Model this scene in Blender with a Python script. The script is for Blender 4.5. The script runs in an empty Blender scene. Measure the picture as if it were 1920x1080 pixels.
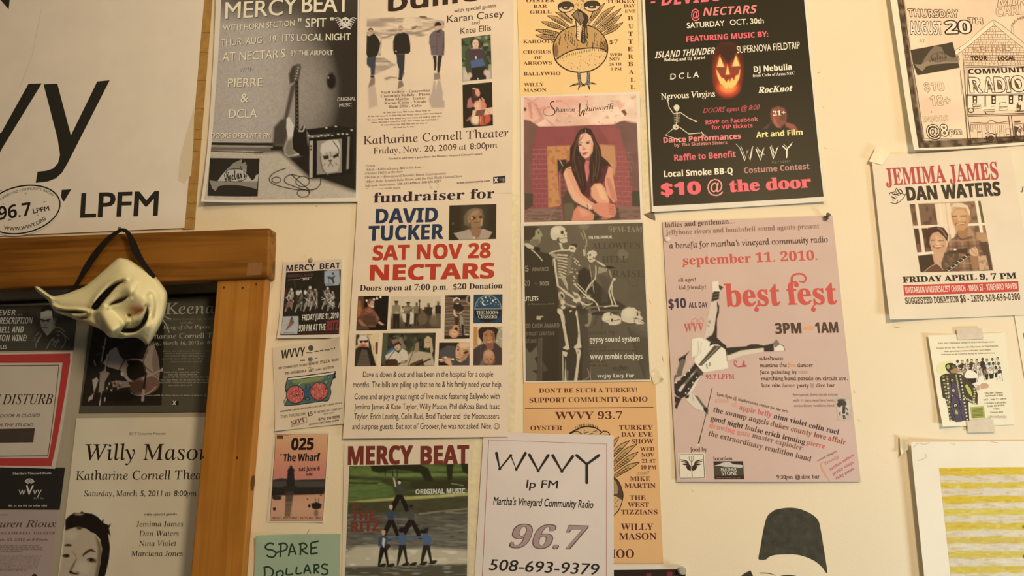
import bpy, math, random
import numpy as np
from mathutils import Vector, Matrix
from mathutils.geometry import tessellate_polygon
SC = bpy.context.scene
COL = SC.collection
random.seed(5)

# ---------------------------------------------------------------- camera
FOC = 1300.0                      # focal length in pixels of the 1920 wide frame
up_c = Vector((-30, 6040, -1300)).normalized()      # world up, seen in camera axes
rt_c = Vector((12960, 330, 1300)); rt_c = (rt_c - up_c * rt_c.dot(up_c)).normalized()
in_c = up_c.cross(rt_c)                             # into the wall
ROT = Matrix((rt_c, in_c, up_c))
CAM = Vector((0.0, -1.2, 1.75))
cam = bpy.data.cameras.new('camera')
cam.sensor_width = 36.0; cam.lens = FOC * 36.0 / 1920.0; cam.clip_start = 0.02
camo = bpy.data.objects.new('camera', cam); COL.objects.link(camo)
camo.matrix_world = Matrix.Translation(CAM) @ ROT.to_4x4()
SC.camera = camo

# ---------------------------------------------------------------- light and exposure
SC.view_settings.view_transform = 'Standard'
SC.view_settings.look = 'None'
SC.view_settings.exposure = -0.2
SC.view_settings.gamma = 1.0
W = bpy.data.worlds.new('world'); SC.world = W; W.use_nodes = True
W.node_tree.nodes['Background'].inputs[0].default_value = (1.0, 0.70, 0.42, 1)
W.node_tree.nodes['Background'].inputs[1].default_value = 0.065
def area(name, loc, target, size, power, color):
    l = bpy.data.lights.new(name, 'AREA'); l.shape = 'DISK'; l.size = size; l.energy = power; l.color = color
    o = bpy.data.objects.new(name, l); COL.objects.link(o); o.location = loc
    o.rotation_euler = (Vector(target) - Vector(loc)).to_track_quat('-Z', 'Y').to_euler()
    return o
area('room_lamp', (0.9, -1.8, 2.6), (-0.4, 0, 2.4), 0.40, 35, (1.0, 0.715, 0.41))
area('fill_light', (-0.3, -1.3, 3.0), (-0.1, 0, 2.6), 0.40, 5.5, (1.0, 0.69, 0.37))  # weak fill light, added to lift the header and door
area('cool_low_light', (1.55, -0.75, 1.15), (0.85, 0, 1.45), 0.4, 5.6, (0.76, 0.84, 0.78)).data.spread = 1.9  # weak cool light added at low right for the wall tint, source unseen

# ---------------------------------------------------------------- pixel <-> place
RN = np.array(ROT)
CN = np.array(CAM)
def wallpt(xy, y0=0.0):
    """points of the photograph (N,2) carried onto the plane y = y0 of the wall"""
    xy = np.asarray(xy, float).reshape(-1, 2)
    d = np.stack([(xy[:, 0] - 960) / FOC, (540 - xy[:, 1]) / FOC, -np.ones(len(xy))], 1) @ RN.T
    t = (y0 - CN[1]) / d[:, 1]
    return CN + d * t[:, None]
FRM = [0.0, 0.0, 1.0]
def F(x=0, y=0, s=1): FRM[:] = [x, y, s]
def fp(p):
    p = np.asarray(p, float).reshape(-1, 2)
    return p / FRM[2] + np.array(FRM[:2])

# ---------------------------------------------------------------- colour
TINT = np.array([1.06, 0.845, 0.60])
def lin(c):
    if not isinstance(c, str): return np.array(c, float)
    if len(c) == 3: c = ''.join(k * 2 for k in c)
    v = np.array([int(c[i:i + 2], 16) for i in (0, 2, 4)]) / 255.0
    return np.where(v <= 0.04045, v / 12.92, ((v + 0.055) / 1.055) ** 2.4)
def alb(c): return np.clip(lin(c) / TINT, 0.004, 0.90)    # what a thing seen as c under the lamp's warm light is itself

# ---------------------------------------------------------------- materials
def mat(name, c, rough=0.6, spec=0.3, build=None):
    m = bpy.data.materials.new(name); m.use_nodes = True
    nt = m.node_tree; b = nt.nodes['Principled BSDF']
    a = alb(c)
    b.inputs['Base Color'].default_value = (*a, 1); b.inputs['Roughness'].default_value = rough
    b.inputs['Specular IOR Level'].default_value = spec
    if build: build(nt, b, a)
    return m
def N(nt, t, **k):
    n = nt.nodes.new(t)
    for a, v in k.items():
        if hasattr(n, a): setattr(n, a, v)
        else: n.inputs[a.replace('_', ' ')].default_value = v
    return n
def mottle(amount=0.06, scale=30.0, bump=0.0, bscale=400.0, tint=None):
    def f(nt, b, a):
        tc = N(nt, 'ShaderNodeTexCoord')
        n = N(nt, 'ShaderNodeTexNoise', Scale=scale, Detail=5.0)
        nt.links.new(tc.outputs['Object'], n.inputs['Vector'])
        r = N(nt, 'ShaderNodeValToRGB'); r.color_ramp.elements[0].position = .3; r.color_ramp.elements[1].position = .7
        lo = a * (1 - amount * 1.6) * (np.array(tint) if tint else 1)
        r.color_ramp.elements[0].color = (*np.clip(lo, 0, 1), 1); r.color_ramp.elements[1].color = (*np.clip(a * (1 + amount * .6), 0, .9), 1)
        nt.links.new(n.outputs[0], r.inputs[0]); nt.links.new(r.outputs[0], b.inputs['Base Color'])
        if bump:
            n2 = N(nt, 'ShaderNodeTexNoise', Scale=bscale, Detail=3.0); bp = N(nt, 'ShaderNodeBump', Strength=bump, Distance=0.001)
            nt.links.new(tc.outputs['Object'], n2.inputs['Vector'])
            nt.links.new(n2.outputs[0], bp.inputs['Height']); nt.links.new(bp.outputs[0], b.inputs['Normal'])
    return f
def woodgrain(dark, axis, knots=True):
    def f(nt, b, a):
        d = alb(dark)
        tc = N(nt, 'ShaderNodeTexCoord'); mp = N(nt, 'ShaderNodeMapping')
        mp.inputs['Scale'].default_value = (2.2, 60, 60) if axis == 'x' else (60, 60, 2.2)
        nt.links.new(tc.outputs['Object'], mp.inputs['Vector'])
        n = N(nt, 'ShaderNodeTexNoise', Scale=1.0, Detail=4.0, Distortion=0.6); nt.links.new(mp.outputs[0], n.inputs['Vector'])
        r = N(nt, 'ShaderNodeValToRGB'); e = r.color_ramp.elements
        e[0].position = .30; e[0].color = (*d, 1); e[1].position = .56; e[1].color = (*a, 1)
        nt.links.new(n.outputs[0], r.inputs[0])
        n2 = N(nt, 'ShaderNodeTexNoise', Scale=7.0, Detail=3.0); nt.links.new(tc.outputs['Object'], n2.inputs['Vector'])
        r2 = N(nt, 'ShaderNodeValToRGB'); r2.color_ramp.elements[0].position = .3; r2.color_ramp.elements[1].position = .7
        r2.color_ramp.elements[0].color = (.80, .78, .75, 1); r2.color_ramp.elements[1].color = (1.05, 1.05, 1.05, 1)
        nt.links.new(n2.outputs[0], r2.inputs[0])
        mx = N(nt, 'ShaderNodeMix', data_type='RGBA', blend_type='MULTIPLY'); mx.inputs[0].default_value = 1
        nt.links.new(r.outputs[0], mx.inputs[6]); nt.links.new(r2.outputs[0], mx.inputs[7]); nt.links.new(mx.outputs[2], b.inputs['Base Color'])
        bp = N(nt, 'ShaderNodeBump', Strength=0.25, Distance=0.0006)
        nt.links.new(n.outputs[0], bp.inputs['Height']); nt.links.new(bp.outputs[0], b.inputs['Normal'])
    return f
def inkmat(name, rough=0.55, spec=0.3, grain=0.025):
    m = bpy.data.materials.new(name); m.use_nodes = True
    nt = m.node_tree; b = nt.nodes['Principled BSDF']
    at = N(nt, 'ShaderNodeAttribute', attribute_name='Col')
    tc = N(nt, 'ShaderNodeTexCoord'); n = N(nt, 'ShaderNodeTexNoise', Scale=900.0, Detail=2.0)
    nt.links.new(tc.outputs['Object'], n.inputs['Vector'])
    mr = N(nt, 'ShaderNodeMapRange'); mr.inputs[1].default_value = .3; mr.inputs[2].default_value = .7
    mr.inputs[3].default_value = 1 - grain * 2; mr.inputs[4].default_value = 1 + grain * 2
    nt.links.new(n.outputs[0], mr.inputs[0])
    mx = N(nt, 'ShaderNodeVectorMath', operation='SCALE')
    nt.links.new(at.outputs['Color'], mx.inputs[0]); nt.links.new(mr.outputs[0], mx.inputs['Scale'])
    nt.links.new(mx.outputs[0], b.inputs['Base Color'])
    b.inputs['Roughness'].default_value = rough; b.inputs['Specular IOR Level'].default_value = spec
    return m
INK = inkmat('printed_ink')
GLOSSINK = inkmat('glossy_printed_ink', 0.42, 0.18)
_pm = {}
def paper(c, am=0.03):
    if c not in _pm: _pm[c] = mat('paper_' + c, c, 0.75, 0.2, mottle(am, 14.0, 0.10, 250.0))
    return _pm[c]

# ---------------------------------------------------------------- mesh helpers
def mesh_obj(name, V, Fc, m, parent=None, cols=None, smooth=False):
    me = bpy.data.meshes.new(name)
    me.from_pydata([tuple(v) for v in V], [], [tuple(f) for f in Fc])
    me.materials.append(m)
    if cols is not None:
        at = me.color_attributes.new('Col', 'FLOAT_COLOR', 'POINT')
        at.data.foreach_set('color', np.concatenate([np.asarray(cols, np.float32), np.ones((len(cols), 1), np.float32)], 1).ravel())
    if smooth: me.polygons.foreach_set('use_smooth', [True] * len(me.polygons))
    me.update()
    o = bpy.data.objects.new(name, me); COL.objects.link(o)
    if parent is not None: o.parent = parent; o.matrix_parent_inverse = Matrix.Translation(parent.location).inverted()
    return o
def tag(o, label, cat, group=None):
    o['label'] = label; o['category'] = cat
    if group: o['group'] = group
    return o
def slab(name, quad, y_front, depth, m, parent=None, bev=0.0):
    """a board whose front face covers quad (pixels) on plane y_front and that reaches back by depth"""
    P = wallpt(quad, y_front); B = P + np.array([0, depth, 0])
    V = np.concatenate([P, B])
    o = mesh_obj(name, V, [(3, 2, 1, 0), (4, 5, 6, 7), (0, 1, 5, 4), (1, 2, 6, 5), (2, 3, 7, 6), (3, 0, 4, 7)], m, parent)
    if bev:
        md = o.modifiers.new('bevel', 'BEVEL'); md.width = bev; md.segments = 3
    return o

# ---------------------------------------------------------------- printing on a sheet of paper
_H = {}
_MB = {'bserif': (0x1D400, 0x1D41A, 0x1D7CE), 'iserif': (0x1D434, 0x1D44E, None), 'bscript': (0x1D4D0, 0x1D4EA, None),
       'dbl': (0x1D538, 0x1D552, 0x1D7D8), 'bsans': (0x1D5D4, 0x1D5EE, 0x1D7EC), 'bfrak': (0x1D56C, 0x1D586, None), 'mono': (0x1D670, 0x1D68A, 0x1D7F6)}
_DB = dict(zip('CHNPQRZ', 'ℂℍℕℙℚℝℤ'))
def _style(t, st):
    if st not in _MB: return t
    u, l, d = _MB[st]; o = ''
    for c in t:
        if st == 'dbl' and c in _DB: o += _DB[c]
        elif st == 'iserif' and c == 'h': o += 'ℎ'
        elif 'A' <= c <= 'Z': o += chr(u + ord(c) - 65)
        elif 'a' <= c <= 'z': o += chr(l + ord(c) - 97)
        elif d and '0' <= c <= '9': o += chr(d + ord(c) - 48)
        else: o += c
    return o
def glyphs(t, st, bold, gap):
    c = bpy.data.curves.new('t', 'FONT'); c.body = _style(t, st); c.offset = bold; c.resolution_u = 3; c.size = 1.0
    c.space_character = gap
    o = bpy.data.objects.new('t', c); me = bpy.data.meshes.new_from_object(o)
    n = len(me.vertices); v = np.empty(n * 3, np.float32); me.vertices.foreach_get('co', v)
    f = [tuple(p.vertices) for p in me.polygons]
    bpy.data.objects.remove(o); bpy.data.curves.remove(c); bpy.data.meshes.remove(me)
    return v.reshape(-1, 3)[:, :2].astype(float), f
def capheight(st):
    if st not in _H: v, _ = glyphs('H', st, 0, 1); _H[st] = v[:, 1].max()
    return _H[st]
def romans(t, gap):
    """the light serif: its italic letters set upright, figures and signs left as they are"""
    runs = []
    for c in t:
        k = c.isalpha() or (c == ' ' and runs and runs[-1][0])
        if runs and runs[-1][0] == k: runs[-1][1] += c
        else: runs.append([k, c])
    x = 0.0; G = []; Fc = []; n = 0
    for k, r in runs:
        st = 'iserif' if k else ''
        e, _ = glyphs(r + 'I', st, 0, gap); o, _ = glyphs('I', st, 0, gap); adv = e[:, 0].max() - o[:, 0].max()
        if r.strip():
            g, f = glyphs(r, st, 0, gap)
            if k: g[:, 0] -= .262 * g[:, 1]
            g[:, 0] += x; G.append(g); Fc += [tuple(i + n for i in q) for q in f]; n += len(g)
        x += adv
    return np.concatenate(G), Fc
def smoothline(p, k=6, closed=False):
    p = np.asarray(p, float)
    if len(p) < 3: return p
    n = len(p); out = []
    for i in range(n if closed else n - 1):
        a, b, c, d = (p[(i - 1) % n], p[i], p[(i + 1) % n], p[(i + 2) % n]) if closed else (p[max(i - 1, 0)], p[i], p[i + 1], p[min(i + 2, n - 1)])
        for j in range(k):
            t = j / k
            out.append(.5 * (2 * b + (c - a) * t + (2 * a - 5 * b + 4 * c - d) * t * t + (3 * b - a - 3 * c + d) * t ** 3))
    if not closed: out.append(p[-1])
    return np.array(out)

class Sheet:
    def __init__(s, name, label, cat, quad, c, lift=0.001, curl=None, y0=0.0, group=None, thick=0.00025, ink=None, nu=22, outline=None):
        s.quad = fp(quad); s.y0 = y0; s.lift = lift; s.curl = curl or {}; s.fine = 4.5 if max(s.curl.values(), default=0) > .006 else 9.0; s.ink = ink or INK
        s.parts = {}; s.cur = None; s.keep = False; s.k = 0; s.name = name; s.boxes = np.zeros((256, 5))
        if outline is None:
            nv = nu
            u, v = np.meshgrid(np.linspace(0, 1, nu + 1), np.linspace(0, 1, nv + 1))
            px = s.bil(u.ravel(), v.ravel())
            idx = np.arange((nu + 1) * (nv + 1)).reshape(nv + 1, nu + 1)
            fc = [(idx[j, i], idx[j + 1, i], idx[j + 1, i + 1], idx[j, i + 1]) for j in range(nv) for i in range(nu)]
            rim = list(idx[0, :]) + list(idx[1:, -1]) + list(idx[-1, -2::-1]) + list(idx[-2:0:-1, 0])
        else:
            px = fp(outline); n = len(px)
            fc = [tuple(t) for t in tessellate_polygon([[Vector((p[0], -p[1], 0)) for p in px]])]
            q = [px[i] for i in fc[0]]
            if (q[1][0] - q[0][0]) * (q[2][1] - q[0][1]) - (q[1][1] - q[0][1]) * (q[2][0] - q[0][0]) > 0: fc = [f[::-1] for f in fc]
            rim = list(range(n))
        A = s.place(px, 0.0); B = s.place(px, -thick); n = len(A)
        fc2 = fc + [tuple(n + i for i in f[::-1]) for f in fc] + [(rim[i], rim[(i + 1) % len(rim)], n + rim[(i + 1) % len(rim)], n + rim[i]) for i in range(len(rim))]
        s.o = mesh_obj(name, np.concatenate([A, B]), fc2, paper(c) if isinstance(c, str) else c)
        if label: tag(s.o, label, cat, group or {'poster': 'posters on the grey door' if y0 else 'posters on the wall', 'tape': 'tape pieces on the wall', 'flyer': 'small flyers on the wall'}.get(name))
    def bil(s, u, v):
        a, b, c, d = s.quad; u = u[:, None]; v = v[:, None]
        return a * (1 - u) * (1 - v) + b * u * (1 - v) + c * u * v + d * (1 - u) * v
    def uv(s, px):
        a, b, c, d = s.quad; e = (b - a + c - d) / 2; g = (d - a + c - b) / 2
        J = np.array([e, g]).T; m = s.quad.mean(0)
        q = np.linalg.solve(J, (px - m).T).T + .5
        for _ in range(3): q = q + np.linalg.solve(J, (px - s.bil(q[:, 0], q[:, 1])).T).T
        return np.clip(q, -.05, 1.05)
    def height(s, px):
        h = np.full(len(px), s.lift)
        if s.curl:
            q = s.uv(px); u, v = q[:, 0], q[:, 1]
            for k, a in s.curl.items():
                if k in ('tl', 'tr', 'bl', 'br'):
                    d = np.hypot(u - (k[1] == 'r'), v - (k[0] == 'b')); h = h + a * np.clip(1 - d / .4, 0, 1) ** 2
                elif k == 'b': h = h + a * np.clip(v, 0, 1) ** 5 * (1 - .5 * np.abs(2 * u - 1) ** 2)
                elif k == 't': h = h + a * np.clip(1 - v, 0, 1) ** 5
                elif k == 'l': h = h + a * np.clip(1 - u, 0, 1) ** 4
                elif k == 'r': h = h + a * np.clip(u, 0, 1) ** 4
                elif k == 'w': h = h + a * (.5 + .5 * np.sin(5.2 * v + 2.1 * u + 1)) * (.6 + .4 * np.sin(4 * u))
        return h
    def place(s, px, dz):
        P = wallpt(px, s.y0); P[:, 1] -= s.height(px) + dz
        return P
    def part(s, n, label=None, new=False):
        key = n if not new else n + ' %d' % len(s.parts)
        if key not in s.parts: s.parts[key] = dict(V=[], F=[], C=[], n=0, label=label, name=n)
        s.cur = s.parts[key]; return s
    def layer(s, px):
        """each print lies one ink film above whatever it covers"""
        px = np.asarray(px); lo = px.min(0); hi = px.max(0); B = s.boxes[:s.k]
        hit = (B[:, 0] < hi[0]) & (B[:, 2] > lo[0]) & (B[:, 1] < hi[1]) & (B[:, 3] > lo[1])
        l = int(B[hit, 4].max()) + 1 if hit.any() else 1
        if s.k == len(s.boxes): s.boxes = np.concatenate([s.boxes, np.zeros_like(s.boxes)])
        s.boxes[s.k] = (*lo, *hi, l); s.k += 1
        return 0.00022 + l * 0.000009
    def add(s, px, faces, cols):
        """px in photograph pixels, faces index lists, cols (N,3) linear"""
        dz = s.layer(px)
        if s.curl:                                              # long triangles are cut so that the print follows the bend of the paper
            px = [tuple(p) for p in px]; cols = list(cols); work = [tuple(f) for f in faces]; faces = []; mid = {}
            for _ in range(24):
                nxt = []
                for f in work:
                    if len(f) > 3: L = max(math.dist(px[f[0]], px[f[len(f) // 2]]), math.dist(px[f[1]], px[f[-1]]), math.dist(px[f[len(f) // 4]], px[f[3 * len(f) // 4]]))
                    else: L = max(math.dist(px[f[i]], px[f[i - 1]]) for i in range(len(f)))
                    if L < s.fine: faces.append(f); continue
                    if len(f) > 3:
                        nxt += [(f[0], f[i], f[i + 1]) for i in range(1, len(f) - 1)]; continue
                    i = max(range(3), key=lambda j: math.dist(px[f[j]], px[f[(j + 1) % 3]]))
                    a, b_, c_ = f[i], f[(i + 1) % 3], f[(i + 2) % 3]; key = (min(a, b_), max(a, b_))
                    if key not in mid:
                        mid[key] = len(px); px.append(((px[a][0] + px[b_][0]) / 2, (px[a][1] + px[b_][1]) / 2)); cols.append((cols[a] + cols[b_]) / 2)
                    nxt += [(a, mid[key], c_), (mid[key], b_, c_)]
                work = nxt
                if not work: break
            faces += work; px = np.array(px); cols = np.array(cols)
        p = s.cur; b = p['n']
        out = []
        for f in faces:
            q = px[list(f[:3])]
            cr = (q[1][0] - q[0][0]) * (q[2][1] - q[0][1]) - (q[1][1] - q[0][1]) * (q[2][0] - q[0][0])
            f = f if cr < 0 else f[::-1]
            out.append(tuple(int(i) + b for i in f))
        p['V'].append(s.place(px, dz)); p['F'] += out; p['C'].append(cols); p['n'] += len(px)
    def flat(s, px, faces, c): s.add(px, faces, np.tile(alb(c), (len(px), 1)))
    def poly(s, pts, c, smooth=0):
        p = np.asarray(pts, float)
        if smooth: p = smoothline(p, smooth, True)
        p = fp(p)
        s.flat(p, tessellate_polygon([[Vector((a, -b, 0)) for a, b in p]]), c); return s
    def rect(s, x0, y0, x1, y1, c): return s.poly([(x0, y0), (x1, y0), (x1, y1), (x0, y1)], c)
    def ell(s, x, y, rx, ry, c, rot=0, n=20):
        t = np.linspace(0, 2 * math.pi, n, False); ca, sa = math.cos(math.radians(rot)), math.sin(math.radians(rot))
        a, b = rx * np.cos(t), ry * np.sin(t)
        p = fp(np.stack([x + a * ca - b * sa, y + a * sa + b * ca], 1)); s.flat(p, [tuple(range(n))], c); return s
    def line(s, pts, w, c, sm=0, closed=False, taper=None):
        p = np.asarray(pts, float)
        if sm: p = smoothline(p, sm, closed)
        p = fp(p); w = w / FRM[2]; n = len(p)
        if closed: d = np.roll(p, -1, 0) - np.roll(p, 1, 0)
        else: d = np.gradient(p, axis=0)
        d /= np.maximum(np.hypot(d[:, 0], d[:, 1]), 1e-6)[:, None]
        nn = np.stack([-d[:, 1], d[:, 0]], 1) * .5 * w
        if taper: nn *= np.interp(np.linspace(0, 1, n), np.linspace(0, 1, len(taper)), taper)[:, None]
        m = n if closed else n - 1
        s.flat(np.concatenate([p + nn, p - nn]), [(i, (i + 1) % n, n + (i + 1) % n, n + i) for i in range(m)], c); return s
    def lines(s, L, w, c, sm=0):
        for l in L: s.line(l, w, c, sm)
        return s
    def frame(s, quad, w, c):
        return s.line(list(quad), w, c, closed=False) if len(quad) < 4 else [s.line([quad[i], quad[(i + 1) % 4]], w, c) for i in range(4)][0]
    def T(s, t, x0, y0, x1, y1, h, c, st='', b=0.0, sh=0.0, gap=1.0, path=None, up=None):
        """a line of lettering whose baseline runs (x0,y0)-(x1,y1), cap height h"""
        if s.cur['name'] == 'lettering' and s.cur['n'] and not s.keep: s.part('lettering', s.cur['label'], True)   # every line of print a part
        if st == 'serif': g, f = romans(t, gap); st = 'iserif'
        else: g, f = glyphs(t, st, 0.0, gap)
        H = capheight(st)
        nv = len(g); OV_ = [(0, 0)]; lo, hi = g[:, 0].min(), g[:, 0].max()
        if b:                                                   # heavier strokes: the same letters overprinted a hair apart, each a layer of its own
            b = b * .8; OV_ = [(b * math.cos(a), b * math.sin(a)) for a in np.arange(8) * math.pi / 4] if b > .03 else [(-b, -b * .6), (b, -b * .6), (b, b * .6), (-b, b * .6)] if b > .011 else [(-b, 0), (b, 0)]
            g = np.concatenate([g + np.array(d) for d in OV_])
        gx = (g[:, 0] - lo) / max(hi - lo, 1e-6); gy = g[:, 1] / H * h / FRM[2]
        if path is not None:
            q = fp(smoothline(path, 10)); L = np.concatenate([[0], np.cumsum(np.hypot(*np.diff(q, axis=0).T))])
            D = gx * L[-1]; bx = np.interp(D, L, q[:, 0]); by = np.interp(D, L, q[:, 1])
            e = .5; dx = np.interp(D + e, L, q[:, 0]) - np.interp(D - e, L, q[:, 0]); dy = np.interp(D + e, L, q[:, 1]) - np.interp(D - e, L, q[:, 1])
            l = np.maximum(np.hypot(dx, dy), 1e-6); px = np.stack([bx + dy / l * gy, by - dx / l * gy], 1)
        else:
            a, e = fp([(x0, y0), (x1, y1)])
            if up is None:
                q = s.uv(((a + e) / 2)[None])[0]; U = (s.quad[0] - s.quad[3]) * (1 - q[0]) + (s.quad[1] - s.quad[2]) * q[0]
                if abs(math.atan2(e[1] - a[1], e[0] - a[0])) > .16: d = e - a; U = np.array([d[1], -d[0]])
            else: U = np.array(up, float)
            U = U / np.hypot(*U); R = (e - a) / np.hypot(*(e - a))
            px = a + gx[:, None] * (e - a) + gy[:, None] * (U + R * sh)
        for i in range(len(OV_)): s.flat(px[i * nv:(i + 1) * nv], f, c)
        return s
    def TS(s, t, x0, y0, x1, y1, h, c, d, st='', b=0.0, dx=2, dy=2, **k):
        s.T(t, x0 + dx, y0 + dy, x1 + dx, y1 + dy, h, d, st, b, **k); s.keep = True; s.T(t, x0, y0, x1, y1, h, c, st, b, **k); s.keep = False; return s
    def TB(s, rows, dy, h, c, st='', b=0.0, sl=0.0, sh=0.0):
        """rows of (text, x0, x1[, y]); the first row gives y, the next ones follow dy apart; sl = slope"""
        y = None
        for r in rows:
            y = r[3] if len(r) > 3 else y + dy
            s.T(r[0], r[1], y, r[2], y + sl * (r[2] - r[1]), h, c, st, b, sh)
        return s
    def greek(s, rows, h, c, sl=0.0, seed=1):
        """rows (x0,y,x1) of print too small to read: rows of little word marks"""
        R = random.Random(seed)
        for x0, y, x1 in rows:
            x = x0
            while x < x1 - h * .4:
                w = min(R.uniform(1.1, 4.2) * h, x1 - x); yy = y + sl * (x - x0); hh = h * R.uniform(.55, .75)
                n = max(1, int(w / (h * .55)))
                for i in range(n):
                    a = x + i * w / n; e = a + w / n * .72; k = hh * R.choice([1, 1, 1, 1.4])
                    s.poly([(a, yy - k), (e, yy - k + sl), (e, yy), (a, yy)], c)
                x += w + h * .55
        return s
    def outlined(s, t, x0, y0, x1, y1, h, c, fill, st='bsans', o=0.03, **k):
        s.T(t, x0, y0, x1, y1, h, c, st, o, **k); s.keep = True; s.T(t, x0, y0, x1, y1, h, fill, st, 0.0, **k); s.keep = False; return s
    def pic(s, n, quad, label=None, step=1.15):
        if len(quad) == 4 and not hasattr(quad[0], '__len__'):
            x0, y0, x1, y1 = quad; quad = [(x0, y0), (x1, y0), (x1, y1), (x0, y1)]
        return Pic(s, n, np.array(quad, float), label, step)
    def done(s):
        for n, p in s.parts.items():
            if not p['n']: continue
            o = mesh_obj(p['name'], np.concatenate(p['V']), p['F'], s.ink, s.o, np.concatenate(p['C']))
            if p['label']: o['label'] = p['label']
        return s.o

class Pic:
    """a printed photograph: a fine grid laid on the sheet, coloured point by point"""
    def __init__(s, sheet, n, quad, label, step):
        s.sh = sheet; s.n = n; s.label = label
        P = fp(quad); w = max(np.hypot(*(P[1] - P[0])), np.hypot(*(P[2] - P[3]))); h = max(np.hypot(*(P[3] - P[0])), np.hypot(*(P[2] - P[1])))
        s.nx = max(2, int(w / step)); s.ny = max(2, int(h / step))
        u, v = np.meshgrid(np.linspace(0, 1, s.nx + 1), np.linspace(0, 1, s.ny + 1))
        u = u.ravel()[:, None]; v = v.ravel()[:, None]
        s.U, s.V = u[:, 0], v[:, 0]
        a, b, c, d = quad
        q = a * (1 - u) * (1 - v) + b * u * (1 - v) + c * u * v + d * (1 - u) * v
        s.X, s.Y = q[:, 0], q[:, 1]; s.px = fp(q); s.C = np.tile(alb('888'), (len(q), 1)); s.px1 = FRM[2]
    def mixin(s, m, c):
        m = np.clip(m, 0, 1)[:, None]; s.C = s.C * (1 - m) + alb(c) * m; return s
    def bg(s, c): s.C[:] = alb(c); return s
    def grad(s, stops, d=(0, 1)):
        t = s.U * d[0] + s.V * d[1]; k = [a for a, _ in stops]; cs = np.array([alb(c) for _, c in stops])
        for i in range(3): s.C[:, i] = np.interp(t, k, cs[:, i])
        return s
    def e(s, x, y, rx, ry, c, soft=None, rot=0, a=1.0):
        soft = 1.2 * s.px1 / max(min(rx, ry), .1) if soft is None else soft
        ca, sa = math.cos(math.radians(rot)), math.sin(math.radians(rot))
        dx, dy = s.X - x, s.Y - y; r = np.hypot((dx * ca + dy * sa) / rx, (-dx * sa + dy * ca) / ry)
        return s.mixin(a * np.clip((1 + soft / 2 - r) / soft, 0, 1), c)
    def sd(s, pts):
        p = np.asarray(pts, float); n = len(p); D = np.full(len(s.X), 1e9); ins = np.zeros(len(s.X), bool)
        for i in range(n):
            a, b = p[i], p[(i + 1) % n]; ex, ey = b - a
            t = np.clip(((s.X - a[0]) * ex + (s.Y - a[1]) * ey) / max(ex * ex + ey * ey, 1e-9), 0, 1)
            D = np.minimum(D, np.hypot(s.X - a[0] - t * ex, s.Y - a[1] - t * ey))
            cr = ((a[1] > s.Y) != (b[1] > s.Y)); xi = a[0] + (s.Y - a[1]) / (ey if ey else 1e-9) * ex
            ins ^= cr & (s.X < xi)
        return np.where(ins, -D, D)
    def p(s, pts, c, soft=None, a=1.0, sm=0):
        soft = 1.1 * s.px1 if soft is None else soft
        if sm: pts = smoothline(pts, sm, True)
        return s.mixin(a * np.clip(.5 - s.sd(pts) / soft, 0, 1), c)
    def r(s, x0, y0, x1, y1, c, soft=None, a=1.0): return s.p([(x0, y0), (x1, y0), (x1, y1), (x0, y1)], c, soft, a)
    def l(s, pts, w, c, soft=None, a=1.0, sm=0):
        soft = 1.0 * s.px1 if soft is None else soft
        p = np.asarray(pts, float)
        if sm: p = smoothline(p, sm)
        D = np.full(len(s.X), 1e9)
        for i in range(len(p) - 1):
            q, b = p[i], p[i + 1]; ex, ey = b - q
            t = np.clip(((s.X - q[0]) * ex + (s.Y - q[1]) * ey) / max(ex * ex + ey * ey, 1e-9), 0, 1)
            D = np.minimum(D, np.hypot(s.X - q[0] - t * ex, s.Y - q[1] - t * ey))
        return s.mixin(a * np.clip(.5 - (D - w / 2) / soft, 0, 1), c)
    def noise(s, cell, amp, seed=0, cy=None):
        R = np.random.RandomState(seed); cy = cy or cell
        gx = (s.X - s.X.min()) / cell; gy = (s.Y - s.Y.min()) / cy
        G = R.rand(int(gy.max()) + 3, int(gx.max()) + 3)
        ix, iy = gx.astype(int), gy.astype(int); tx, ty = gx - ix, gy - iy; tx = tx * tx * (3 - 2 * tx); ty = ty * ty * (3 - 2 * ty)
        return (G[iy, ix] * (1 - tx) * (1 - ty) + G[iy, ix + 1] * tx * (1 - ty) + G[iy + 1, ix] * (1 - tx) * ty + G[iy + 1, ix + 1] * tx * ty) - .5
    def fr(s, x, y, k):
        F(x, y, k); s.X = (s.px[:, 0] - x) * k; s.Y = (s.px[:, 1] - y) * k; s.px1 = k; return s
    def gn(s, cell, amp, seed=0, cy=None):
        s.C = np.clip(s.C * (1 + 2 * amp * s.noise(cell, amp, seed, cy))[:, None], .003, .9); return s
    def patch(s, cell, c, lo=.1, hi=.3, seed=0, cy=None, a=1.0, inside=None):
        m = np.clip((s.noise(cell, 1, seed, cy) - lo) / (hi - lo), 0, 1)
        if inside is not None: m = m * (s.sd(inside) < 0)
        return s.mixin(a * m, c)
    def put(s, cut=None):
        sh = s.sh; sh.part(s.n, s.label, True); nx = s.nx
        j, i = np.meshgrid(np.arange(s.ny), np.arange(nx), indexing='ij'); k = (j * (nx + 1) + i).ravel()
        f = np.stack([k, k + nx + 1, k + nx + 2, k + 1], 1)
        if cut is not None:                                     # a cut-out picture: bare paper stays bare
            same = (np.abs(s.C - alb(cut)) < .012).all(1); f = f[~same[f].all(1)]
        p = sh.cur; b = p['n']
        p['V'].append(sh.place(s.px, sh.layer(s.px))); p['F'] += (f + b).tolist(); p['C'].append(s.C); p['n'] += len(s.px)
        return sh
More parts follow.
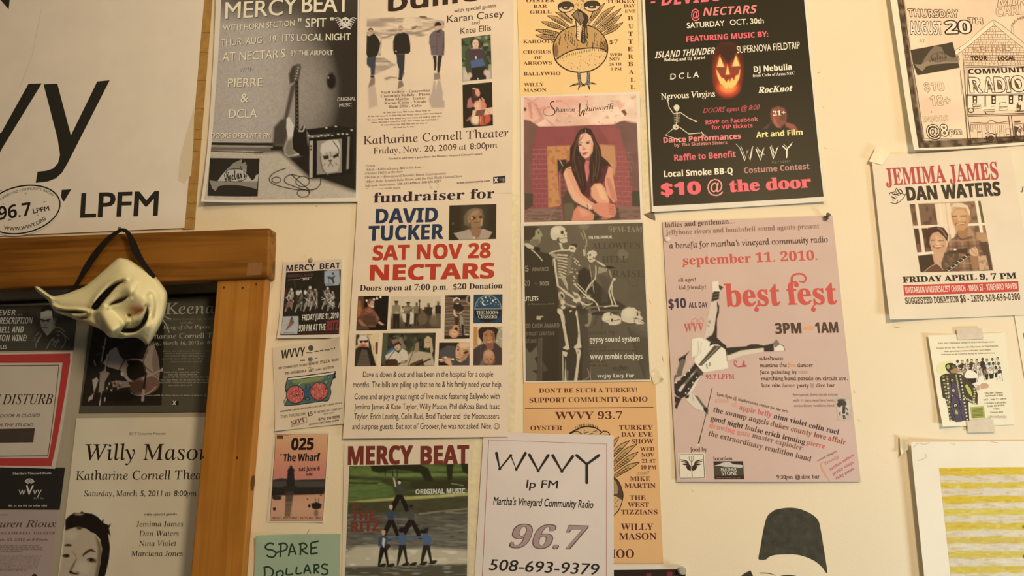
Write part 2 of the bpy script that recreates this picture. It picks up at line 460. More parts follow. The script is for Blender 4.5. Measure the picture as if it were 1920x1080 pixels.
# ================================================================ the setting
WALLM = mat('cream_wall_paint', 'f5d9ae', 0.65, 0.25, mottle(0.02, 5.0, 0.22, 220.0))
PINE_H = mat('pine_header', '985f20', 0.5, 0.25, woodgrain('6a3c0e', 'x'))
PINE_V = mat('pine_jamb', 'c07c30', 0.5, 0.25, woodgrain('a8651f', 'z'))
DOORM = mat('grey_door_paint', 'bba88a', 0.55, 0.3, mottle(0.03, 9.0, 0.1, 200.0))
DARK = mat('dark_gap', '2a241c', 0.8, 0.1, mottle(0.1, 40))
def struct(o): o['kind'] = 'structure'; return o
hx = wallpt([(455, 480)], 0.0)[0]                 # edge of the door opening, behind the pine trim
ex, ez = hx[0], hx[2]
wv = []; wf = []
def wallbox(x0, x1, z0, z1):
    b = len(wv)
    for y in (0.0, 0.12):
        wv.extend([(x0, y, z0), (x1, y, z0), (x1, y, z1), (x0, y, z1)])
    wf.extend([tuple(b + i for i in f) for f in [(0, 1, 2, 3), (7, 6, 5, 4), (0, 4, 5, 1), (1, 5, 6, 2), (2, 6, 7, 3), (3, 7, 4, 0)]])
wallbox(-3.4, ex, ez, 3.3); wallbox(ex, 3.0, 0.0, 3.3)
struct(mesh_obj('wall_back', wv, wf, WALLM))
DY = 0.045                                        # face of the door, set back in the opening
door = struct(slab('door_1', [(-900, 520), (470, 470), (330, 2600), (-1300, 2600)], DY, 0.03, DOORM))
# pine trim round the opening
hd = struct(slab('trim_1', [(-700, 471.5), (506, 427), (503, 519.5), (-700, 572.6)], -0.030, 0.030, PINE_H, bev=0.004))
jb = struct(slab('trim_2', [(407.5, 521), (500, 517.5), (332, 2600), (217, 2600)], -0.020, 0.0195, PINE_V, bev=0.003))
for n_, (x, y, r) in enumerate([(420, 539, 2.0), (455, 540, 2.2), (480.5, 533, 1.8), (445, 858.5, 2.2), (381, 857, 2.0)]):
    c = wallpt([(x, y)], -0.020)[0]; rr = r / 1083 * 1.0
    V = [c + np.array([0, -0.0006, 0])] + [c + np.array([rr * math.cos(a), -0.0003, rr * 1.2 * math.sin(a)]) for a in np.linspace(0, 2 * math.pi, 12, False)]
    mesh_obj('nail_hole', V, [(0, 1 + i, 1 + (i + 1) % 12) for i in range(12)], mat('dark_nail_hole', '4a2c12', .6, .3, mottle(.1, 200)) if n_ == 0 else bpy.data.materials['dark_nail_hole'], jb)  # small dark discs stand for the nail holes
# dark weatherstrip across the top of the door
def bar(name, pts, w, y, m, depth=.004, parent=None):
    p = np.array(pts, float); return slab(name, [p[0], p[1], p[1] + (0, w), p[0] + (0, w)], y, depth, m, parent)
bar('door_seal', [(-700, 594.7), (420, 548)], 5, DY - .004, DARK, .004, door)
# tape residue on the header, a knot on the narrow side of the upright
patch_m = mat('faded_patch', '96653a', .7, .2, mottle(.08, 120))
mesh_obj('faded_patch', wallpt([(464, 493), (493, 492), (490, 515), (462, 517)], -.0304), [(3, 2, 1, 0)], patch_m, hd)
c_ = wallpt([(468.5, 906)], -.0202)[0]; b_ = wallpt([(499.9, 517.5), (468.7, 906)], -.02); dirz = (b_[1] - b_[0]) / np.linalg.norm(b_[1] - b_[0])
KV = [c_ + np.array([.0004, .010 + .008 * math.cos(a), 0]) + dirz * .0135 * math.sin(a) for a in np.linspace(0, 2 * math.pi, 16, False)]
mesh_obj('knot', KV, [tuple(range(16))], mat('wood_knot', '6a4018', .6, .2, mottle(.15, 200)), jb)
# the rest of the room shell
def sheetz(name, z, m, flip):
    V = [(-3.4, .0, z), (3.0, .0, z), (3.0, -4.2, z), (-3.4, -4.2, z)]
    struct(mesh_obj(name, V, [(0, 1, 2, 3) if flip else (3, 2, 1, 0)], m))
sheetz('floor', 0.0, mat('grey_floor', '8d7a64', .6, .3, mottle(.1, 12)), False); sheetz('ceiling', 3.3, mat('pale_ceiling', 'e8d8bc', .8, .2, mottle(.02, 6)), True)
# ================================================================ big station sign, its sticker and its edge strip
PK = 'f2dcce'
F()
s = Sheet('sign', 'large white paper sign with huge black letters above the door trim', 'sign', [(-60, -60), (390, -60), (348, 428.5), (-60, 446)], PK, .004)
s.part('lettering')
K = '2e2a22'
s.poly([(-5, -8), (22, -8), (19.5, 20)], K)
F(0, 0, 2.4)
s.part('large_letter', None, True)
s.poly([(135, 382), (195, 380), (18, 670), (-40, 780), (-60, 790), (-60, 640), (14, 600)], K)
s.part('large_letter', None, True)
s.poly([(203, 384), (265, 381), (326, 613), (444, 371), (500, 366), (310, 740), (285, 782), (258, 806), (222, 820), (168, 826), (176, 776), (215, 772), (246, 762), (268, 738), (277, 700), (266, 628)], K)
s.part('large_letter', None, True)
s.poly([(285, 858), (328, 855), (295, 910), (280, 900)], K)
s.part('large_letter', None, True)
s.poly([(-10, 862), (28, 858), (20, 872), (-10, 885)], K)
F()
s.part('lettering')
s.T('LPFM', 154, 409, 297, 405, 45, K, '', .022)
s.part('water_stain')
F(0, 0, 2.4)
s.poly([(880, 480), (840, 620), (815, 720), (808, 815), (835, 830), (866, 790), (876, 640)], 'e2c8a4')
s.part('paper_crease')
s.line([(195, 40), (150, 260), (95, 400)], 3, 'dfc8b8'); s.line([(150, 470), (110, 640)], 2, 'e6d0c0')
s.done()
F()
st = Sheet('tape_strip', 'narrow strip of torn brown tape along the upright edge of the big sign', 'tape', [(378, -60), (404, -60), (365.5, 430), (343, 431)], mat('brown_tape', 'b98a48', .45, .3, mottle(.12, 60)), .002)
st.part('tear_line')
for y, a in ((62, 0), (100, 1), (152, 0), (205, 1), (243, -1), (262, 0), (285, 1), (345, 0), (381, -1), (410, 1)):
    x = 392 - y * .078; st.part('tear_line', None, True)
    st.line([(x - 12, y + a), (x - 2, y - a * 1.5), (x + 8, y + a)], 1.1, '8d6430')
st.done()
F(0, 340, 9)
t = np.linspace(0, 2 * math.pi, 60, False)
def oval(cx, cy, rx, ry, rot, n=60):
    t = np.linspace(0, 2 * math.pi, n, False); c, si = math.cos(math.radians(rot)), math.sin(math.radians(rot))
    return np.stack([cx + rx * np.cos(t) * c - ry * np.sin(t) * si, cy + rx * np.cos(t) * si + ry * np.sin(t) * c], 1)
OV = oval(410, 490, 690, 425, -13)
s = Sheet('sticker', 'oval white radio sticker on the bottom of the big sign', 'sticker', [(-290, 30), (1110, 30), (1110, 950), (-290, 950)], 'efdac6', .005, outline=OV)
s.part('border_line'); s.line(oval(410, 490, 645, 392, -13), 22, '241c16', closed=True)
s.part('lettering')
s.T('96.7', 8, 668, 560, 585, 222, '241c16', 'bsans', up=(-.06, -1)); s.T('LPFM', 600, 556, 868, 505, 78, '2c241c', '', .02)
s.T("MARTHA'S VINEYARD COMMUNITY RADIO", 0, 0, 0, 0, 38, '6a5a3c', '', .01, path=[(-160, 500), (0, 375), (180, 258), (380, 185), (560, 160), (700, 165), (820, 205), (925, 268)])
s.T('WWW.WVVY.ORG', 0, 0, 0, 0, 58, '3a3026', '', .02, path=[(100, 820), (260, 840), (420, 828), (560, 790), (690, 735), (815, 655)])
s.part('smudge')
for x, y, a, b in ((470, 222, 18, 8), (670, 585, 14, 7), (90, 395, 14, 7), (200, 660, 34, 12), (780, 360, 20, 10)): s.part('smudge', None, True).ell(x, y, a, b, '9c8a72', -20)
s.done()
# ================================================================ posters on the grey door
LT = 'd8cfbd'
F(0, 540, 4.91)
s = Sheet('poster', 'dark poster of a stern man with white slanted capitals, beside the mask on the door', 'poster', [(-140, 172), (722, 150), (680, 573), (-160, 582)], '4c463b', .001, y0=DY)
s.part('lettering')
for t_, x, y, h in (('FEVER ...', 205, 250, 50), ('PRESCRIPTION', 297, 328, 58), ('COWBELL AND', 218, 411, 58), ('BOSTON WINE!', 245, 487, 56)):
    k = {'F': 250, 'P': 326, 'C': 352, 'B': 350}[t_[0]]
    s.T(t_, x - k, y + 3, x, y, h, LT, 'bsans', 0, .1)
s.T('BLES', -12, 562, 65, 560, 34, LT, 'bsans')
p = s.pic('portrait', (318, 165, 668, 570)).bg('453f35')
p.p([(376, 290), (380, 225), (400, 208), (490, 203), (497, 298), (512, 300), (506, 345), (520, 362), (470, 408), (440, 418), (410, 404), (392, 380), (380, 340)], 'b5ab98')
p.p([(380, 225), (384, 195), (410, 172), (450, 165), (482, 180), (498, 225), (497, 300), (486, 262), (482, 212), (440, 208)], '2c261f', 3)
p.p([(497, 300), (512, 300), (506, 345), (520, 362), (475, 405), (490, 350)], '8d8472')
p.l([(374, 290), (418, 300)], 12, '2a241e'); p.l([(424, 300), (468, 288)], 12, '2a241e')
p.e(398, 308, 14, 7, '4e463a'); p.e(446, 306, 15, 8, '4e463a'); p.l([(416, 310), (410, 340), (424, 345)], 5, '6b6252')
p.l([(396, 368), (425, 364), (442, 370)], 8, '2f2720', sm=4); p.l([(402, 388), (430, 384)], 5, '7d7362')
p.p([(412, 405), (440, 418), (470, 408), (440, 440)], 'd0c6b2'); p.l([(506, 295), (520, 280), (514, 318)], 4, 'aaa08d')
for q in ([(366, 405), (335, 440)], [(385, 420), (380, 445), (340, 500), (332, 550)], [(328, 455), (322, 490)], [(366, 450), (352, 495)], [(520, 370), (545, 362), (600, 402)], [(525, 405), (560, 400)], [(530, 432), (550, 440)], [(570, 412), (640, 470)], [(505, 460), (470, 490), (432, 560)], [(520, 480), (490, 520)], [(540, 470), (510, 540)], [(600, 450), (606, 500), (566, 555)], [(482, 470), (500, 490)], [(540, 480), (552, 492), (535, 500)]):
    p.l(q, 5, 'b0a692', sm=3, a=.8)
p.put(); s.done()

F(0, 650, 2.5125)
s = Sheet('sign', 'white sheet with hand-painted red border asking not to be disturbed, on the grey door', 'sign', [(-300, 35), (350, 24), (269, 575), (-320, 560)], 'd8c4ac', .0016, {'br': .004, 'tr': .002}, y0=DY)
RD = 'c0423c'
s.part('painted_border', 'uneven red marker border')
s.poly([(-280, 42), (338, 33), (334, 70), (300, 76), (-280, 78)], RD); s.poly([(300, 76), (338, 60), (252, 562), (230, 548), (236, 520)], RD)
s.poly([(-300, 526), (236, 524), (252, 562), (-300, 558)], RD)
s.part('frame_line'); s.line([(-260, 93), (282, 88), (232, 514), (-280, 519)], 4.5, '4a382c')
s.part('lettering')
s.T('DO NOT DISTURB', -216, 274, 250, 270, 47, '3a2a22', 'iserif', .004)
s.T('WHEN THE DOOR IS CLOSED', -128, 335, 190, 331, 15, '54443a', '', .012, .2); s.T('WE ARE RECORDING IN THE STUDIO', -250, 379, 158, 375, 15, '54443a', '', .012, .2)
s.part('black_tape', 'dark tape covering a line of print'); s.poly([(-200, 392), (168, 384), (165, 410), (160, 451), (-200, 454)], '4f4236')
s.done()

F(0, 860, 4.909)
s = Sheet('card', 'small black card with white station name and radio waves, on the grey door', 'card', [(5, 80), (602, 82), (552, 468), (-22, 465)], '2e2a24', .001, y0=DY)
s.part('lettering')
s.T("Martha's Vineyard Radio", 120, 145, 478, 141, 19, 'd4cab8', 'bserif', .01)
s.T('w', 172, 331, 240, 331, 70, 'd4cab8', ''); s.T('V', 238, 331, 305, 331, 84, 'e2d8c6', '', .02); s.T('vy', 304, 331, 386, 331, 70, 'd4cab8', '')
s.T('93.7 fm', 312, 371, 408, 371, 15, '9a9282', 'bsans')
s.greek([(85, 440, 440)], 20, 'b8ae9c', 0, 4)
s.part('radio_waves')
for r, w in ((22, 11), (36, 11), (50, 11)): s.line([(277 + r * math.sin(a) * .95, 242 - r * math.cos(a) * 1.1) for a in np.linspace(-1.05, 1.05, 12)], w, 'd4cab8')
s.done()

s = Sheet('poster', 'faded mauve concert poster below the small black card on the grey door', 'poster', [(-200, 478), (537, 482), (468, 1120), (-220, 1120)], 'bba094', .0008, y0=DY)
s.part('lettering')
IK = '5c463c'
s.T('CONCERTS', -30, 523, 75, 523, 13, '86705f', 'bserif')
s.T('Lauren Rioux', -138, 632, 520, 628, 62, IK, 'iserif', .006); s.T('KATHARINE CORNELL THEATER', -190, 698, 512, 694, 24, '7b6459', 'bserif')
s.T('Sunday, Feb. 26, 2012 at 8:00pm', -190, 757, 440, 753, 22, '7b6459', 'bserif', 0, .1)
s.part('small_print')
s.greek([(-180, y, x) for y, x in ((805, 375), (822, 400), (840, 405), (858, 215), (900, 388), (918, 378), (936, 372), (954, 370), (972, 368), (990, 355), (1008, 345), (1028, 260))], 12, '8c7468', 0, 8)
s.part('portrait'); s.ell(322, 1085, 26, 26, '3a2c24')
s.done()

F(130, 540, 4.32)
s = Sheet('poster', 'dark concert poster with two seated musicians, partly behind the face mask', 'poster', [(195, 75), (1300, 62), (1235, 1002), (80, 1015)], '5b5343', .001, {'w': .001}, y0=DY)
p = s.pic('photograph', [(205, 290), (772, 290), (752, 950), (98, 955)]).bg('2b241d')
p.gn(30, .2, 3)
p.p([(310, 560), (330, 510), (380, 478), (450, 560), (470, 600), (440, 680), (390, 660), (320, 640), (275, 610)], 'b39b8b', 5)
p.p([(390, 480), (500, 410), (640, 410), (650, 480), (590, 560), (520, 540), (440, 580), (410, 545)], '352c26', 6)
p.p([(640, 470), (690, 460), (722, 560), (735, 660), (730, 740), (660, 760), (560, 760), (480, 760), (430, 700), (450, 590), (520, 570), (600, 580)], 'b59a88', 4)
p.p([(690, 480), (722, 560), (735, 700), (690, 700), (670, 600)], '917a6c', 8)
p.e(545, 670, 78, 86, '221b16', rot=20); p.p([(465, 590), (520, 585), (600, 620), (560, 680), (490, 640)], '221b16', 4)
p.l([(640, 500), (600, 600), (625, 700)], 7, '5c4c42'); p.l([(620, 640), (680, 690), (720, 720)], 6, '4c3d35')
p.e(620, 790, 118, 74, '8a6656', rot=-14); p.e(560, 800, 66, 55, '5c4236', .4); p.l([(505, 850), (560, 870), (640, 855), (705, 800)], 7, 'cdb3a2', sm=4)
p.l([(600, 735), (760, 660)], 15, 'bfa592'); p.e(762, 662, 17, 15, 'c9b09c'); p.l([(625, 690), (595, 905)], 17, '332820'); p.l([(605, 830), (598, 908)], 22, 'b29a8a')
p.p([(345, 760), (400, 750), (480, 760), (500, 800), (420, 810), (360, 800)], '9d8473', 5); p.l([(352, 775), (430, 782)], 5, '4d3e34'); p.l([(360, 792), (430, 798)], 5, '4d3e34')
p.l([(462, 560), (420, 640), (380, 720), (372, 775)], 9, '2e2520'); p.e(432, 695, 12, 18, 'd0bba8')
p.l([(300, 405), (262, 600)], 9, 'a89a90'); p.l([(312, 540), (262, 860), (250, 950)], 7, 'd2bfb2'); p.l([(275, 480), (285, 490)], 14, 'a89a90')
p.p([(190, 745), (225, 722), (238, 745), (225, 790), (200, 860), (190, 900), (155, 920), (160, 890), (205, 850)], 'b9a595', 5); p.p([(255, 680), (290, 670), (330, 690), (290, 760), (285, 830), (240, 850)], '9b8574', 6)
p.l([(330, 560), (285, 670), (250, 690)], 8, '8a7568'); p.l([(205, 590), (215, 625)], 12, '8a8078'); p.l([(215, 545), (270, 525)], 5, '5c554a')
for i in range(14): p.e(300 + i * 9, 830 - (i % 5) * 18, 7, 9, 'b19c8b' if i % 2 else '4a3d33')
p.e(400, 880, 160, 45, '1f1914', .5); p.l([(295, 890), (290, 915)], 8, 'c5b3a4'); p.put()
G1 = 'bab09c'
s.part('title', 'large pale serif name'); s.T('Keenan', 782, 214, 1262, 206, 92, 'c0b6a2', 'serif', .004)
s.line([(760, 258), (790, 300), (812, 362)], 9, G1, 3); s.line([(770, 225), (800, 245), (830, 252)], 9, G1, 3)
s.part('lettering')
s.T("Special Saint Patrick's Day Celebration", 742, 264, 1240, 256, 17, '8f8672', 'serif'); s.T('with the', 895, 291, 1005, 290, 18, '9a917d', 'serif')
s.T('King of the Pipers', 765, 334, 1142, 330, 30, G1, 'serif', .008); s.T('Katharine Cornell Theater', 588, 412, 1336, 403, 40, 'c0b6a2', 'serif', .006)
s.T('Friday, March 16, 2012 at 8:00pm', 614, 464, 1250, 454, 28, G1, 'serif', .006)
s.part('small_print')
s.greek([(760, 517, 1140), (782, 536, 1105), (776, 558, 1110), (752, 579, 1100), (826, 604, 1078)], 13, '857c69', -.005, 5)
s.greek([(885, 664, 940), (770, 688, 1062), (805, 707, 1040), (760, 728, 1135), (720, 750, 1135), (730, 771, 1135), (805, 794, 1000), (630, 876, 1112)], 13, 'a0977f', -.004, 6)
s.part('logo'); s.rect(838, 915, 890, 950, '211b15'); s.T('x', 840, 946, 868, 946, 40, 'e0d8c8', 'bsans', .02)
s.done()

F(100, 780, 3.6)
PW = 'ead6b6'
s = Sheet('poster', 'cream concert poster with cropped portrait of a tousle-haired young man, on the door', 'poster', [(165, 15), (1150, 6), (1040, 1150), (26, 1150)], PW, .001, {'w': .0015, 'tl': .002}, y0=DY)
s.part('lettering')
D1 = '2c2019'
s.T('KCT Concerts Presents', 515, 128, 762, 126, 17, '54443a', 'iserif', .006); s.T('Katharine Cornell Theater', 155, 431, 1092, 427, 60, D1, 'serif', .003)
s.T('Saturday, March 5, 2011 at 8:00pm', 212, 541, 968, 540, 38, D1, 'serif', .005); s.T('with special guests', 615, 671, 836, 669, 15, D1, 'bserif', .006)
for t_, a, b_, y in (('Jemima James', 562, 877, 746), ('Dan Waters', 582, 848, 810), ('Nina Violet', 582, 832, 876), ('Marciana Jones', 530, 875, 944)): s.T(t_, a, y, b_, y - 1, 36, D1, 'serif', .004)
s.part('title', 'large dark serif name'); s.T('Willy Mason', 210, 298, 1068, 295, 108, D1, 'serif', .002)
F(0, 860, 4.909)
p = s.pic('portrait', [(606, 470), (1060, 470), (1015, 1110), (540, 1110)]).bg(PW)
p.p([(606, 640), (700, 615), (800, 640), (870, 690), (925, 760), (945, 870), (925, 1000), (905, 1110), (540, 1110), (580, 900)], 'c8b295', 8)
p.p([(880, 700), (935, 780), (948, 880), (925, 1010), (905, 1110), (870, 1110), (900, 960), (905, 820)], '8d765c', 22)
p.p([(604, 665), (606, 560), (640, 525), (690, 495), (735, 500), (760, 480), (775, 495), (850, 505), (905, 535), (940, 575), (962, 548), (955, 590), (1005, 610), (1030, 595), (1008, 640), (1025, 715), (1000, 690), (1018, 810), (1010, 920), (985, 1040), (965, 1110), (900, 1110), (930, 960), (945, 830), (925, 740), (880, 690), (850, 680), (800, 645), (740, 630), (690, 632), (640, 650)], '241a14', 7)
p.e(730, 510, 40, 12, 'a08870', .8); p.e(735, 640, 25, 14, '5c4736', .8)
p.p([(592, 800), (620, 782), (665, 788), (660, 806), (610, 806)], '3c2c22', 7); p.p([(765, 880), (800, 845), (845, 825), (880, 850), (885, 862), (840, 852), (790, 880), (768, 905)], '4a382b', 8)
p.e(612, 893, 34, 17, '4c3c30', .5); p.e(625, 893, 16, 12, '18110c'); p.e(850, 935, 44, 20, '6a5644', .6); p.e(845, 930, 16, 13, '18110c'); p.l([(805, 925), (850, 915), (888, 955)], 7, '33261d', sm=4)
p.p([(668, 850), (700, 880), (705, 920), (680, 960), (655, 1000), (640, 1040), (655, 1040), (690, 985), (715, 920)], '8a745c', 12)
p.p([(638, 1040), (660, 1028), (690, 1050), (730, 1035), (752, 1050), (720, 1068), (680, 1062), (650, 1058)], '2c2019', 7)
p.e(770, 1000, 60, 60, 'd6c2a6', 1); p.e(660, 700, 60, 40, 'd4c0a3', 1); p.put(PW); s.done()
# ================================================================ black-and-white guitar poster
F(380, 0, 2.7)
s = Sheet('poster', 'black and white poster of an electric guitar leaning beside an amplifier', 'poster', [(84, -27), (796, -27), (791, 1026), (18, 1036)], 'ead6be', .0035, {'bl': .010, 'b': .004, 'l': .003, 'tl': .006}, nu=30)
p = s.pic('photograph', [(111, -27), (788, -27), (780, 1004), (34, 1024)])
p.grad([(0, 'b6a89d'), (.25, 'b9aba0'), (.45, 'a99c90'), (.58, '80746a'), (.72, '463c33'), (.85, '322a22'), (1, '2b241d')], (1, 0))
p.e(300, 470, 260, 280, 'beb0a6', 1.2, a=.5); p.e(430, -10, 520, 110, '473e35', 1.0, a=.85); p.e(560, 470, 90, 200, 'a59a8c', 1.1, a=.6)
p.p([(30, 745), (330, 745), (420, 790), (800, 830), (800, 1040), (20, 1040)], 'c4b4a0', 8); p.gn(7, .10, 2)
p.p([(270, 780), (400, 775), (540, 905), (560, 915), (600, 915), (800, 985), (800, 740), (360, 735)], '241e18', 26); p.p([(620, 700), (800, 640), (800, 960), (720, 930), (600, 900)], '211b16', 20)
p.r(36, 728, 372, 743, '2a231c', 4); p.r(36, 746, 360, 752, 'a2968a', 3); p.r(36, 752, 350, 770, '6f655a', 4); p.l([(36, 773), (310, 778)], 5, '2a231c')
p.p([(360, 740), (365, 650), (400, 610), (440, 600), (430, 740)], '4c433a', 14); p.p([(412, 620), (450, 440), (478, 420), (470, 460), (432, 620)], '554b42', 12); p.p([(458, 340), (480, 330), (470, 420), (445, 430), (440, 380)], '463e35', 10)
p.p([(477, 330), (500, 328), (502, 348), (490, 415), (464, 418), (466, 400)], '5e544a', 3)
for i in range(5): p.e(488 - i * 3.4, 348 + i * 14, 3.2, 3.2, 'c8bdac')
p.p([(472, 415), (489, 413), (492, 670), (472, 662)], '2b221c', 2.5)
for i in range(12): p.e(480 + i * .3, 437 + i * 20, 2, 2, '8f8474')
p.p([(430, 605), (442, 595), (455, 620), (468, 645), (458, 720), (465, 760), (500, 790), (440, 800), (420, 785), (416, 755), (436, 700), (428, 650)], 'd9cebd', 4); p.p([(416, 755), (430, 715), (460, 700), (468, 760), (505, 792), (440, 800), (420, 785)], '837868', 22)
p.p([(468, 645), (492, 672), (514, 640), (530, 660), (540, 800), (500, 795), (462, 760), (458, 715)], '1f1914', 5)
p.l([(492, 668), (512, 668), (520, 645)], 7, 'b9ae9e', sm=4); p.l([(468, 790), (490, 785)], 7, 'cfc4b4')
p.e(655, 415, 24, 42, '1a1511', .4); p.e(640, 398, 4, 5, 'b5aa9a')
p.p([(528, 660), (690, 640), (765, 655), (770, 668), (545, 690)], '1c1713', 4)
for x, y in ((542, 692), (560, 698), (590, 697), (605, 690), (625, 694), (640, 688), (660, 692), (690, 684), (712, 682), (735, 684), (758, 663), (630, 652), (678, 645)): p.e(x, y, 6, 4, 'c2b7a6', .6)
p.p([(542, 703), (765, 685), (762, 885), (542, 912)], '15110d', 3)
p.p([(546, 718), (563, 716), (562, 905), (546, 906)], 'b3a899', 3); p.p([(738, 698), (748, 697), (744, 860), (732, 862)], '988d7e', 4); p.r(549, 740, 557, 750, '2a231c'); p.r(549, 757, 557, 767, '2a231c')
p.p([(583, 718), (708, 707), (708, 878), (584, 890)], '94897b', 2.5)
p.p([(600, 770), (605, 735), (640, 715), (685, 712), (700, 740), (700, 800), (650, 770), (610, 790)], 'cfc4b3', 8); p.p([(604, 800), (625, 775), (690, 768), (700, 830), (690, 870), (630, 885), (612, 850)], 'bcb09f', 6)
p.p([(612, 795), (640, 790), (644, 808), (620, 814)], '2a211a', 4); p.p([(662, 795), (690, 778), (692, 795), (668, 808)], '2a211a', 4); p.p([(640, 815), (660, 813), (652, 832)], '4a3e34', 4); p.l([(650, 830), (640, 850)], 4, '6a5d50'); p.l([(652, 830), (664, 846)], 4, '6a5d50'); p.l([(600, 800), (612, 860), (640, 890)], 5, '6d6153', sm=4); p.l([(664, 720), (692, 760), (690, 800)], 5, '5b5044', sm=4)
for a, b_ in (((630, 780), (645, 800)), ((650, 775), (655, 800)), ((675, 830), (690, 840)), ((625, 835), (612, 845))): p.l([a, b_], 4, '7d7161')
for q in ([(425, 858), (370, 880), (345, 910), (360, 935), (420, 955), (500, 968), (570, 965), (600, 940), (603, 910)], [(500, 900), (455, 890), (425, 905), (425, 930), (470, 950), (530, 968), (580, 962)]): p.l(q, 5, '1d1813', sm=8)
for cx, cy, rx, ry in ((380, 917, 22, 15), (512, 925, 34, 26), (516, 985, 30, 20)): p.l(oval(cx, cy, rx, ry, 0, 20).tolist() + [(cx + rx, cy)], 4.5, '1d1813')
p.l([(455, 890), (500, 930), (545, 968), (548, 985)], 5, '1d1813', sm=6); p.put()
LG = 'f4eadc'; SH = '352d25'
s.part('title', 'large embossed pale capitals')
s.TS('MERCY', 125, 108, 482, 74, 82, LG, SH, '', .012, 2.5, 3); s.TS('BEAT', 508, 68, 745, 64, 84, LG, SH, '', .018, 2.5, 3)
s.part('lettering')
s.TS('WITH HORN SECTION', 113, 168, 468, 136, 29, LG, SH, '', .004); s.TS('" SPIT "', 487, 145, 665, 139, 44, 'e8dfd0', SH, '', .012)
s.TS('THUR. AUG . 19', 100, 243, 375, 218, 33, LG, SH, '', .004); s.TS("IT'S LOCAL NIGHT", 408, 215, 752, 209, 35, 'e6ddce', SH, '', .012)
s.TS("AT NECTAR'S", 107, 319, 420, 297, 44, LG, SH); s.TS('BY THE AIRPORT', 450, 286, 662, 284, 24, 'e6ddce', SH, '', .012)
s.TS('WITH', 190, 370, 258, 366, 21, 'c8beb0', SH); s.TS('PIERRE', 135, 448, 307, 443, 43, LG, SH, '', .006); s.TS('&', 198, 524, 236, 522, 44, LG, SH, '', .006); s.TS('DCLA', 140, 605, 280, 600, 44, LG, SH, '', .006)
s.TS('DOORS OPEN AT 9 PM', 53, 707, 348, 704, 25, LG, SH, '', .006); s.T('ORIGINAL', 685, 517, 777, 512, 18, 'd5cbbb', '', .006); s.T('MUSIC', 695, 547, 757, 543, 18, 'd5cbbb', '', .006); s.T('2010', 722, 1006, 780, 1003, 21, 'c8beae')
s.part('skull_logo')
for sg in (-1, 1):
    for i in range(5): s.line([(726 + sg * 12, 118 + i * 3), (726 + sg * (34 - i * 3), 96 + i * 9), (726 + sg * (55 - i * 6), 100 + i * 10)], 5, 'd8cebf', 4)
    s.line([(726 - sg * 26, 130), (726 + sg * 26, 150)], 7, 'd8cebf')
s.ell(726, 112, 19, 20, 'e2d9ca'); s.rect(717, 126, 735, 138, 'e2d9ca'); s.ell(718, 112, 5.5, 6, '2a231c'); s.ell(734, 112, 5.5, 6, '2a231c'); s.ell(726, 122, 2.5, 3, '2a231c')
F(380, 220, 6)
s.part('venue_logo')
s.poly([(108, 478), (655, 475), (640, 905), (104, 916)], '2c261e')
s.poly([(115, 735), (200, 745), (240, 680), (300, 600), (370, 530), (460, 484), (455, 540), (495, 515), (515, 560), (510, 640), (575, 725), (605, 700), (615, 665), (645, 655), (628, 822), (520, 795), (400, 780), (290, 782), (215, 800), (185, 860), (150, 830)], '8d8577')
s.poly([(240, 680), (300, 610), (505, 600), (512, 645), (575, 728), (605, 700), (617, 665), (645, 655), (638, 735), (205, 738)], 'bbb2a3')
s.line(oval(395, 670, 122, 76, -2, 30), 7, '241e18', closed=True); s.T("Nectar's", 285, 745, 505, 690, 120, '241e18', 'bscript', .02); s.T('MV', 425, 738, 460, 734, 20, '241e18', 'bsans')
s.done()
# ================================================================ cream concert poster with three walking men
F(660, 0, 2.919)
PC = 'eed2b2'
s = Sheet('poster', 'cream concert poster with three men walking on wet sand and two small portraits', 'poster', [(46, -30), (884, -30), (876, 1060), (30, 1066)], PC, .0022, {'r': .002, 'l': .002}, nu=24)
F(680, 20, 5.4)
p = s.pic('photograph', [(46, 78), (834, 58), (836, 1000), (30, 1015)]).bg(PC)
band = [(50, 95), (300, 85), (640, 70), (830, 110), (830, 180), (620, 265), (330, 290), (200, 300), (190, 460), (340, 560), (130, 660), (45, 560)]
p.patch(150, 'a48f7e', -.1, .35, 3, 26, .95, band); p.patch(90, '8a7666', .1, .4, 9, 16, .8, band); p.patch(60, 'bda48e', 0, .3, 12, 14, .6, band)
p.p([(50, 95), (330, 75), (330, 120), (50, 155)], '9b8776', 20, .6); p.p([(545, 50), (615, 40), (655, 75), (600, 85)], '4e4037', 5, .9); p.p([(500, 170), (560, 160), (540, 190), (500, 205)], '5b4b41', 6, .8)
p.l([(190, 290), (380, 240), (520, 235), (660, 200), (740, 160)], 18, '6e5c50', 14, .55, 6); p.l([(250, 215), (420, 200), (600, 190)], 12, '6e5c50', 10, .5, 4); p.l([(150, 260), (240, 280), (300, 250)], 14, '6e5c50', 10, .5, 4)
p.l([(120, 590), (260, 560), (340, 550)], 10, 'b59d88', 8, .6); p.p([(220, 690), (280, 672), (360, 683), (358, 692), (290, 695), (240, 715)], '8f7b6b', 8, .8)
p.p([(85, 700), (130, 690), (130, 760), (150, 880), (160, 970), (70, 1000), (60, 800)], 'bfa592', 16, .8); p.p([(60, 790), (90, 690), (130, 690), (130, 750)], '77645a', 8, .8)
p.p([(370, 720), (405, 715), (422, 770), (355, 805)], '6c5a50', 7, .85); p.p([(355, 805), (422, 780), (480, 990), (420, 1000)], 'd2b8a0', 18, .6)
p.p([(725, 640), (785, 640), (790, 700), (725, 710)], '7a685f', 8, .85); p.p([(722, 715), (742, 720), (742, 800), (765, 710), (790, 715), (815, 830), (815, 910), (832, 920), (832, 990), (700, 990), (670, 905), (700, 840)], 'b79f90', 14, .9)
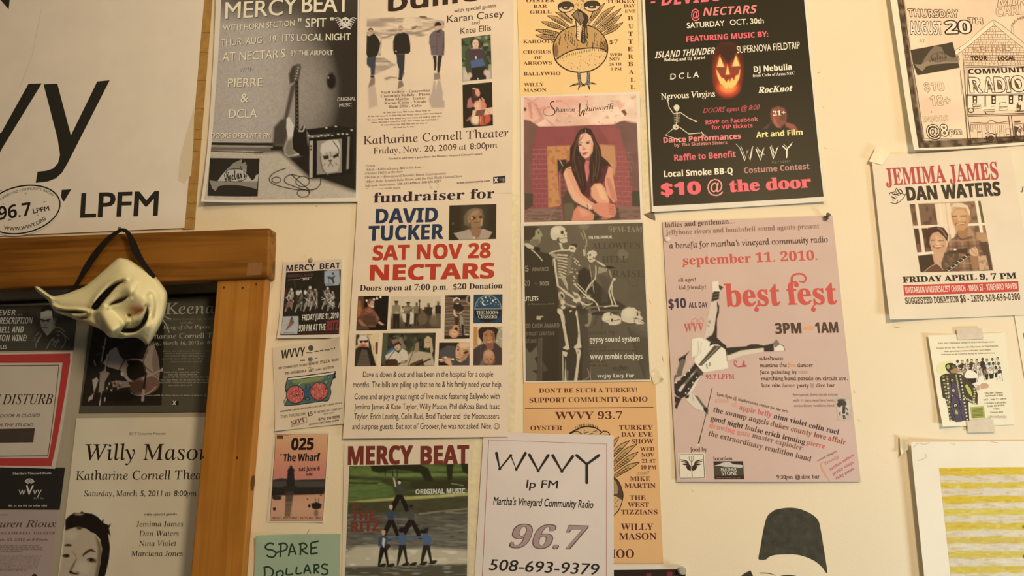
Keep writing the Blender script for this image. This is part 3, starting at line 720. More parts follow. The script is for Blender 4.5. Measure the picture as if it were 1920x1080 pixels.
p.p([(48, 260), (75, 268), (118, 240), (160, 285), (185, 345), (170, 420), (150, 470), (60, 500), (44, 450)], '25211b', 4); p.p([(48, 490), (140, 465), (132, 590), (128, 660), (88, 665), (85, 590), (48, 550)], '3c4049', 5); p.r(84, 665, 125, 690, '3a2c25', 6)
p.e(87, 222, 25, 34, 'c9a68e'); p.p([(60, 215), (65, 192), (88, 185), (110, 195), (112, 215), (90, 200)], '2c221c', 4); p.l([(78, 222), (104, 222)], 5, '6b5145'); p.l([(82, 240), (100, 240)], 4, '8d6c5c')
p.p([(330, 262), (360, 240), (420, 228), (468, 250), (484, 330), (488, 420), (470, 442), (430, 445), (345, 452), (325, 450), (312, 400), (312, 320)], '25211b', 4); p.p([(345, 450), (432, 445), (425, 600), (408, 690), (368, 700), (372, 600), (352, 540)], '33343a', 5); p.r(364, 690, 405, 712, '31261f', 6); p.p([(415, 640), (428, 630), (420, 680)], '7b6c60', 5)
p.e(388, 200, 26, 36, 'd0ad94'); p.p([(362, 188), (368, 165), (395, 158), (415, 175), (417, 195), (390, 182)], 'b59a84', 4); p.l([(368, 205), (400, 203)], 6, '4c3d36'); p.e(342, 420, 7, 7, 'c8a58d')
p.p([(700, 230), (745, 200), (790, 185), (830, 220), (832, 345), (825, 462), (695, 458), (690, 380), (674, 335), (680, 262)], '6f5f62', 4); p.p([(825, 215), (832, 345), (826, 460), (806, 460), (815, 300)], '5a4b4d', 8); p.l([(752, 260), (756, 455)], 4, '4c3e40'); p.l([(695, 380), (735, 370)], 6, '4c3e40'); p.l([(800, 365), (826, 375)], 6, '4c3e40'); p.l([(740, 240), (775, 270), (792, 240)], 5, '4a3c3e')
p.p([(712, 460), (752, 462), (752, 560), (742, 615), (724, 612), (724, 540)], '2d2422', 4); p.p([(762, 462), (808, 462), (790, 590), (778, 640), (758, 638), (758, 560)], '2d2422', 4); p.l([(724, 615), (752, 622)], 6, 'f2dcc2')
p.e(764, 178, 28, 34, 'cfaa92'); p.p([(728, 165), (738, 130), (770, 118), (800, 140), (798, 162), (765, 160), (735, 168)], '241b17', 4); p.p([(745, 215), (792, 190), (785, 230), (758, 235)], '40363a', 5)
p.put(PC)
IB = '4c3226'
s.part('lettering')
for t_, a, b_, y, y2 in (('Niall Vallely - Concertina', 188, 685, 850, 825), ('Caoimhin Vallely - Piano', 188, 685, 886, 862), ('Ross Martin - Guitar', 230, 640, 920, 902), ('Karan Casey - Vocals', 225, 645, 956, 938), ('Kate Ellis - Cello', 272, 600, 992, 978)): s.T(t_, a, y, b_, y2, 25, '6a4c40', 'bserif')
F(660, 0, 2.919)
s.T('with special guests', 560, 73, 790, 44, 20, IB, '', .008); s.T('Karan Casey', 522, 128, 832, 97, 38, '352219', ''); s.T('and', 655, 140, 700, 137, 20, IB); s.T('Kate Ellis', 595, 190, 763, 172, 32, '352219', '')
s.part('title', 'cropped brush-style name'); s.T('buille', 203, 68, 700, 4, 120, '33201a', '', .022)
F(665, 160, 5.267)
s.part('theatre_line'); s.T('Katharine Cornell Theater', 92, 592, 1520, 514, 80, '4a2c26', 'serif', .003)
s.part('date_line'); s.T('Friday, Nov. 20, 2009 at 8:00pm', 190, 684, 1412, 625, 60, '4a2c26', 'serif', .003)
s.part('small_print')
s.T("Funded in part with a grant from the Martha's Vineyard Cultural Council", 338, 740, 1258, 692, 19, '54392d', '', .012, .2)
for t_, a, y, b_, y2 in (('Tickets:', 112, 815, 215, 808), ('Adults - $20 in advance, $25 at the door,', 115, 852, 665, 822), ('Children FREE at the door', 110, 890, 478, 866), ('On sale at - Aboveground Records, Island Entertainment,', 110, 926, 912, 884), ("Alley's Store, Scottish Bake House, and the Oak Bluffs General Store", 115, 970, 1068, 911), ('Info and reservations: 508-693-6996 or 508-696-6337', 112, 1010, 855, 962), ('This is a non-profit event', 110, 1050, 455, 1024)): s.T(t_, a, y, b_, y2, 22, '6a4e40', 'serif', .008)
s.T('www.kctconcerts.com', 1010, 978, 1340, 957, 20, '3c281f', '', .014)
s.greek([(285, 284, 755), (140, 322, 865), (135, 354, 865), (172, 381, 830), (265, 406, 735), (390, 429, 605)], 15, '94755f', -.052, 3)
s.part('logo'); s.poly([(1370, 912), (1490, 900), (1492, 968), (1372, 975)], '2b2330'); s.T('X', 1376, 968, 1420, 965, 48, 'f2e0cc', 'bsans'); s.rect(1432, 926, 1452, 946, '6a5c60'); s.rect(1462, 922, 1482, 956, '8a7c7c')
s.part('stain', 'water stain'); s.line([(745, 960), (755, 1010), (800, 1040), (830, 1000), (800, 945)], 9, 'd4b48e', 6)
F(850, 20, 4.5)
p = s.pic('portrait', [(70, 240), (316, 208), (328, 580), (78, 605)], 'portrait of a woman in a dark top').bg('4e5a3c')
p.patch(30, '8d9678', 0, .3, 2); p.patch(22, '26301f', 0, .25, 5); p.r(70, 500, 330, 610, 'd9c9b4', 60, .9); p.p([(150, 300), (160, 250), (200, 238), (235, 262), (240, 320), (200, 335), (165, 335)], '4b3326', 6)
p.e(190, 288, 27, 38, 'e2bfa4'); p.p([(170, 310), (210, 310), (222, 345), (155, 345)], 'd9b296', 5); p.l([(178, 282), (186, 282)], 4, '4a352b'); p.l([(200, 282), (208, 282)], 4, '4a352b'); p.l([(184, 304), (200, 304)], 4, '9b5b4c')
p.p([(110, 350), (160, 330), (220, 328), (270, 340), (285, 400), (280, 500), (135, 510), (110, 430)], '4a3740', 5); p.p([(100, 380), (120, 350), (160, 420), (155, 520), (150, 560), (128, 555), (105, 500)], '3d4434', 5); p.p([(262, 345), (285, 400), (300, 500), (275, 520), (262, 470), (250, 400)], '35402d', 5)
p.p([(148, 430), (250, 410), (272, 470), (155, 490)], '4f6085', 5); p.p([(158, 490), (278, 478), (280, 590), (142, 596)], '231d1b', 5); p.e(142, 552, 17, 22, 'dab59a', .6); p.e(276, 530, 17, 24, 'dab59a', .6); p.e(192, 403, 6, 12, 'e8dccb'); p.p([(205, 575), (215, 575), (213, 592), (207, 592)], 'd9c9b4'); p.put()
p = s.pic('portrait', [(80, 632), (328, 610), (337, 975), (85, 995)], 'portrait of a cellist on a dark stage').bg('1f1a12')
p.p([(115, 830), (120, 760), (155, 730), (185, 745), (245, 735), (270, 775), (185, 840)], '3a2224', 5); p.p([(118, 825), (125, 760), (148, 735), (165, 790), (185, 825)], 'c77c74', 8, .8); p.p([(240, 735), (262, 755), (268, 775), (245, 765)], 'd9998c', 5)
p.p([(160, 680), (180, 660), (212, 668), (222, 700), (200, 745), (168, 740)], '5a2a22', 6); p.e(207, 698, 19, 34, 'dd9c84', .3, -10); p.e(178, 664, 14, 6, 'e9a58c', .8)
p.e(228, 812, 52, 48, 'd98464', .2); p.e(205, 815, 28, 40, 'eeb898', .8); p.e(235, 918, 82, 55, 'c9573f', .2); p.e(190, 925, 38, 40, 'f3d2b0', .7); p.l([(226, 755), (230, 870)], 12, 'e2a88c'); p.e(170, 830, 18, 12, '2a1714')
p.p([(165, 850), (335, 822), (336, 880), (160, 895)], 'edbc9c', 4); p.p([(195, 850), (275, 836), (258, 892), (185, 896)], '7a4d42', 4); p.l([(222, 900), (220, 972)], 8, '2a1614'); p.l([(258, 895), (266, 960)], 6, '2a1614'); p.l([(286, 845), (320, 885)], 4, 'b98470'); p.p([(110, 935), (140, 900), (150, 915), (120, 940)], 'b3605a', 8); p.put()
s.done()

# ================================================================ fundraiser poster
F(640, 350, 2.203)
PF = 'efd3b1'
s = Sheet('poster', 'tall cream fundraiser poster with blue and red headline over eight small photos', 'poster', [(73, 13), (707, 9), (690, 1033), (11, 1041)], PF, .0032, {'b': .003, 'l': .0015}, nu=28)
s.part('headline'); s.T('fundraiser for', 136, 69, 635, 49, 40, '2f2030', 'bserif', .008)
s.part('name', 'navy block capitals'); s.T('DAVID', 145, 154, 398, 147, 58, '22344f', 'bsans', .022); s.T('TUCKER', 115, 226, 422, 217, 60, '22344f', 'bsans', .022)
s.part('date_and_venue', 'red block capitals'); s.T('SAT NOV 28', 133, 306, 616, 295, 60, 'c03c28', 'bsans', .024); s.T('NECTARS', 122, 389, 630, 379, 62, 'c03c28', 'bsans', .026)
s.part('lettering')
s.T('Doors open at 7:00 p.m.', 80, 432, 440, 427, 23, '34232f', 'bserif', .008); s.T('$20 Donation', 463, 426, 666, 421, 23, '34232f', 'bserif', .008)
BK = '2f2430'
for t_, a, b_, y in (('Dave is down & out and has been in the hospital for a couple', 93, 628, 788), ('months. The bills are piling up fast so he & his family need your help.', 52, 665, 830), ('Come and enjoy a great night of live music featuring Ballywho with', 58, 655, 879), ('Jemima James & Kate Taylor, Willy Mason, Phil daRosa Band, Isaac', 57, 655, 921), ('Taylor, Erich Leuning, Colin Ruel, Brad Tucker and  the Mooncussers', 57, 653, 961), ("and surprise guests. But not ol' Groover, he was not asked. Nice.", 50, 624, 1002)): s.T(t_, a, y, b_, y - 2, 24, BK, '', .006)
s.part('smiley'); s.line(oval(643, 990, 11, 12, 0, 20), 2, BK, closed=True); s.ell(639, 986, 1.6, 2, BK); s.ell(647, 986, 1.6, 2, BK); s.line([(636, 993), (643, 998), (650, 993)], 2, BK, 4)
F(830, 370, 10.8)
p = s.pic('portrait', [(142, 178), (1092, 148), (1086, 852), (130, 880)], 'portrait of a grey-haired person in glasses').bg('33291a')
p.r(400, 180, 900, 700, '4b3f2c', 120, .7); p.p([(230, 740), (440, 690), (560, 650), (700, 700), (830, 650), (1010, 715), (930, 850), (340, 872)], 'b19b86', 12); p.gn(25, .08, 4)
p.p([(440, 560), (430, 400), (520, 270), (660, 230), (790, 260), (840, 380), (820, 560), (760, 660), (560, 660), (520, 600)], '6d5e46', 20); p.p([(560, 640), (800, 640), (760, 790), (690, 860), (600, 780)], '99714f', 14)
p.p([(500, 440), (530, 350), (600, 290), (720, 260), (790, 320), (805, 450), (790, 580), (700, 640), (600, 630), (540, 540)], '9a7250', 14); p.p([(560, 400), (620, 290), (760, 270), (700, 360)], 'b08a6a', 30, .7); p.p([(790, 440), (815, 450), (805, 580), (770, 600)], 'b9a07c', 14, .8)
p.p([(510, 400), (560, 340), (640, 270), (770, 270), (830, 330), (790, 250), (680, 225), (560, 250), (490, 350)], '7d6e55', 14); p.e(620, 428, 60, 34, '4c3624', .5); p.e(770, 410, 34, 30, '4c3624', .5); p.l([(520, 420), (590, 420)], 10, 'c09a50'); p.e(596, 432, 14, 20, 'f0dfae', .6); p.l([(570, 395), (690, 392)], 8, 'b58a48'); p.p([(690, 460), (740, 400), (760, 470), (720, 490)], 'a97f5e', 14); p.l([(650, 530), (750, 525)], 14, '5e3a2c', 8); p.l([(655, 545), (745, 538)], 8, 'b9856c', 6); p.l([(560, 540), (560, 660)], 30, '4a3826', 20, .7); p.e(645, 830, 22, 26, 'd9c39a', .4); p.p([(505, 440), (540, 470), (540, 550), (510, 520)], 'a07a56', 10); p.e(215, 540, 26, 16, '5a6a44', .8, -50); p.put()
F(660, 540, 6.75)
p = s.pic('photograph', [(88, 110), (473, 104), (452, 536), (64, 542)], 'photo of a seated man in a checked shirt').bg('1f140e')
p.r(70, 110, 160, 480, '6a4028', 10); p.p([(85, 240), (135, 250), (130, 360), (80, 380)], 'b8703c', 14); p.e(105, 215, 20, 50, 'a2704a', .8); p.p([(300, 120), (470, 110), (452, 470), (320, 420)], '19130e', 20)
for x, y in ((195, 165), (286, 150), (325, 137), (368, 120)): p.e(x, y, 13, 14, 'fdf3e0', .5)
p.p([(150, 270), (220, 235), (280, 270), (320, 330), (340, 420), (300, 500), (140, 500), (100, 440), (85, 380)], '7d4a36', 10); p.gn(26, .28, 4); p.p([(180, 290), (230, 250), (270, 300), (230, 330)], 'b06a52', 12, .7); p.p([(150, 340), (300, 360), (320, 470), (140, 480)], '4d3a28', 16, .8)
p.e(248, 198, 40, 52, 'cf9c78', .25); p.p([(208, 190), (215, 150), (260, 142), (290, 165), (250, 170), (225, 215)], '6d5038', 6); p.e(268, 240, 20, 14, 'e0ccb4', .6); p.e(275, 205, 6, 5, '5a3a28'); p.p([(100, 400), (150, 440), (195, 480), (180, 505), (130, 480), (85, 420)], 'a06e50', 8); p.p([(330, 440), (360, 425), (420, 470), (380, 475)], 'cf9c7c', 7); p.p([(85, 480), (200, 490), (230, 530), (66, 535)], '5a4638', 10); p.p([(320, 330), (360, 400), (340, 420), (315, 380)], '8a6c50', 8); p.put()
G = [(498, 112), (1134, 100), (1128, 518), (492, 525)]
p = s.pic('photograph', G, 'sepia photo of a string band in a field').grad([(0, 'dcc5a4'), (.45, 'd8c0a0'), (.6, 'a08a6c'), (.72, '6b5b44'), (1, '4c402e')])
def bandman(x, top, h, w, shirt, leg, hat=None):
    p.p([(x - w * .5, top + h * .18), (x, top + h * .13), (x + w * .5, top + h * .18), (x + w * .5, top + h * .5), (x - w * .5, top + h * .5)], shirt, 7)
    p.p([(x - w * .42, top + h * .48), (x + w * .42, top + h * .48), (x + w * .36, top + h), (x + w * .05, top + h), (x, top + h * .6), (x - w * .06, top + h), (x - w * .4, top + h)], leg, 6)
    p.e(x, top + h * .085, w * .2, h * .075, '6d543f', .3)
    if hat: p.e(x, top + h * .035, w * .28, h * .035, hat, .4)
bandman(568, 165, 350, 105, '8f8064', '2a2118', '2a2118'); bandman(718, 180, 320, 105, '7c6c52', '2f261b', '4a3c2a'); bandman(825, 182, 300, 80, '83735a', '3a2f22'); bandman(928, 240, 250, 70, '3a3024', '3c3224'); bandman(975, 195, 310, 88, '352b20', '4a3e2c', '8c7a5e'); bandman(1096, 170, 330, 76, '2e261c', '6a5a44', 'a08c6c')
p.p([(640, 330), (690, 320), (690, 440), (655, 430)], 'e8d6b8', 7, .8); p.p([(745, 300), (790, 330), (785, 455), (735, 460)], 'e8d6b8', 7, .8)
p.e(900, 390, 62, 80, '6f5c42', .3); p.e(870, 300, 40, 40, '6f5c42', .4); p.l([(858, 160), (862, 330)], 13, '2a2017'); p.e(860, 170, 12, 22, '2a2017'); p.l([(640, 260), (720, 265), (800, 240)], 9, 'b39c78'); p.l([(640, 320), (710, 330), (790, 250)], 8, '3a2f22'); p.e(690, 268, 40, 22, 'a08a68', .5); p.e(650, 245, 14, 14, '5a4733'); p.l([(975, 330), (1040, 245)], 8, '3a2f22'); p.l([(560, 300), (640, 330)], 8, 'b9a482', a=.7); p.e(575, 315, 26, 18, 'b39c78', .5); p.e(1035, 420, 48, 60, '786850', .8); p.put()
p = s.pic('portrait', [(62, 588), (348, 582), (325, 992), (42, 996)], 'portrait of a bearded man in sunglasses').bg('c7a983')
p.p([(215, 585), (345, 582), (325, 990), (280, 830), (245, 700)], 'e6cb9c', 12); p.r(305, 690, 338, 840, '7c3f28', 6); p.r(200, 585, 265, 600, 'b98a3c', 6); p.l([(285, 730), (283, 790)], 7, '33251c'); p.p([(60, 600), (100, 590), (85, 720), (55, 730)], '4a3326', 8)
p.e(155, 680, 72, 90, 'e6cdb4', .2); p.p([(85, 650), (100, 605), (160, 595), (215, 625), (225, 680), (200, 640), (150, 615), (110, 630)], '5a4636', 7); p.p([(95, 640), (120, 600), (190, 605), (215, 655), (150, 625)], 'eedcc6', 8, .8); p.e(155, 735, 55, 32, 'c9835a', .6); p.e(153, 735, 24, 8, 'a04a34', .7)
p.p([(105, 668), (150, 672), (215, 660), (212, 688), (180, 700), (160, 682), (130, 702), (108, 695)], '40211f', 4); p.p([(55, 780), (100, 745), (215, 750), (260, 800), (315, 990), (42, 995), (48, 860)], '2b2419', 9); p.p([(60, 770), (110, 740), (100, 800), (150, 850), (90, 990), (45, 995)], '3a3122', 10, .7); p.p([(135, 780), (200, 790), (245, 990), (70, 992)], '625648', 12)
for y in (860, 900, 940): p.l([(90, y), (150, y + 10), (235, y - 5)], 9, '4c4136', 7, .6)
p.p([(215, 640), (250, 720), (260, 800), (225, 770)], '2b1d16', 8); p.put()
p = s.pic('photograph', [(400, 575), (1066, 570), (1050, 988), (376, 990)], 'photo of three singers with guitars under trees').bg('3c3a2a')
p.patch(70, '6b6c50', 0, .35, 2); p.patch(45, '22231a', .05, .3, 7); p.p([(400, 580), (460, 580), (440, 980), (378, 985)], '55543f', 14)
p.e(552, 668, 42, 52, '8c6f58', .25); p.p([(508, 660), (520, 628), (560, 622), (590, 645), (560, 650)], '33291f', 7); p.p([(600, 660), (640, 640), (690, 760), (640, 780)], '8f7660', 8); p.l([(600, 670), (640, 625)], 9, 'a88c72')
p.p([(470, 800), (520, 760), (560, 790), (500, 850), (460, 845)], '4c78a4', 8)
p.p([(430, 860), (540, 790), (600, 830), (640, 770), (700, 800), (735, 900), (735, 985), (590, 985), (520, 900), (440, 910)], 'd9cab0', 8); p.gn(22, .07, 3); p.e(585, 745, 40, 48, 'd2ac8c', .25); p.p([(538, 750), (545, 705), (590, 685), (630, 710), (632, 745), (600, 712), (560, 735)], '3e2a1d', 7); p.l([(560, 765), (585, 770)], 7, '8d5142')
p.p([(450, 910), (560, 900), (590, 930), (590, 985), (430, 985)], '4b2f22', 10); p.l([(430, 950), (545, 800)], 10, '26211c'); p.l([(600, 965), (725, 920)], 26, '2a211b'); p.e(660, 950, 40, 24, 'b98d70', .6); p.l([(378, 985), (470, 940)], 7, '1d1914')
W_ = lambda pts: [(965 + (x - 1140) * .8, y) for x, y in pts]
p.e(965, 690, 40, 72, 'd3b18e', .25); p.p(W_([(1080, 760), (1090, 650), (1140, 610), (1200, 640), (1225, 800), (1190, 850), (1175, 720), (1120, 660), (1105, 760)]), 'c5aa7c', 8); p.l([(960, 725), (980, 725)], 7, '8d4a3c'); p.e(953, 690, 8, 5, '4b3526'); p.e(982, 690, 8, 5, '4b3526')
p.p(W_([(830, 850), (900, 800), (960, 800), (1060, 810), (1200, 830), (1255, 985), (800, 985)]), 'c2ab8c', 12); p.gn(20, .05, 9); p.p(W_([(930, 700), (1000, 690), (1000, 800), (930, 830)]), '9b8163', 12); p.p(W_([(870, 960), (1060, 900), (1090, 985), (850, 985)]), '5a3826', 10); p.l(W_([(830, 980), (900, 830), (950, 690)]), 9, '2a211b'); p.l(W_([(960, 985), (1180, 900)]), 20, '33271e'); p.put()
F(800, 540, 6.75)
p = s.pic('photograph', [(240, 98), (556, 92), (546, 642), (228, 648)], 'photo of a hatted man leaning on a guitar').bg('5a4436')
for i in range(22):
    y = 110 + i * 25; p.l([(232, y + (i % 3) * 5), (330 + (i * 37) % 60, y - 6), (548, y + ((i * 7) % 5) * 4 - 8)], 11, 'a89178' if i % 2 else '8d7762', 7, .75, 4)
p.r(228, 610, 548, 650, '2a1b14', 14); p.p([(240, 98), (556, 92), (553, 130), (440, 150), (300, 120)], '2d201a', 10); p.e(545, 150, 42, 58, 'a9937e', .25); p.e(548, 150, 28, 42, '4a372c', .3)
p.p([(335, 250), (360, 210), (420, 200), (470, 240), (480, 285), (430, 300), (360, 300)], '33251d', 7); p.p([(335, 190), (340, 145), (385, 120), (425, 140), (430, 180), (395, 155), (350, 165)], 'e0d0bc', 6); p.e(392, 172, 30, 32, '6b4a38', .3); p.p([(350, 190), (380, 215), (425, 205), (430, 160), (440, 220), (400, 240), (345, 230)], '2a1c15', 6); p.e(395, 200, 18, 8, 'd9c3ac', .6)
p.p([(340, 285), (362, 275), (375, 340), (420, 380), (400, 392), (345, 345)], 'd8b496', 6); p.p([(480, 270), (470, 300), (405, 325), (405, 340), (450, 320)], 'd8b496', 5); p.p([(430, 350), (465, 370), (470, 470), (495, 570), (460, 575), (430, 480), (415, 400)], 'a18d78', 7); p.p([(355, 360), (425, 380), (410, 470), (362, 490)], '4b3629', 8); p.p([(440, 460), (475, 470), (475, 600), (455, 610)], '2d211a', 7); p.e(500, 600, 32, 12, '33251d', .5); p.e(510, 595, 24, 7, 'd9cbb8', .7)
p.l([(410, 310), (372, 520)], 11, '33241b'); p.e(350, 575, 62, 58, 'd59a70', .14); p.e(372, 515, 42, 46, 'd08f62', .16); p.e(352, 570, 36, 36, 'e6b48c', .9); p.e(372, 520, 16, 15, '34211a'); p.l([(335, 560), (362, 568)], 8, '34211a'); p.p([(380, 500), (402, 510), (395, 545), (380, 550)], '3d261c', 5); p.put()
p = s.pic('logo', [(600, 90), (963, 84), (956, 447), (594, 450)], 'square blue band logo with moon and stars').bg('234258')
p.e(776, 300, 168, 135, '201d1e', .03); p.p([(612, 272), (625, 200), (665, 140), (720, 108), (780, 97), (840, 108), (895, 145), (935, 200), (948, 268)], '2b4b61', 3); p.l([(612, 272), (625, 200), (665, 140), (720, 108), (780, 97), (840, 108), (895, 145), (935, 200), (948, 268), (612, 272)], 6, 'b9b8a8')
p.e(735, 192, 32, 32, 'eee6d2'); p.e(748, 187, 29, 29, '2b4b61')
for x, y, r in ((706, 143, 8), (750, 125, 10), (814, 138, 5), (870, 148, 7), (773, 168, 8), (842, 165, 13), (878, 188, 6), (818, 201, 7), (907, 213, 6), (782, 212, 4), (645, 225, 5), (685, 178, 4), (655, 188, 3), (862, 222, 4), (795, 120, 3)): p.e(x, y, r, r, 'ece4d0', .5)
p.put()
s.part('lettering'); s.T('THE MOON-', 634, 338, 920, 335, 44, 'c9c2ae', 'bserif', .012); s.T('CUSSERS', 655, 390, 895, 388, 44, 'c9c2ae', 'bserif', .012)
p = s.pic('portrait', [(164, 694), (546, 692), (546, 982), (154, 984)], 'photo of a man reaching toward the lens').bg('33271f')
p.p([(164, 800), (270, 730), (370, 740), (380, 900), (350, 980), (165, 880)], '554e4c', 14); p.p([(360, 900), (546, 860), (546, 984), (350, 984)], '4f4844', 12)
p.p([(370, 800), (390, 720), (420, 694), (546, 692), (546, 830), (500, 900), (430, 945), (390, 920), (372, 870)], 'd9a67c', 10); p.p([(420, 694), (546, 692), (546, 740), (500, 760), (430, 760)], 'e8c69c', 26, .8); p.p([(470, 830), (546, 800), (540, 850), (450, 935), (430, 900)], 'a8714e', 22, .7)
p.p([(388, 790), (400, 765), (418, 790), (410, 800)], '402a1f', 5); p.p([(465, 822), (500, 800), (540, 805), (510, 832), (480, 838)], '402a1f', 6); p.l([(395, 740), (420, 765)], 9, '5a3a28'); p.l([(470, 790), (530, 790)], 9, '5a3a28'); p.p([(415, 800), (445, 860), (410, 862)], 'c48a62', 8); p.p([(385, 868), (420, 878), (445, 895), (410, 915), (388, 900)], '6a3024', 5); p.l([(390, 880), (432, 893)], 8, 'f3e6d2')
p.p([(240, 900), (300, 895), (330, 982), (290, 984), (240, 945)], 'dba981', 8); p.l([(185, 930), (245, 915)], 25, 'c9906c'); p.l([(165, 912), (200, 908)], 18, 'e8cdb4'); p.l([(215, 885), (240, 880)], 20, 'c9906c'); p.e(245, 882, 14, 12, 'f0dcc6', .5); p.l([(260, 895), (345, 905)], 20, 'd8a47c'); p.e(335, 905, 14, 11, 'eed8c0', .5); p.e(190, 970, 40, 14, '1f1712', .7); p.put()
p = s.pic('portrait', [(600, 497), (962, 493), (957, 980), (592, 984)], 'portrait of a smiling young man holding a baby').bg('b89878')
p.r(598, 495, 650, 720, 'c9864a', 8); p.r(648, 495, 690, 720, 'ddc3a0', 10); p.p([(870, 495), (962, 493), (960, 720), (880, 700)], 'a89f80', 14); p.patch(30, 'd0c6a8', .1, .3, 6, inside=[(880, 495), (962, 493), (960, 720), (890, 700)])
p.p([(594, 780), (680, 720), (760, 700), (870, 690), (955, 770), (957, 980), (592, 984)], '4c3a34', 9); p.l([(690, 730), (680, 980)], 5, '6b5750', 5); p.p([(660, 620), (655, 540), (690, 500), (860, 495), (915, 530), (890, 600), (872, 700), (860, 600), (820, 540), (740, 560), (715, 640), (725, 710)], '36231a', 8)
p.p([(715, 640), (722, 570), (780, 530), (850, 555), (868, 640), (850, 710), (800, 750), (745, 715)], 'b07852', 9); p.p([(760, 700), (850, 700), (850, 770), (800, 800), (760, 760)], '8f5c40', 10); p.p([(845, 560), (868, 640), (845, 710), (835, 640)], '7d4c34', 10, .8); p.l([(738, 590), (770, 585)], 8, '4c3020'); p.l([(815, 580), (845, 585)], 8, '4c3020'); p.e(755, 605, 10, 6, '3a2418'); p.e(828, 602, 10, 6, '3a2418'); p.p([(785, 600), (805, 650), (780, 652)], 'c28a62', 8); p.l([(770, 685), (800, 690), (835, 675)], 9, 'f0dcc4', sm=4); p.l([(765, 678), (800, 696), (840, 670)], 4, '7a3a2a', sm=4)
p.e(790, 880, 74, 92, 'bb8560', .12); p.e(785, 830, 50, 40, 'cf9c76', .9); p.e(760, 905, 10, 6, '4a2a1c'); p.e(820, 905, 10, 6, '4a2a1c'); p.e(790, 935, 10, 8, '8f5a40', .8); p.l([(770, 958), (815, 955)], 7, '7d3c2c'); p.e(850, 940, 18, 30, '9a6244', .8); p.p([(670, 984), (710, 900), (740, 960), (720, 984)], '7d6a5a', 10); p.p([(840, 984), (862, 930), (880, 984)], '4a3a34', 8); p.put()
s.done()
# ================================================================ orange turkey poster, upper one
F(970, 0, 5.4)
PO = 'fccd8c'
s = Sheet('poster', 'orange show poster with a drawn big-eyed turkey, above the seated woman', 'poster', [(-6, -160), (1206, -160), (1247, 990), (32, 990)], PO, .0012, {'w': .001})
TK = '55261c'; K = '33201a'
s.part('lettering')
for t_, a, b_, y, h in (('OYSTER', 92, 380, 30, 34), ('BAR', 165, 303, 87, 32), ('GRILL', 128, 350, 145, 32), ('KAHOOTS', 60, 372, 442, 34), ('CHORUS', 60, 342, 548, 34), ('OF', 175, 248, 605, 32), ('ARROWS', 62, 352, 660, 32), ('BALLYWHO', 65, 437, 768, 34), ('WILLY', 70, 268, 880, 34), ('MASON', 65, 295, 935, 34), ('TURKEY', 905, 1200, 36, 34), ('DAY', 1078, 1195, 80, 32), ('EVE', 1088, 1200, 135, 32), ('$7', 935, 1020, 448, 38), ('WED', 935, 1058, 575, 30), ('NOV', 932, 1045, 618, 30), ('26 TH', 930, 1055, 670, 27), ('9 PM', 945, 1055, 720, 28)): s.T(t_, a, y, b_, y - 4, h, TK, 'bserif')
for c, x, y in zip('BUTTERBALL', (1118, 1126, 1120, 1120, 1116, 1122, 1122, 1128, 1144, 1144), (210, 290, 368, 446, 522, 600, 674, 754, 834, 908)): s.T(c, x, y, x + 52, y - 1, 42, TK, 'bserif')
s.part('drawing', 'ink drawing of a turkey')
LF = [((560, 240), (470, 160), (385, 130)), ((520, 280), (400, 200), (300, 165)), ((470, 300), (340, 255), (243, 225)), ((440, 350), (300, 330), (185, 308)), ((420, 390), (290, 380), (185, 360))]
RF_ = [((710, 250), (800, 130), (888, 35)), ((760, 280), (880, 150), (985, 65)), ((800, 300), (930, 190), (1050, 92)), ((840, 325), (960, 230), (1060, 150)), ((870, 355), (980, 290), (1070, 232))]
for a, m, e in LF + RF_:
    dx, dy = e[0] - a[0], e[1] - a[1]; l = math.hypot(dx, dy); nx, ny = -dy / l * 24, dx / l * 24
    s.poly([a, (m[0] + nx, m[1] + ny), e, (m[0] - nx, m[1] - ny)], 'c59a66')
    s.line([(a[0] + nx * .4, a[1] + ny * .4), (m[0] + nx, m[1] + ny), e], 6, K, 5); s.line([(a[0] - nx * .4, a[1] - ny * .4), (m[0] - nx, m[1] - ny), e], 6, K, 5); s.line([a, ((m[0] + e[0]) / 2, (m[1] + e[1]) / 2)], 4, K)
    for k in range(7):
        t = .18 + k * .08; x, y = a[0] + dx * t, a[1] + dy * t; s.line([(x, y), (x + nx * .7 + dx * .05, y + ny * .7 + dy * .05)], 5, K); s.line([(x, y), (x - nx * .7 + dx * .05, y - ny * .7 + dy * .05)], 5, K)
body = [(365, 480), (385, 410), (440, 330), (520, 285), (620, 265), (720, 265), (810, 305), (880, 380), (912, 460), (910, 545), (880, 620), (810, 690), (720, 728), (620, 738), (510, 715), (420, 655), (378, 590)]
s.poly(body, 'eec283', 5)
s.poly([(365, 480), (385, 410), (440, 330), (520, 285), (620, 265), (720, 265), (810, 305), (880, 380), (912, 460), (912, 530), (880, 510), (800, 490), (700, 488), (600, 500), (480, 545), (400, 590), (372, 560)], 'c7995f', 4)
s.poly([(890, 400), (912, 460), (912, 530), (870, 500), (880, 440)], '8a6440'); s.poly([(372, 480), (395, 430), (420, 520), (400, 590), (376, 560)], '8a6440')
s.line(body, 11, K, 5, True); s.line([(400, 600), (470, 555), (560, 515), (640, 500), (760, 490), (860, 500), (912, 540)], 12, K, 5)
R = random.Random(4)
for i in range(46):
    x = R.uniform(400, 890); y = R.uniform(330, 480)
    if ((x - 640) / 260) ** 2 + ((y - 500) / 215) ** 2 < .9: s.line([(x, y - 28), (x + 8, y - 6), (x - 2, y + 16), (x + 10, y + 26)], 5.5, K, 3)
for i in range(26): x = 400 + i * 19; y = 602 - 100 * math.sin((x - 400) / 510 * 1.9); s.line([(x, y - 4), (x + R.uniform(-6, 6), y + R.uniform(14, 30))], 5, K)
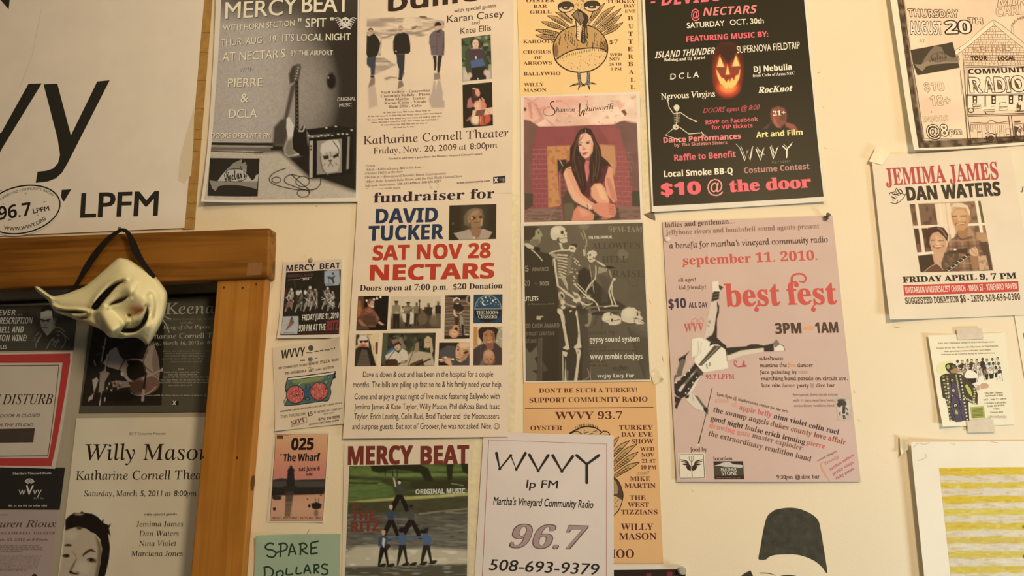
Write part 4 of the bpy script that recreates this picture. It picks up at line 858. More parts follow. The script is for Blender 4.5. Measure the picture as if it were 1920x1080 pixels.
for i in range(60):
    x = R.uniform(400, 890); y = R.uniform(560, 720)
    if ((x - 645) / 245) ** 2 + ((y - 540) / 178) ** 2 < .95: s.ell(x, y, 4.5, 3.5, K, n=6)
s.poly([(430, 30), (500, -20), (600, -40), (760, -40), (820, 20), (770, 130), (730, 180), (690, 210), (590, 210), (520, 180), (460, 110)], 'e8bb7c', 4)
s.poly([(592, 210), (672, 210), (652, 270), (640, 330), (640, 410), (600, 418), (590, 330)], 'efc78f'); s.line([(592, 215), (600, 300), (598, 360), (606, 412), (628, 412)], 10, K, 5)
for y in (275, 300, 325, 350, 375, 400): s.line([(600, y), (620, y + 2)], 5, K)
s.poly([(605, 95), (660, 120), (710, 160), (720, 195), (690, 300), (692, 380), (688, 440), (655, 442), (640, 410), (655, 300), (660, 200), (640, 150)], '3a2a22', 3)
for y in range(290, 430, 22): s.ell(668, y, 8, 6, 'a98a60', n=8)
s.poly([(550, 160), (600, 112), (660, 135), (680, 200), (640, 265), (600, 205)], '8d7558'); s.line([(550, 160), (600, 112), (660, 135), (680, 200), (640, 268), (600, 205), (550, 160)], 8, K); s.line([(610, 120), (640, 262)], 6, K); s.line([(550, 160), (640, 262)], 5, K); s.line([(703, 270), (708, 390)], 8, K)
s.line([(465, 110), (500, 165), (560, 205)], 10, K, 5); s.line([(770, 110), (740, 190)], 9, K)
for cx, cy, sg in ((494, 78, 1), (757, 68, -1)):
    s.ell(cx, cy, 78, 52, 'e6c59a', -6); s.poly([(cx - 78, cy + 10), (cx - 70, cy - 34), (cx, cy - 56), (cx + 70, cy - 34), (cx + 76, cy - 4), (cx, cy - 8)], '3f3328', 4); s.ell(cx, cy + 8, 42, 20, '4a3a2c'); s.ell(cx - 6, cy + 4, 16, 8, 'c9b08a'); s.line(oval(cx, cy, 79, 53, -6, 24), 7, K, closed=True); s.line([(cx - 75, cy + 6), (cx, cy - 6), (cx + 75, cy - 4)], 8, K, 4)
for i in range(30): x = R.uniform(570, 680); y = R.uniform(-30, 110); s.line([(x, y), (x + 10, y + R.uniform(-10, 10))], 5, K)
for x0, x1, fx_ in ((625, 640, 620), (722, 715, 735)):
    s.line([(x0, 738), (x0 + (8 if x0 < 700 else -8), 800), (x1, 850)], 26, '8d8a86', 4); s.line([(x0 - 14, 738), (x0 - 8, 800), (x1 - 14, 850)], 6, K, 4); s.line([(x0 + 14, 738), (x0 + 12, 800), (x1 + 14, 850)], 6, K, 4)
    for k in range(6): s.line([(x0 - 8, 752 + k * 16), (x0 + 12, 756 + k * 16)], 4, K)
    for e in ((fx_ - 88, 880), (fx_ - 2, 915), (fx_ + 66, 878 if x0 < 700 else 858)): s.line([(x1, 850), ((x1 + e[0]) / 2, (850 + e[1]) / 2 - 4), e], 20, K, 4, taper=[1, .8, .3]); s.line([(x1, 850), ((x1 + e[0]) / 2, (850 + e[1]) / 2 - 4)], 9, '8d8a86')
s.done()

# ================================================================ singer's poster
F(965, 170, 7.68)
s = Sheet('poster', 'white-bordered poster of a long-haired woman seated by a brick fireplace', 'poster', [(88, 90), (1800, 20), (1850, 1880), (92, 1942)], 'f2d9bd', .002, {'w': .001})
p = s.pic('photograph', [(132, 105), (1745, 68), (1812, 1862), (135, 1900)])
p.bg('efbfa4'); p.patch(220, 'f3cdb0', 0, .3, 3); p.p([(140, 105), (1100, 75), (1100, 160), (600, 300), (140, 500)], 'e7a896', 120, .7); p.p([(1250, 60), (1750, 60), (1750, 480), (1150, 480)], 'f3d2b4', 120, .8)
p.p([(185, 180), (240, 170), (262, 420), (225, 400)], 'cf8a78', 14, .8); p.p([(265, 180), (310, 200), (425, 400), (390, 440)], 'd2907c', 16, .8); p.p([(260, 460), (400, 375), (430, 420), (300, 500)], 'd9998a', 14, .8); p.l([(150, 115), (260, 170), (340, 115)], 12, 'c78475', 8, .7); p.p([(420, 390), (470, 420), (590, 520), (540, 520)], 'd2968a', 14, .7)
p.l([(600, 160), (720, 190), (780, 240), (920, 370)], 12, 'd79c88', 10, .6, 5); p.l(oval(500, 310, 85, 62, 0, 20), 5, 'b0715f', 4, .7); p.l(oval(590, 420, 70, 80, 0, 20), 6, 'dba48e', 5, .6); p.l(oval(820, 450, 90, 60, 0, 20), 6, 'dba48e', 5, .6); p.p([(1450, 150), (1520, 140), (1560, 260), (1510, 290)], 'dd9c88', 14, .7); p.p([(1400, 190), (1590, 175), (1580, 240), (1400, 240)], 'e3a892', 16, .6); p.p([(1530, 300), (1580, 275), (1618, 340), (1590, 375)], '7a4a38', 10); p.patch(60, 'b97a68', .3, .45, 8, 30, .6)
p.e(148, 278, 26, 28, '6b4a36')
p.fr(980, 220, 5.4)
frame = [(14, 32), (70, 42), (120, 70), (160, 100), (350, 98), (600, 88), (930, 75), (980, 50), (1030, 40), (1075, 68), (1155, 64), (1200, 1060), (20, 1075)]
p.p(frame, '8d4a48', 4)
p.p([(14, 32), (70, 42), (160, 100), (100, 300), (95, 780), (20, 780)], '7a554a', 30); p.p([(930, 75), (1030, 40), (1155, 64), (1190, 760), (1100, 700), (1060, 420), (1000, 300)], '77524a', 26); p.gn(90, .12, 5)
p.p([(160, 110), (520, 100), (520, 290), (240, 290), (240, 900), (105, 900), (100, 400)], '94494e', 30, .8); p.p([(770, 100), (980, 120), (1060, 440), (1110, 900), (930, 920), (900, 300)], '9c5250', 26, .8)
for i in range(12):
    y = 330 + i * 50; p.l([(100, y), (245, y - 4)], 5, 'b9716a', 4, .7)
    for k in range(3): p.l([(110 + k * 60 + (i % 2) * 30, y), (112 + k * 60 + (i % 2) * 30, y + 48)], 4, 'b9716a', 4, .5)
    p.l([(930, y + 20), (1110, y + 30)], 5, 'bd7a70', 4, .6)
    for k in range(3): p.l([(950 + k * 60 + (i % 2) * 30, y + 22), (952 + k * 60 + (i % 2) * 30, y + 70)], 4, 'bd7a70', 4, .4)
for i in range(9): p.l([(330 + i * 26, 200), (345 + i * 24, 275)], 8, '7d3a38', 6, .6); p.l([(790 + i * 22, 210 + i * 6), (780 + i * 18, 270)], 8, '86443f', 6, .5)
p.p([(248, 300), (480, 290), (470, 440), (350, 430), (350, 560), (380, 900), (262, 920), (255, 600)], 'c98a58', 14); p.p([(780, 280), (930, 290), (945, 480), (930, 600), (800, 420)], 'c48a62', 18); p.patch(30, 'a8673c', .05, .3, 4, 30, .7, [(248, 300), (480, 290), (470, 440), (350, 430), (350, 560), (380, 900), (262, 920), (255, 600)])
p.p([(350, 440), (440, 430), (440, 500), (360, 560)], '3a2a24', 8); p.l([(375, 435), (405, 495)], 7, 'c9aa92'); p.l([(375, 590), (382, 880)], 6, 'd49c78'); 
for y in (560, 610, 660, 720, 770, 820): p.e(410, y, 22, 16, '6a4a3c', .6)
p.p([(20, 775), (105, 775), (105, 900), (40, 940), (20, 940)], '4c4336', 8); p.p([(1105, 752), (1185, 748), (1192, 920), (1105, 900)], '45402f', 8)
p.p([(20, 980), (60, 930), (400, 920), (400, 1075), (20, 1075)], '8d6a5c', 14); p.p([(960, 900), (1192, 910), (1198, 1030), (960, 1040)], '876455', 14); p.patch(60, '5a4436', .05, .3, 11, 14, .6, [(20, 950), (400, 920), (400, 1075), (20, 1075)]); p.patch(60, '5a4436', 0, .3, 13, 12, .6, [(960, 900), (1192, 910), (1198, 1030), (960, 1040)]); p.l([(320, 930), (260, 1070)], 5, 'b58a78', a=.7)
p.p([(400, 850), (440, 740), (560, 850), (640, 830), (760, 860), (960, 920), (990, 1040), (720, 1050), (420, 1065)], '544436', 10); p.p([(420, 880), (500, 870), (530, 930), (480, 1060), (425, 1060)], '6d5a48', 14)
p.p([(490, 500), (560, 470), (640, 440), (760, 450), (880, 500), (875, 620), (820, 660), (700, 820), (640, 810), (560, 700)], '5c2730', 8)
p.p([(640, 440), (690, 450), (680, 540), (655, 660), (640, 600), (625, 500)], 'c9706a', 8); p.l([(640, 490), (650, 640)], 8, 'dd8c7c', 6, .7)
p.p([(410, 560), (440, 505), (495, 500), (520, 600), (560, 700), (590, 770), (680, 850), (730, 880), (700, 940), (620, 905), (520, 850), (470, 760)], 'e3a07c', 7); p.p([(410, 560), (430, 520), (480, 640), (520, 740), (600, 830), (700, 900), (690, 935), (600, 900), (510, 840), (460, 740)], 'efb592', 16, .7)
p.p([(830, 640), (870, 500), (905, 470), (915, 600), (940, 760), (955, 840), (920, 870), (850, 780)], 'e09a7a', 8); p.p([(845, 620), (880, 620), (940, 780), (950, 860), (900, 830)], 'c67a62', 14, .8)
p.p([(690, 800), (690, 720), (730, 675), (790, 672), (830, 720), (860, 800), (880, 860), (860, 890), (760, 870)], 'e5a27c', 8); p.p([(740, 700), (790, 690), (830, 760), (860, 850), (790, 830)], 'f0bd95', 20, .8); p.l([(690, 830), (700, 770), (690, 730)], 8, 'b06a50', 6, .6)
p.p([(520, 950), (560, 900), (680, 950), (730, 1000), (710, 1050), (490, 1062)], 'd8886c', 8); p.p([(560, 920), (640, 950), (680, 990), (600, 1010)], 'eaa888', 22, .7)
p.p([(690, 900), (760, 870), (860, 870), (930, 890), (950, 960), (930, 1010), (860, 1030), (780, 1000), (720, 950)], 'dc8c70', 7); p.p([(860, 880), (940, 900), (948, 960), (925, 1000), (880, 980)], 'cf7d64', 8)
for i in range(4): p.l([(870, 900 + i * 28), (945, 915 + i * 27)], 5, 'a85a48', 4, .7)
p.l([(668, 880), (690, 910), (672, 935)], 8, 'f0dccc', 4, .9, 4); p.l([(655, 890), (660, 920)], 7, '5a4030'); p.p([(720, 1000), (780, 1010), (760, 1045), (725, 1050)], '3f3427', 8); p.p([(800, 1020), (870, 1020), (850, 1040), (790, 1040)], 'c4705c', 7)
p.p([(560, 250), (590, 180), (640, 160), (690, 190), (715, 270), (705, 350), (670, 405), (635, 420), (595, 390), (567, 330)], 'efb797', 8); p.p([(565, 300), (600, 380), (640, 416), (600, 395)], 'd08c6c', 10, .7); p.p([(690, 230), (712, 280), (700, 350), (665, 400), (690, 320)], 'd9946f', 10, .7)
p.l([(572, 268), (600, 262)], 6, '4a2a22'); p.l([(640, 258), (678, 243)], 6, '4a2a22', sm=3); p.e(584, 285, 14, 7, '3a221c', .5); p.e(660, 266, 19, 8, '3a221c', .5, -12); p.p([(610, 290), (640, 325), (615, 338), (602, 325)], 'd9967a', 8); p.e(620, 330, 18, 5, 'b06a54', .6); p.p([(598, 368), (630, 358), (665, 355), (640, 385), (612, 388)], 'b9594f', 6); p.l([(602, 370), (662, 362)], 4, '7a342e', 3)
hair = 'p'
p.p([(560, 255), (575, 180), (640, 160), (600, 220), (568, 260), (566, 330), (600, 400), (640, 440), (620, 470), (640, 620), (650, 700), (620, 800), (590, 760), (570, 680), (540, 640), (500, 560), (490, 500), (440, 520), (400, 600), (385, 560), (420, 490), (480, 440), (480, 320), (520, 250), (550, 170), (590, 125), (640, 110), (690, 125), (725, 190), (745, 240), (790, 330), (800, 400), (860, 450), (905, 510), (850, 490), (800, 520), (800, 600), (740, 680), (720, 640), (690, 690), (680, 600), (670, 500), (680, 420), (712, 350), (716, 270), (695, 195), (640, 160)], '38221c', 7)
for q in ([(600, 150), (545, 250), (520, 380), (540, 520), (590, 680)], [(580, 200), (530, 330), (505, 450), (530, 560)], [(700, 190), (740, 320), (745, 450), (730, 600)], [(720, 240), (775, 380), (770, 520), (745, 620)], [(560, 400), (590, 520), (620, 700)], [(700, 430), (720, 520), (710, 640)]): p.l(q, 9, '6b4636', 8, .8, 5)
for q in ([(570, 300), (560, 420), (600, 560), (630, 720)], [(690, 200), (730, 280), (715, 420), (700, 560)], [(510, 300), (490, 420), (520, 520)]): p.l(q, 7, '1f1210', 6, .8, 5)
p.l([(440, 500), (455, 520), (490, 525)], 6, '4a2a20', 4, 1, 4); p.l([(820, 440), (870, 480), (905, 512)], 6, '4a2a20', 4, 1, 4); p.l([(636, 130), (640, 170)], 5, 'b09080', 4, .7); p.put()
F(965, 170, 7.68)
s.part('signature', 'script name in black brush lettering')
c = '33181a'
s.line([(570, 175), (545, 168), (515, 200), (535, 245), (575, 290), (580, 330), (540, 365), (470, 372), (420, 345), (415, 305), (450, 265), (505, 240)], 10, c, 7, taper=[1.6, 1.4, 1.6, 1.4, .8, .5, .4, .4])
s.T('hannon', 598, 322, 865, 312, 66, c, 'iserif', .012); s.line([(940, 195), (935, 290), (935, 380), (965, 325), (990, 285), (988, 370), (1020, 270), (1055, 155)], 14, c, 4, taper=[1.4, 1, .6, 1.2, .6, 1, .5, .3]); s.T('hitworth', 1032, 308, 1420, 272, 66, c, 'iserif', .012); s.line([(1340, 215), (1420, 185)], 7, c)
s.done()

# ================================================================ skeleton poster
F(960, 400, 3.175)
s = Sheet('poster', 'dark grey poster of a tall skeleton beside a man in old-fashioned dress', 'poster', [(52, 66), (783, 47), (829, 1000), (70, 1010)], 'e8d2b4', .0018, {'w': .0012})
p = s.pic('photograph', [(72, 78), (776, 58), (820, 990), (83, 1000)]).grad([(0, '655a46'), (.5, '685c48'), (1, '5b503d')], (1, 0)); p.gn(30, .05, 4)
F(960, 410, 6.353); p.fr(960, 410, 6.353)
BN = 'd2c0a0'; BD = 'a89678'
p.p([(130, 340), (170, 330), (260, 380), (340, 400), (440, 420), (500, 480), (530, 700), (560, 1000), (560, 2000), (140, 2000)], '3c3325', 14); p.p([(440, 1120), (900, 1000), (940, 2000), (400, 2000)], '3a3124', 30, .9)
p.p([(800, 620), (860, 580), (920, 620), (960, 740), (950, 900), (800, 900), (780, 700)], '352c20', 20); p.p([(940, 690), (1080, 830), (1200, 950), (1350, 1040), (1370, 1090), (940, 1090)], '3b3326', 20)
p.p([(145, 90), (260, 90), (330, 120), (360, 200), (355, 230), (340, 240), (330, 300), (250, 320), (180, 270), (140, 240)], '5e523f', 10); p.p([(270, 130), (320, 120), (345, 150), (368, 210), (345, 225), (345, 255), (330, 300), (270, 330), (210, 290), (240, 230), (275, 200)], 'a39474', 10); p.p([(240, 250), (330, 250), (325, 305), (260, 325), (215, 290)], '6f614b', 12, .8); p.p([(145, 90), (240, 85), (330, 110), (280, 150), (275, 210), (220, 260), (150, 260)], '46392a', 12); p.l([(300, 155), (340, 150)], 8, '3f3426'); p.e(318, 178, 12, 6, '3a3024', .6)
p.p([(155, 295), (200, 300), (265, 340), (255, 365), (200, 360), (150, 320)], 'c9b899', 5); p.l([(235, 375), (300, 430), (362, 505)], 14, 'c5b494', 5, 1, 4); p.p([(260, 340), (330, 345), (340, 390), (280, 400)], '2c251a', 8)
# tall skeleton
p.p([(455, 190), (465, 130), (520, 92), (590, 92), (630, 120), (655, 170), (650, 210), (630, 215), (600, 210), (540, 235), (530, 262), (490, 260), (465, 230)], BN, 5); p.e(530, 150, 45, 40, 'ddccae', .9); p.p([(560, 220), (655, 205), (660, 285), (600, 295), (565, 270)], BN, 5); p.e(598, 170, 19, 24, '3a2f20', .4); p.e(642, 150, 9, 14, '3a2f20', .5); p.p([(610, 200), (630, 195), (625, 215)], '3a2f20', 4); p.l([(580, 240), (655, 235)], 9, '4a3e2c', 5); p.l([(560, 225), (590, 260), (650, 262)], 5, '6b5c44', 4, .8, 3); p.p([(545, 238), (560, 245), (562, 285), (540, 262)], '4c402e', 6)
for i in range(5): p.e(575 + i * 6, 300 + i * 17, 17, 8, BN, .4)
p.l([(450, 420), (490, 400), (570, 385), (680, 378)], 15, BN, 4, 1, 5); p.l([(480, 430), (520, 450), (525, 470)], 40, BD, 6); p.p([(670, 370), (690, 325), (740, 330), (765, 360), (745, 405), (700, 400)], BN, 6); p.p([(690, 350), (730, 345), (740, 370), (700, 375)], '7a6b52', 5); p.p([(680, 310), (770, 310), (775, 345), (730, 325)], '2f271b', 7)
for i in range(9): y = 435 + i * 33; p.l([(545 + i * 2, y), (600, y + 4 + i), (655 - i * 2, y + 8 + i * 4)], 17 - i * .6, BN if i % 2 == 0 else 'c2b090', 5, 1, 4)
for i in range(6): p.l([(560 + i * 12, 640 + i * 26), (620 + i * 8, 700 + i * 26), (660, 790 + i * 12)], 11, 'b9a888', 5, .9, 4)
for i in range(7): p.l([(720 - i * 4, 430 + i * 36), (680, 470 + i * 32), (662, 500 + i * 30)], 8, BD, 5, .75, 4)
for x, y in ((745, 480), (765, 500), (750, 520), (785, 515), (770, 545), (800, 560), (720, 600), (755, 610), (775, 655), (740, 690), (750, 710), (735, 745), (755, 780), (700, 640), (720, 640)): p.e(x, y, 11, 9, BN if (x + y) % 3 else BD, .5)
p.l([(505, 490), (520, 620), (545, 790)], 22, BN, 5, 1, 4); p.l([(490, 480), (485, 560)], 7, BD); p.l([(540, 800), (640, 870), (740, 945)], 16, BN, 5); p.l([(555, 810), (650, 900), (750, 960)], 10, BN, 5); p.l([(740, 780), (810, 850), (880, 920)], 14, BN, 5); p.l([(780, 780), (840, 840), (880, 880)], 10, BN, 5)
p.l([(950, 760), (890, 850), (880, 910)], 10, BN, 5)
p.e(590, 920, 36, 48, BN, .3, -20); p.e(595, 925, 18, 32, '4a3e2c', .5, -20); p.p([(560, 880), (600, 960), (640, 990), (600, 1030), (560, 960)], BD, 7); p.p([(720, 870), (790, 900), (825, 960), (770, 1010), (720, 980), (750, 930)], BN, 7); p.e(765, 935, 26, 22, '7a6a50', .6); p.l([(610, 1000), (720, 1050), (755, 1060)], 18, BD, 6); p.e(605, 1000, 25, 30, BN, .4)
for a in range(6): p.l([(790 + a * 4, 980), (830 + a * 14, 1015 + a * 3), (850 + a * 22, 1070 - a * 13)], 7, BN, 4, 1, 4)
for a in range(5): p.l([(890, 930 + a * 4), (960 + a * 12, 960 + a * 12), (1010 + a * 8, 1020 + a * 22)], 8, BN, 4, 1, 4)
for x, y in ((885, 915), (915, 925), (900, 945), (860, 940), (930, 950)): p.e(x, y, 13, 9, BN, .5)
F(960, 560, 6.353); p.fr(960, 560, 6.353)
p.p([(545, 120), (600, 130), (612, 200), (650, 420), (685, 600), (660, 612), (620, 600), (605, 590), (640, 560), (615, 400), (575, 200), (540, 165)], BN, 5); p.e(610, 105, 26, 22, BN, .3); p.p([(612, 180), (625, 200), (640, 300), (625, 280)], BD, 5); p.l([(620, 380), (650, 580)], 6, BD, 8, .7)
p.p([(765, 140), (780, 150), (785, 220), (805, 330), (815, 520), (830, 580), (800, 595), (745, 600), (738, 575), (775, 540), (790, 420), (768, 220), (752, 180)], BN, 5); p.l([(690, 155), (705, 145)], 16, BN, 6); p.p([(740, 105), (770, 90), (700, 80), (720, 105)], BN, 6)
p.p([(600, 625), (660, 640), (655, 680), (640, 700), (650, 1000), (625, 1000), (640, 700), (612, 670), (612, 1000), (605, 1000)], BN, 5); p.l([(665, 860), (665, 980)], 8, BD, 4); p.p([(755, 600), (815, 610), (820, 650), (800, 760), (775, 1000), (738, 1000), (770, 780), (775, 680)], BN, 5); p.e(790, 640, 14, 18, BD, .6)
p.p([(155, 560), (200, 640), (230, 640), (300, 560), (305, 680), (270, 710), (300, 780), (300, 850), (240, 860), (300, 900), (290, 1000), (165, 1000)], '6d6250', 9); p.p([(310, 480), (350, 460), (358, 1000), (295, 1000)], '544a39', 6); p.l([(356, 465), (352, 980)], 6, '6f6452'); p.p([(360, 740), (430, 850), (370, 880)], '544a39', 10); p.p([(295, 210), (375, 208), (370, 222), (350, 225), (340, 252), (292, 250)], 'b9a98b', 6)
p.p([(780, 150), (830, 200), (900, 160), (950, 200), (950, 1000), (830, 1000), (850, 600), (800, 300)], '51473a', 22, .8); p.l([(900, 840), (920, 930), (850, 970)], 14, '8a7b62', 8, .8, 4); p.l([(940, 560), (935, 980)], 7, 'a8987c', 5, .8); p.l([(945, 180), (920, 240), (920, 300), (880, 320)], 26, '8e8169', 10, .9, 4)
F(1090, 560, 6.353); p.fr(1090, 560, 6.353)
p.p([(80, 340), (130, 280), (160, 190), (480, 170), (760, 280), (790, 390), (820, 990), (120, 990)], '5e5342', 12); p.p([(560, 350), (700, 450), (790, 470), (810, 800), (740, 930)], '4f4536', 40, .8); p.l([(150, 320), (190, 200)], 20, '4a4032', 16, .8); p.l([(245, 240), (245, 360)], 16, '453c2e', 14, .8); p.p([(740, 300), (790, 290), (800, 400), (700, 380), (620, 320)], '6a5e4b', 14, .8); p.l([(560, 350), (640, 600), (760, 940)], 22, '473e30', 20, .7, 4)
p.p([(100, 180), (200, 150), (460, 170), (300, 200), (120, 200)], '3a3125', 12); p.l([(60, 120), (170, 100), (440, 85)], 16, '8a7b60', 8, .8, 4); p.p([(78, 180), (110, 170), (130, 210), (110, 300), (80, 340), (45, 330), (50, 310), (85, 300), (80, 220)], '8f826a', 7)
p.p([(245, 240), (270, 180), (330, 160), (380, 190), (450, 210), (475, 240), (470, 295), (400, 320), (330, 315), (320, 290), (270, 278), (250, 262)], BN, 5); p.e(348, 188, 8, 18, '3a2f20', .5); p.p([(350, 245), (380, 235), (370, 280), (355, 275)], '3a2f20', 6); p.l([(385, 265), (460, 252)], 8, '55482f', 4); p.l([(260, 275), (330, 262)], 6, '6a5a42', 5, .8); p.e(300, 225, 40, 35, 'ddcbab', 1)
p.p([(470, 190), (490, 140), (560, 105), (630, 110), (670, 150), (690, 190), (720, 220), (735, 250), (700, 250), (660, 230), (620, 270), (640, 290), (560, 300), (500, 280), (475, 240)], BN, 5); p.e(560, 170, 60, 50, 'ddcbab', 1); p.p([(640, 245), (700, 250), (745, 285), (740, 305), (660, 308), (635, 280)], BN, 5); p.e(685, 172, 17, 26, 'c2af8e', .5); p.p([(655, 165), (672, 160), (680, 200), (660, 215)], '3a2f20', 6); p.l([(620, 240), (650, 230), (640, 250)], 8, '4a3d2a', 5); p.l([(680, 265), (735, 290)], 5, '6a5a42', 4); p.p([(490, 270), (560, 290), (640, 300), (560, 310), (500, 290)], '4a4030', 8, .8)
F(1080, 410, 6.353); p.fr(1080, 410, 6.353)
p.e(90, 100, 60, 35, '82745c', .8); p.l([(60, 170), (90, 250)], 12, '9f9174', 7, .8); p.l([(90, 150), (125, 260), (125, 330)], 14, 'a89a7c', 6, .9); p.l([(95, 380), (100, 440)], 20, BN, 6); p.l([(110, 330), (115, 430)], 9, BD, 5)
p.p([(135, 420), (150, 395), (200, 380), (245, 400), (250, 435), (220, 470), (230, 500), (190, 525), (160, 520), (140, 480), (128, 450)], BN, 5); p.e(168, 437, 12, 14, '3a2f20', .5); p.e(140, 450, 8, 10, '3a2f20', .5); p.l([(160, 490), (200, 485)], 10, '43372a', 5); p.l([(205, 465), (215, 480)], 12, '3f3426', 6)
for i in range(4): p.l([(235 + i * 22, 500 + i * 10), (290 + i * 12, 545 + i * 4), (345, 560 + i * 4)], 9, BN, 5, .9, 4)
for i in range(7): p.l([(275 + i * 15, 585 + i * 2), (268 + i * 15, 655 - i * 4)], 7, BN, 4, .9)
p.p([(340, 580), (400, 565), (480, 590), (400, 600)], '241d13', 7); p.l([(395, 620), (420, 700)], 14, BD, 6); p.l([(235, 570), (235, 680), (225, 720)], 13, BN, 5, 1, 4); p.l([(235, 710), (160, 790), (120, 860)], 11, BN, 5); p.l([(220, 720), (190, 790), (125, 860)], 6, BN, 5); p.l([(160, 560), (185, 700), (215, 885)], 8, 'b3a283', 4, .9); p.e(455, 725, 18, 16, BN, .4)
p.l([(445, 730), (395, 860), (400, 900), (435, 1030)], 16, BN, 5, 1, 4); p.l([(430, 800), (430, 900), (480, 1040)], 13, BN, 5, 1, 4); p.l([(340, 1055), (420, 1040), (495, 1045)], 13, BN, 6, 1, 4); p.p([(250, 680), (330, 670), (400, 720), (380, 1000), (300, 1000), (310, 800)], '50463a', 20, .7); p.p([(510, 380), (560, 365), (628, 420), (610, 470), (560, 500), (490, 440)], '7a6d58', 16, .8); p.put()
s.part('lettering')
s.T('9PM-1AM', 385, 168, 790, 168, 70, '8f8067', 'bserif', up=(0, -1)); s.T('THE FIRST ANNUAL', 150, 248, 432, 240, 36, 'e2d2b4', 'bsans')
for t_, a, b_, y, h in (('ALLOWEEN', 190, 770, 362, 72), ('HELL', 310, 620, 530, 80), ('RAISE', 430, 806, 700, 80)): s.T(t_, a, y, b_, y - 4, h, '4a4032', 'bserif')
s.line([(610, 700), (640, 780), (700, 812), (745, 780), (735, 725)], 5, '4a4032', 6)
F(960, 410, 6.353)
s.T('5', 160, 635, 200, 633, 70, '9b8c72', 'bsans'); s.T('ADVANCE', 240, 630, 436, 626, 45, '8a7c63', 'bsans'); s.T('20', 148, 806, 215, 804, 66, '85775e', 'bsans'); s.T('at', 272, 786, 300, 786, 28, '7d6f58'); s.T('DOOR', 335, 802, 445, 799, 50, '9b8c72', 'bsans'); s.T('UTLETS', 150, 985, 315, 978, 52, 'e4d6bb', 'bsans'); s.greek([(190, 1030, 520)], 20, '73674f', -.02)
F(960, 560, 6.353)
s.T('00 CASH AWARD', 168, 352, 566, 346, 52, '7d7058', 'bsans'); s.T('R MOST CREATIVE', 166, 440, 505, 436, 44, '75684f', 'bsans'); s.T('STUME', 168, 530, 292, 526, 44, '75684f', 'bsans')
F(1090, 560, 6.353)
s.T('sound by:', 92, 430, 420, 425, 52, '3b3226', 'serif', .01); s.T('gypsy sound system', 100, 520, 692, 510, 62, 'e4d6bb', 'bsans'); s.T('wvvy zombie deejays', 108, 724, 728, 718, 62, 'e4d6bb', 'bsans'); s.T('sights', 370, 858, 560, 848, 56, '3b3226', 'serif', .01); s.T('veejay Lucy Fur', 190, 942, 628, 938, 46, 'e4d6bb', 'bserif')
s.greek([(105, 590, 345), (105, 632, 640), (108, 762, 290), (108, 808, 310)], 24, '453b2d', -.01, 4)
s.done()

# ================================================================ orange turkey poster, lower one
F(880, 710, 2.919)
s = Sheet('poster', 'lower orange turkey poster, partly behind the white station sheet', 'poster', [(299, 24), (1018, 12), (1061, 1010), (300, 1006)], 'ecb478', .0009, {'bl': .0, 'w': .0008})
s.part('lettering')
TK = '5e2a26'
for t_, a, b_, y, h, y2 in (("DON'T BE SUCH A TURKEY!", 382, 918, 78, 24, 74), ('SUPPORT COMMUNITY RADIO', 330, 975, 131, 26, 125), ('WVVY 93.7', 470, 838, 222, 40, 220), ('OYSTER', 335, 510, 283, 25, 282), ('TURKEY', 820, 1005, 280, 25, 279), ('DAY EVE', 832, 1003, 318, 25, 317), ('SHOW', 888, 1008, 355, 25, 354), ('WED', 935, 1013, 396, 22, 396), ('NOV', 942, 1012, 428, 22, 428), ('21 ST', 945, 1020, 460, 20, 460), ('10 PM', 938, 1024, 496, 22, 496), ('MIKE', 880, 990, 560, 25, 560), ('MARTIN', 850, 1020, 598, 25, 598), ('THE', 878, 965, 663, 25, 663), ('WEST', 868, 983, 702, 25, 702), ('TIZZIANS', 832, 1030, 742, 25, 742), ('WILLY', 830, 1008, 828, 36, 828), ('MASON', 820, 1025, 880, 36, 880), ('KAHOO', 660, 902, 980, 46, 980)): s.T(t_, a, y, b_, y2, h, TK, 'bserif')
s.T('2007', 918, 528, 988, 522, 17, 'a98a5c')
s.part('rule_line'); s.line([(305, 162), (1007, 157)], 4, TK)
s.part('drawing', 'ink drawing of a turkey')
F(1020, 780, 4.909)
K = '33201a'
for a, m, e in (((560, 330), (630, 260), (690, 190)), ((600, 400), (700, 290), (790, 225)), ((620, 460), (750, 330), (855, 258)), ((640, 500), (780, 390), (868, 330)), ((640, 560), (780, 470), (880, 425))):
    dx, dy = e[0] - a[0], e[1] - a[1]; l = math.hypot(dx, dy); nx, ny = -dy / l * 22, dx / l * 22
    s.poly([a, (m[0] + nx, m[1] + ny), e, (m[0] - nx, m[1] - ny)], 'c49c62'); s.line([(a[0] + nx * .5, a[1] + ny * .5), (m[0] + nx, m[1] + ny), e], 6, K, 5); s.line([(a[0] - nx * .5, a[1] - ny * .5), (m[0] - nx, m[1] - ny), e], 6, K, 5); s.line([a, m], 4, K)
    for k in range(5): t = .2 + k * .09; x, y = a[0] + dx * t, a[1] + dy * t; s.line([(x - nx * .6, y - ny * .6), (x + nx * .6 + 12, y + ny * .6 - 8)], 6, K)
s.poly([(560, 560), (660, 570), (700, 620), (725, 700), (722, 770), (680, 870), (630, 920), (560, 950)], 'dcb07a', 3); s.poly([(600, 560), (665, 575), (700, 620), (725, 700), (722, 775), (660, 735), (600, 730)], '5a4030', 2); s.poly([(610, 600), (650, 590), (680, 660), (670, 720), (610, 700)], 'b08c60', 3)
s.line([(640, 565), (690, 610), (724, 700), (722, 770), (690, 860), (630, 925)], 8, K, 6)
for x, y in ((655, 760), (675, 780), (660, 800), (690, 770), (650, 830), (640, 780), (672, 830)): s.ell(x, y, 5, 4, K, n=8)
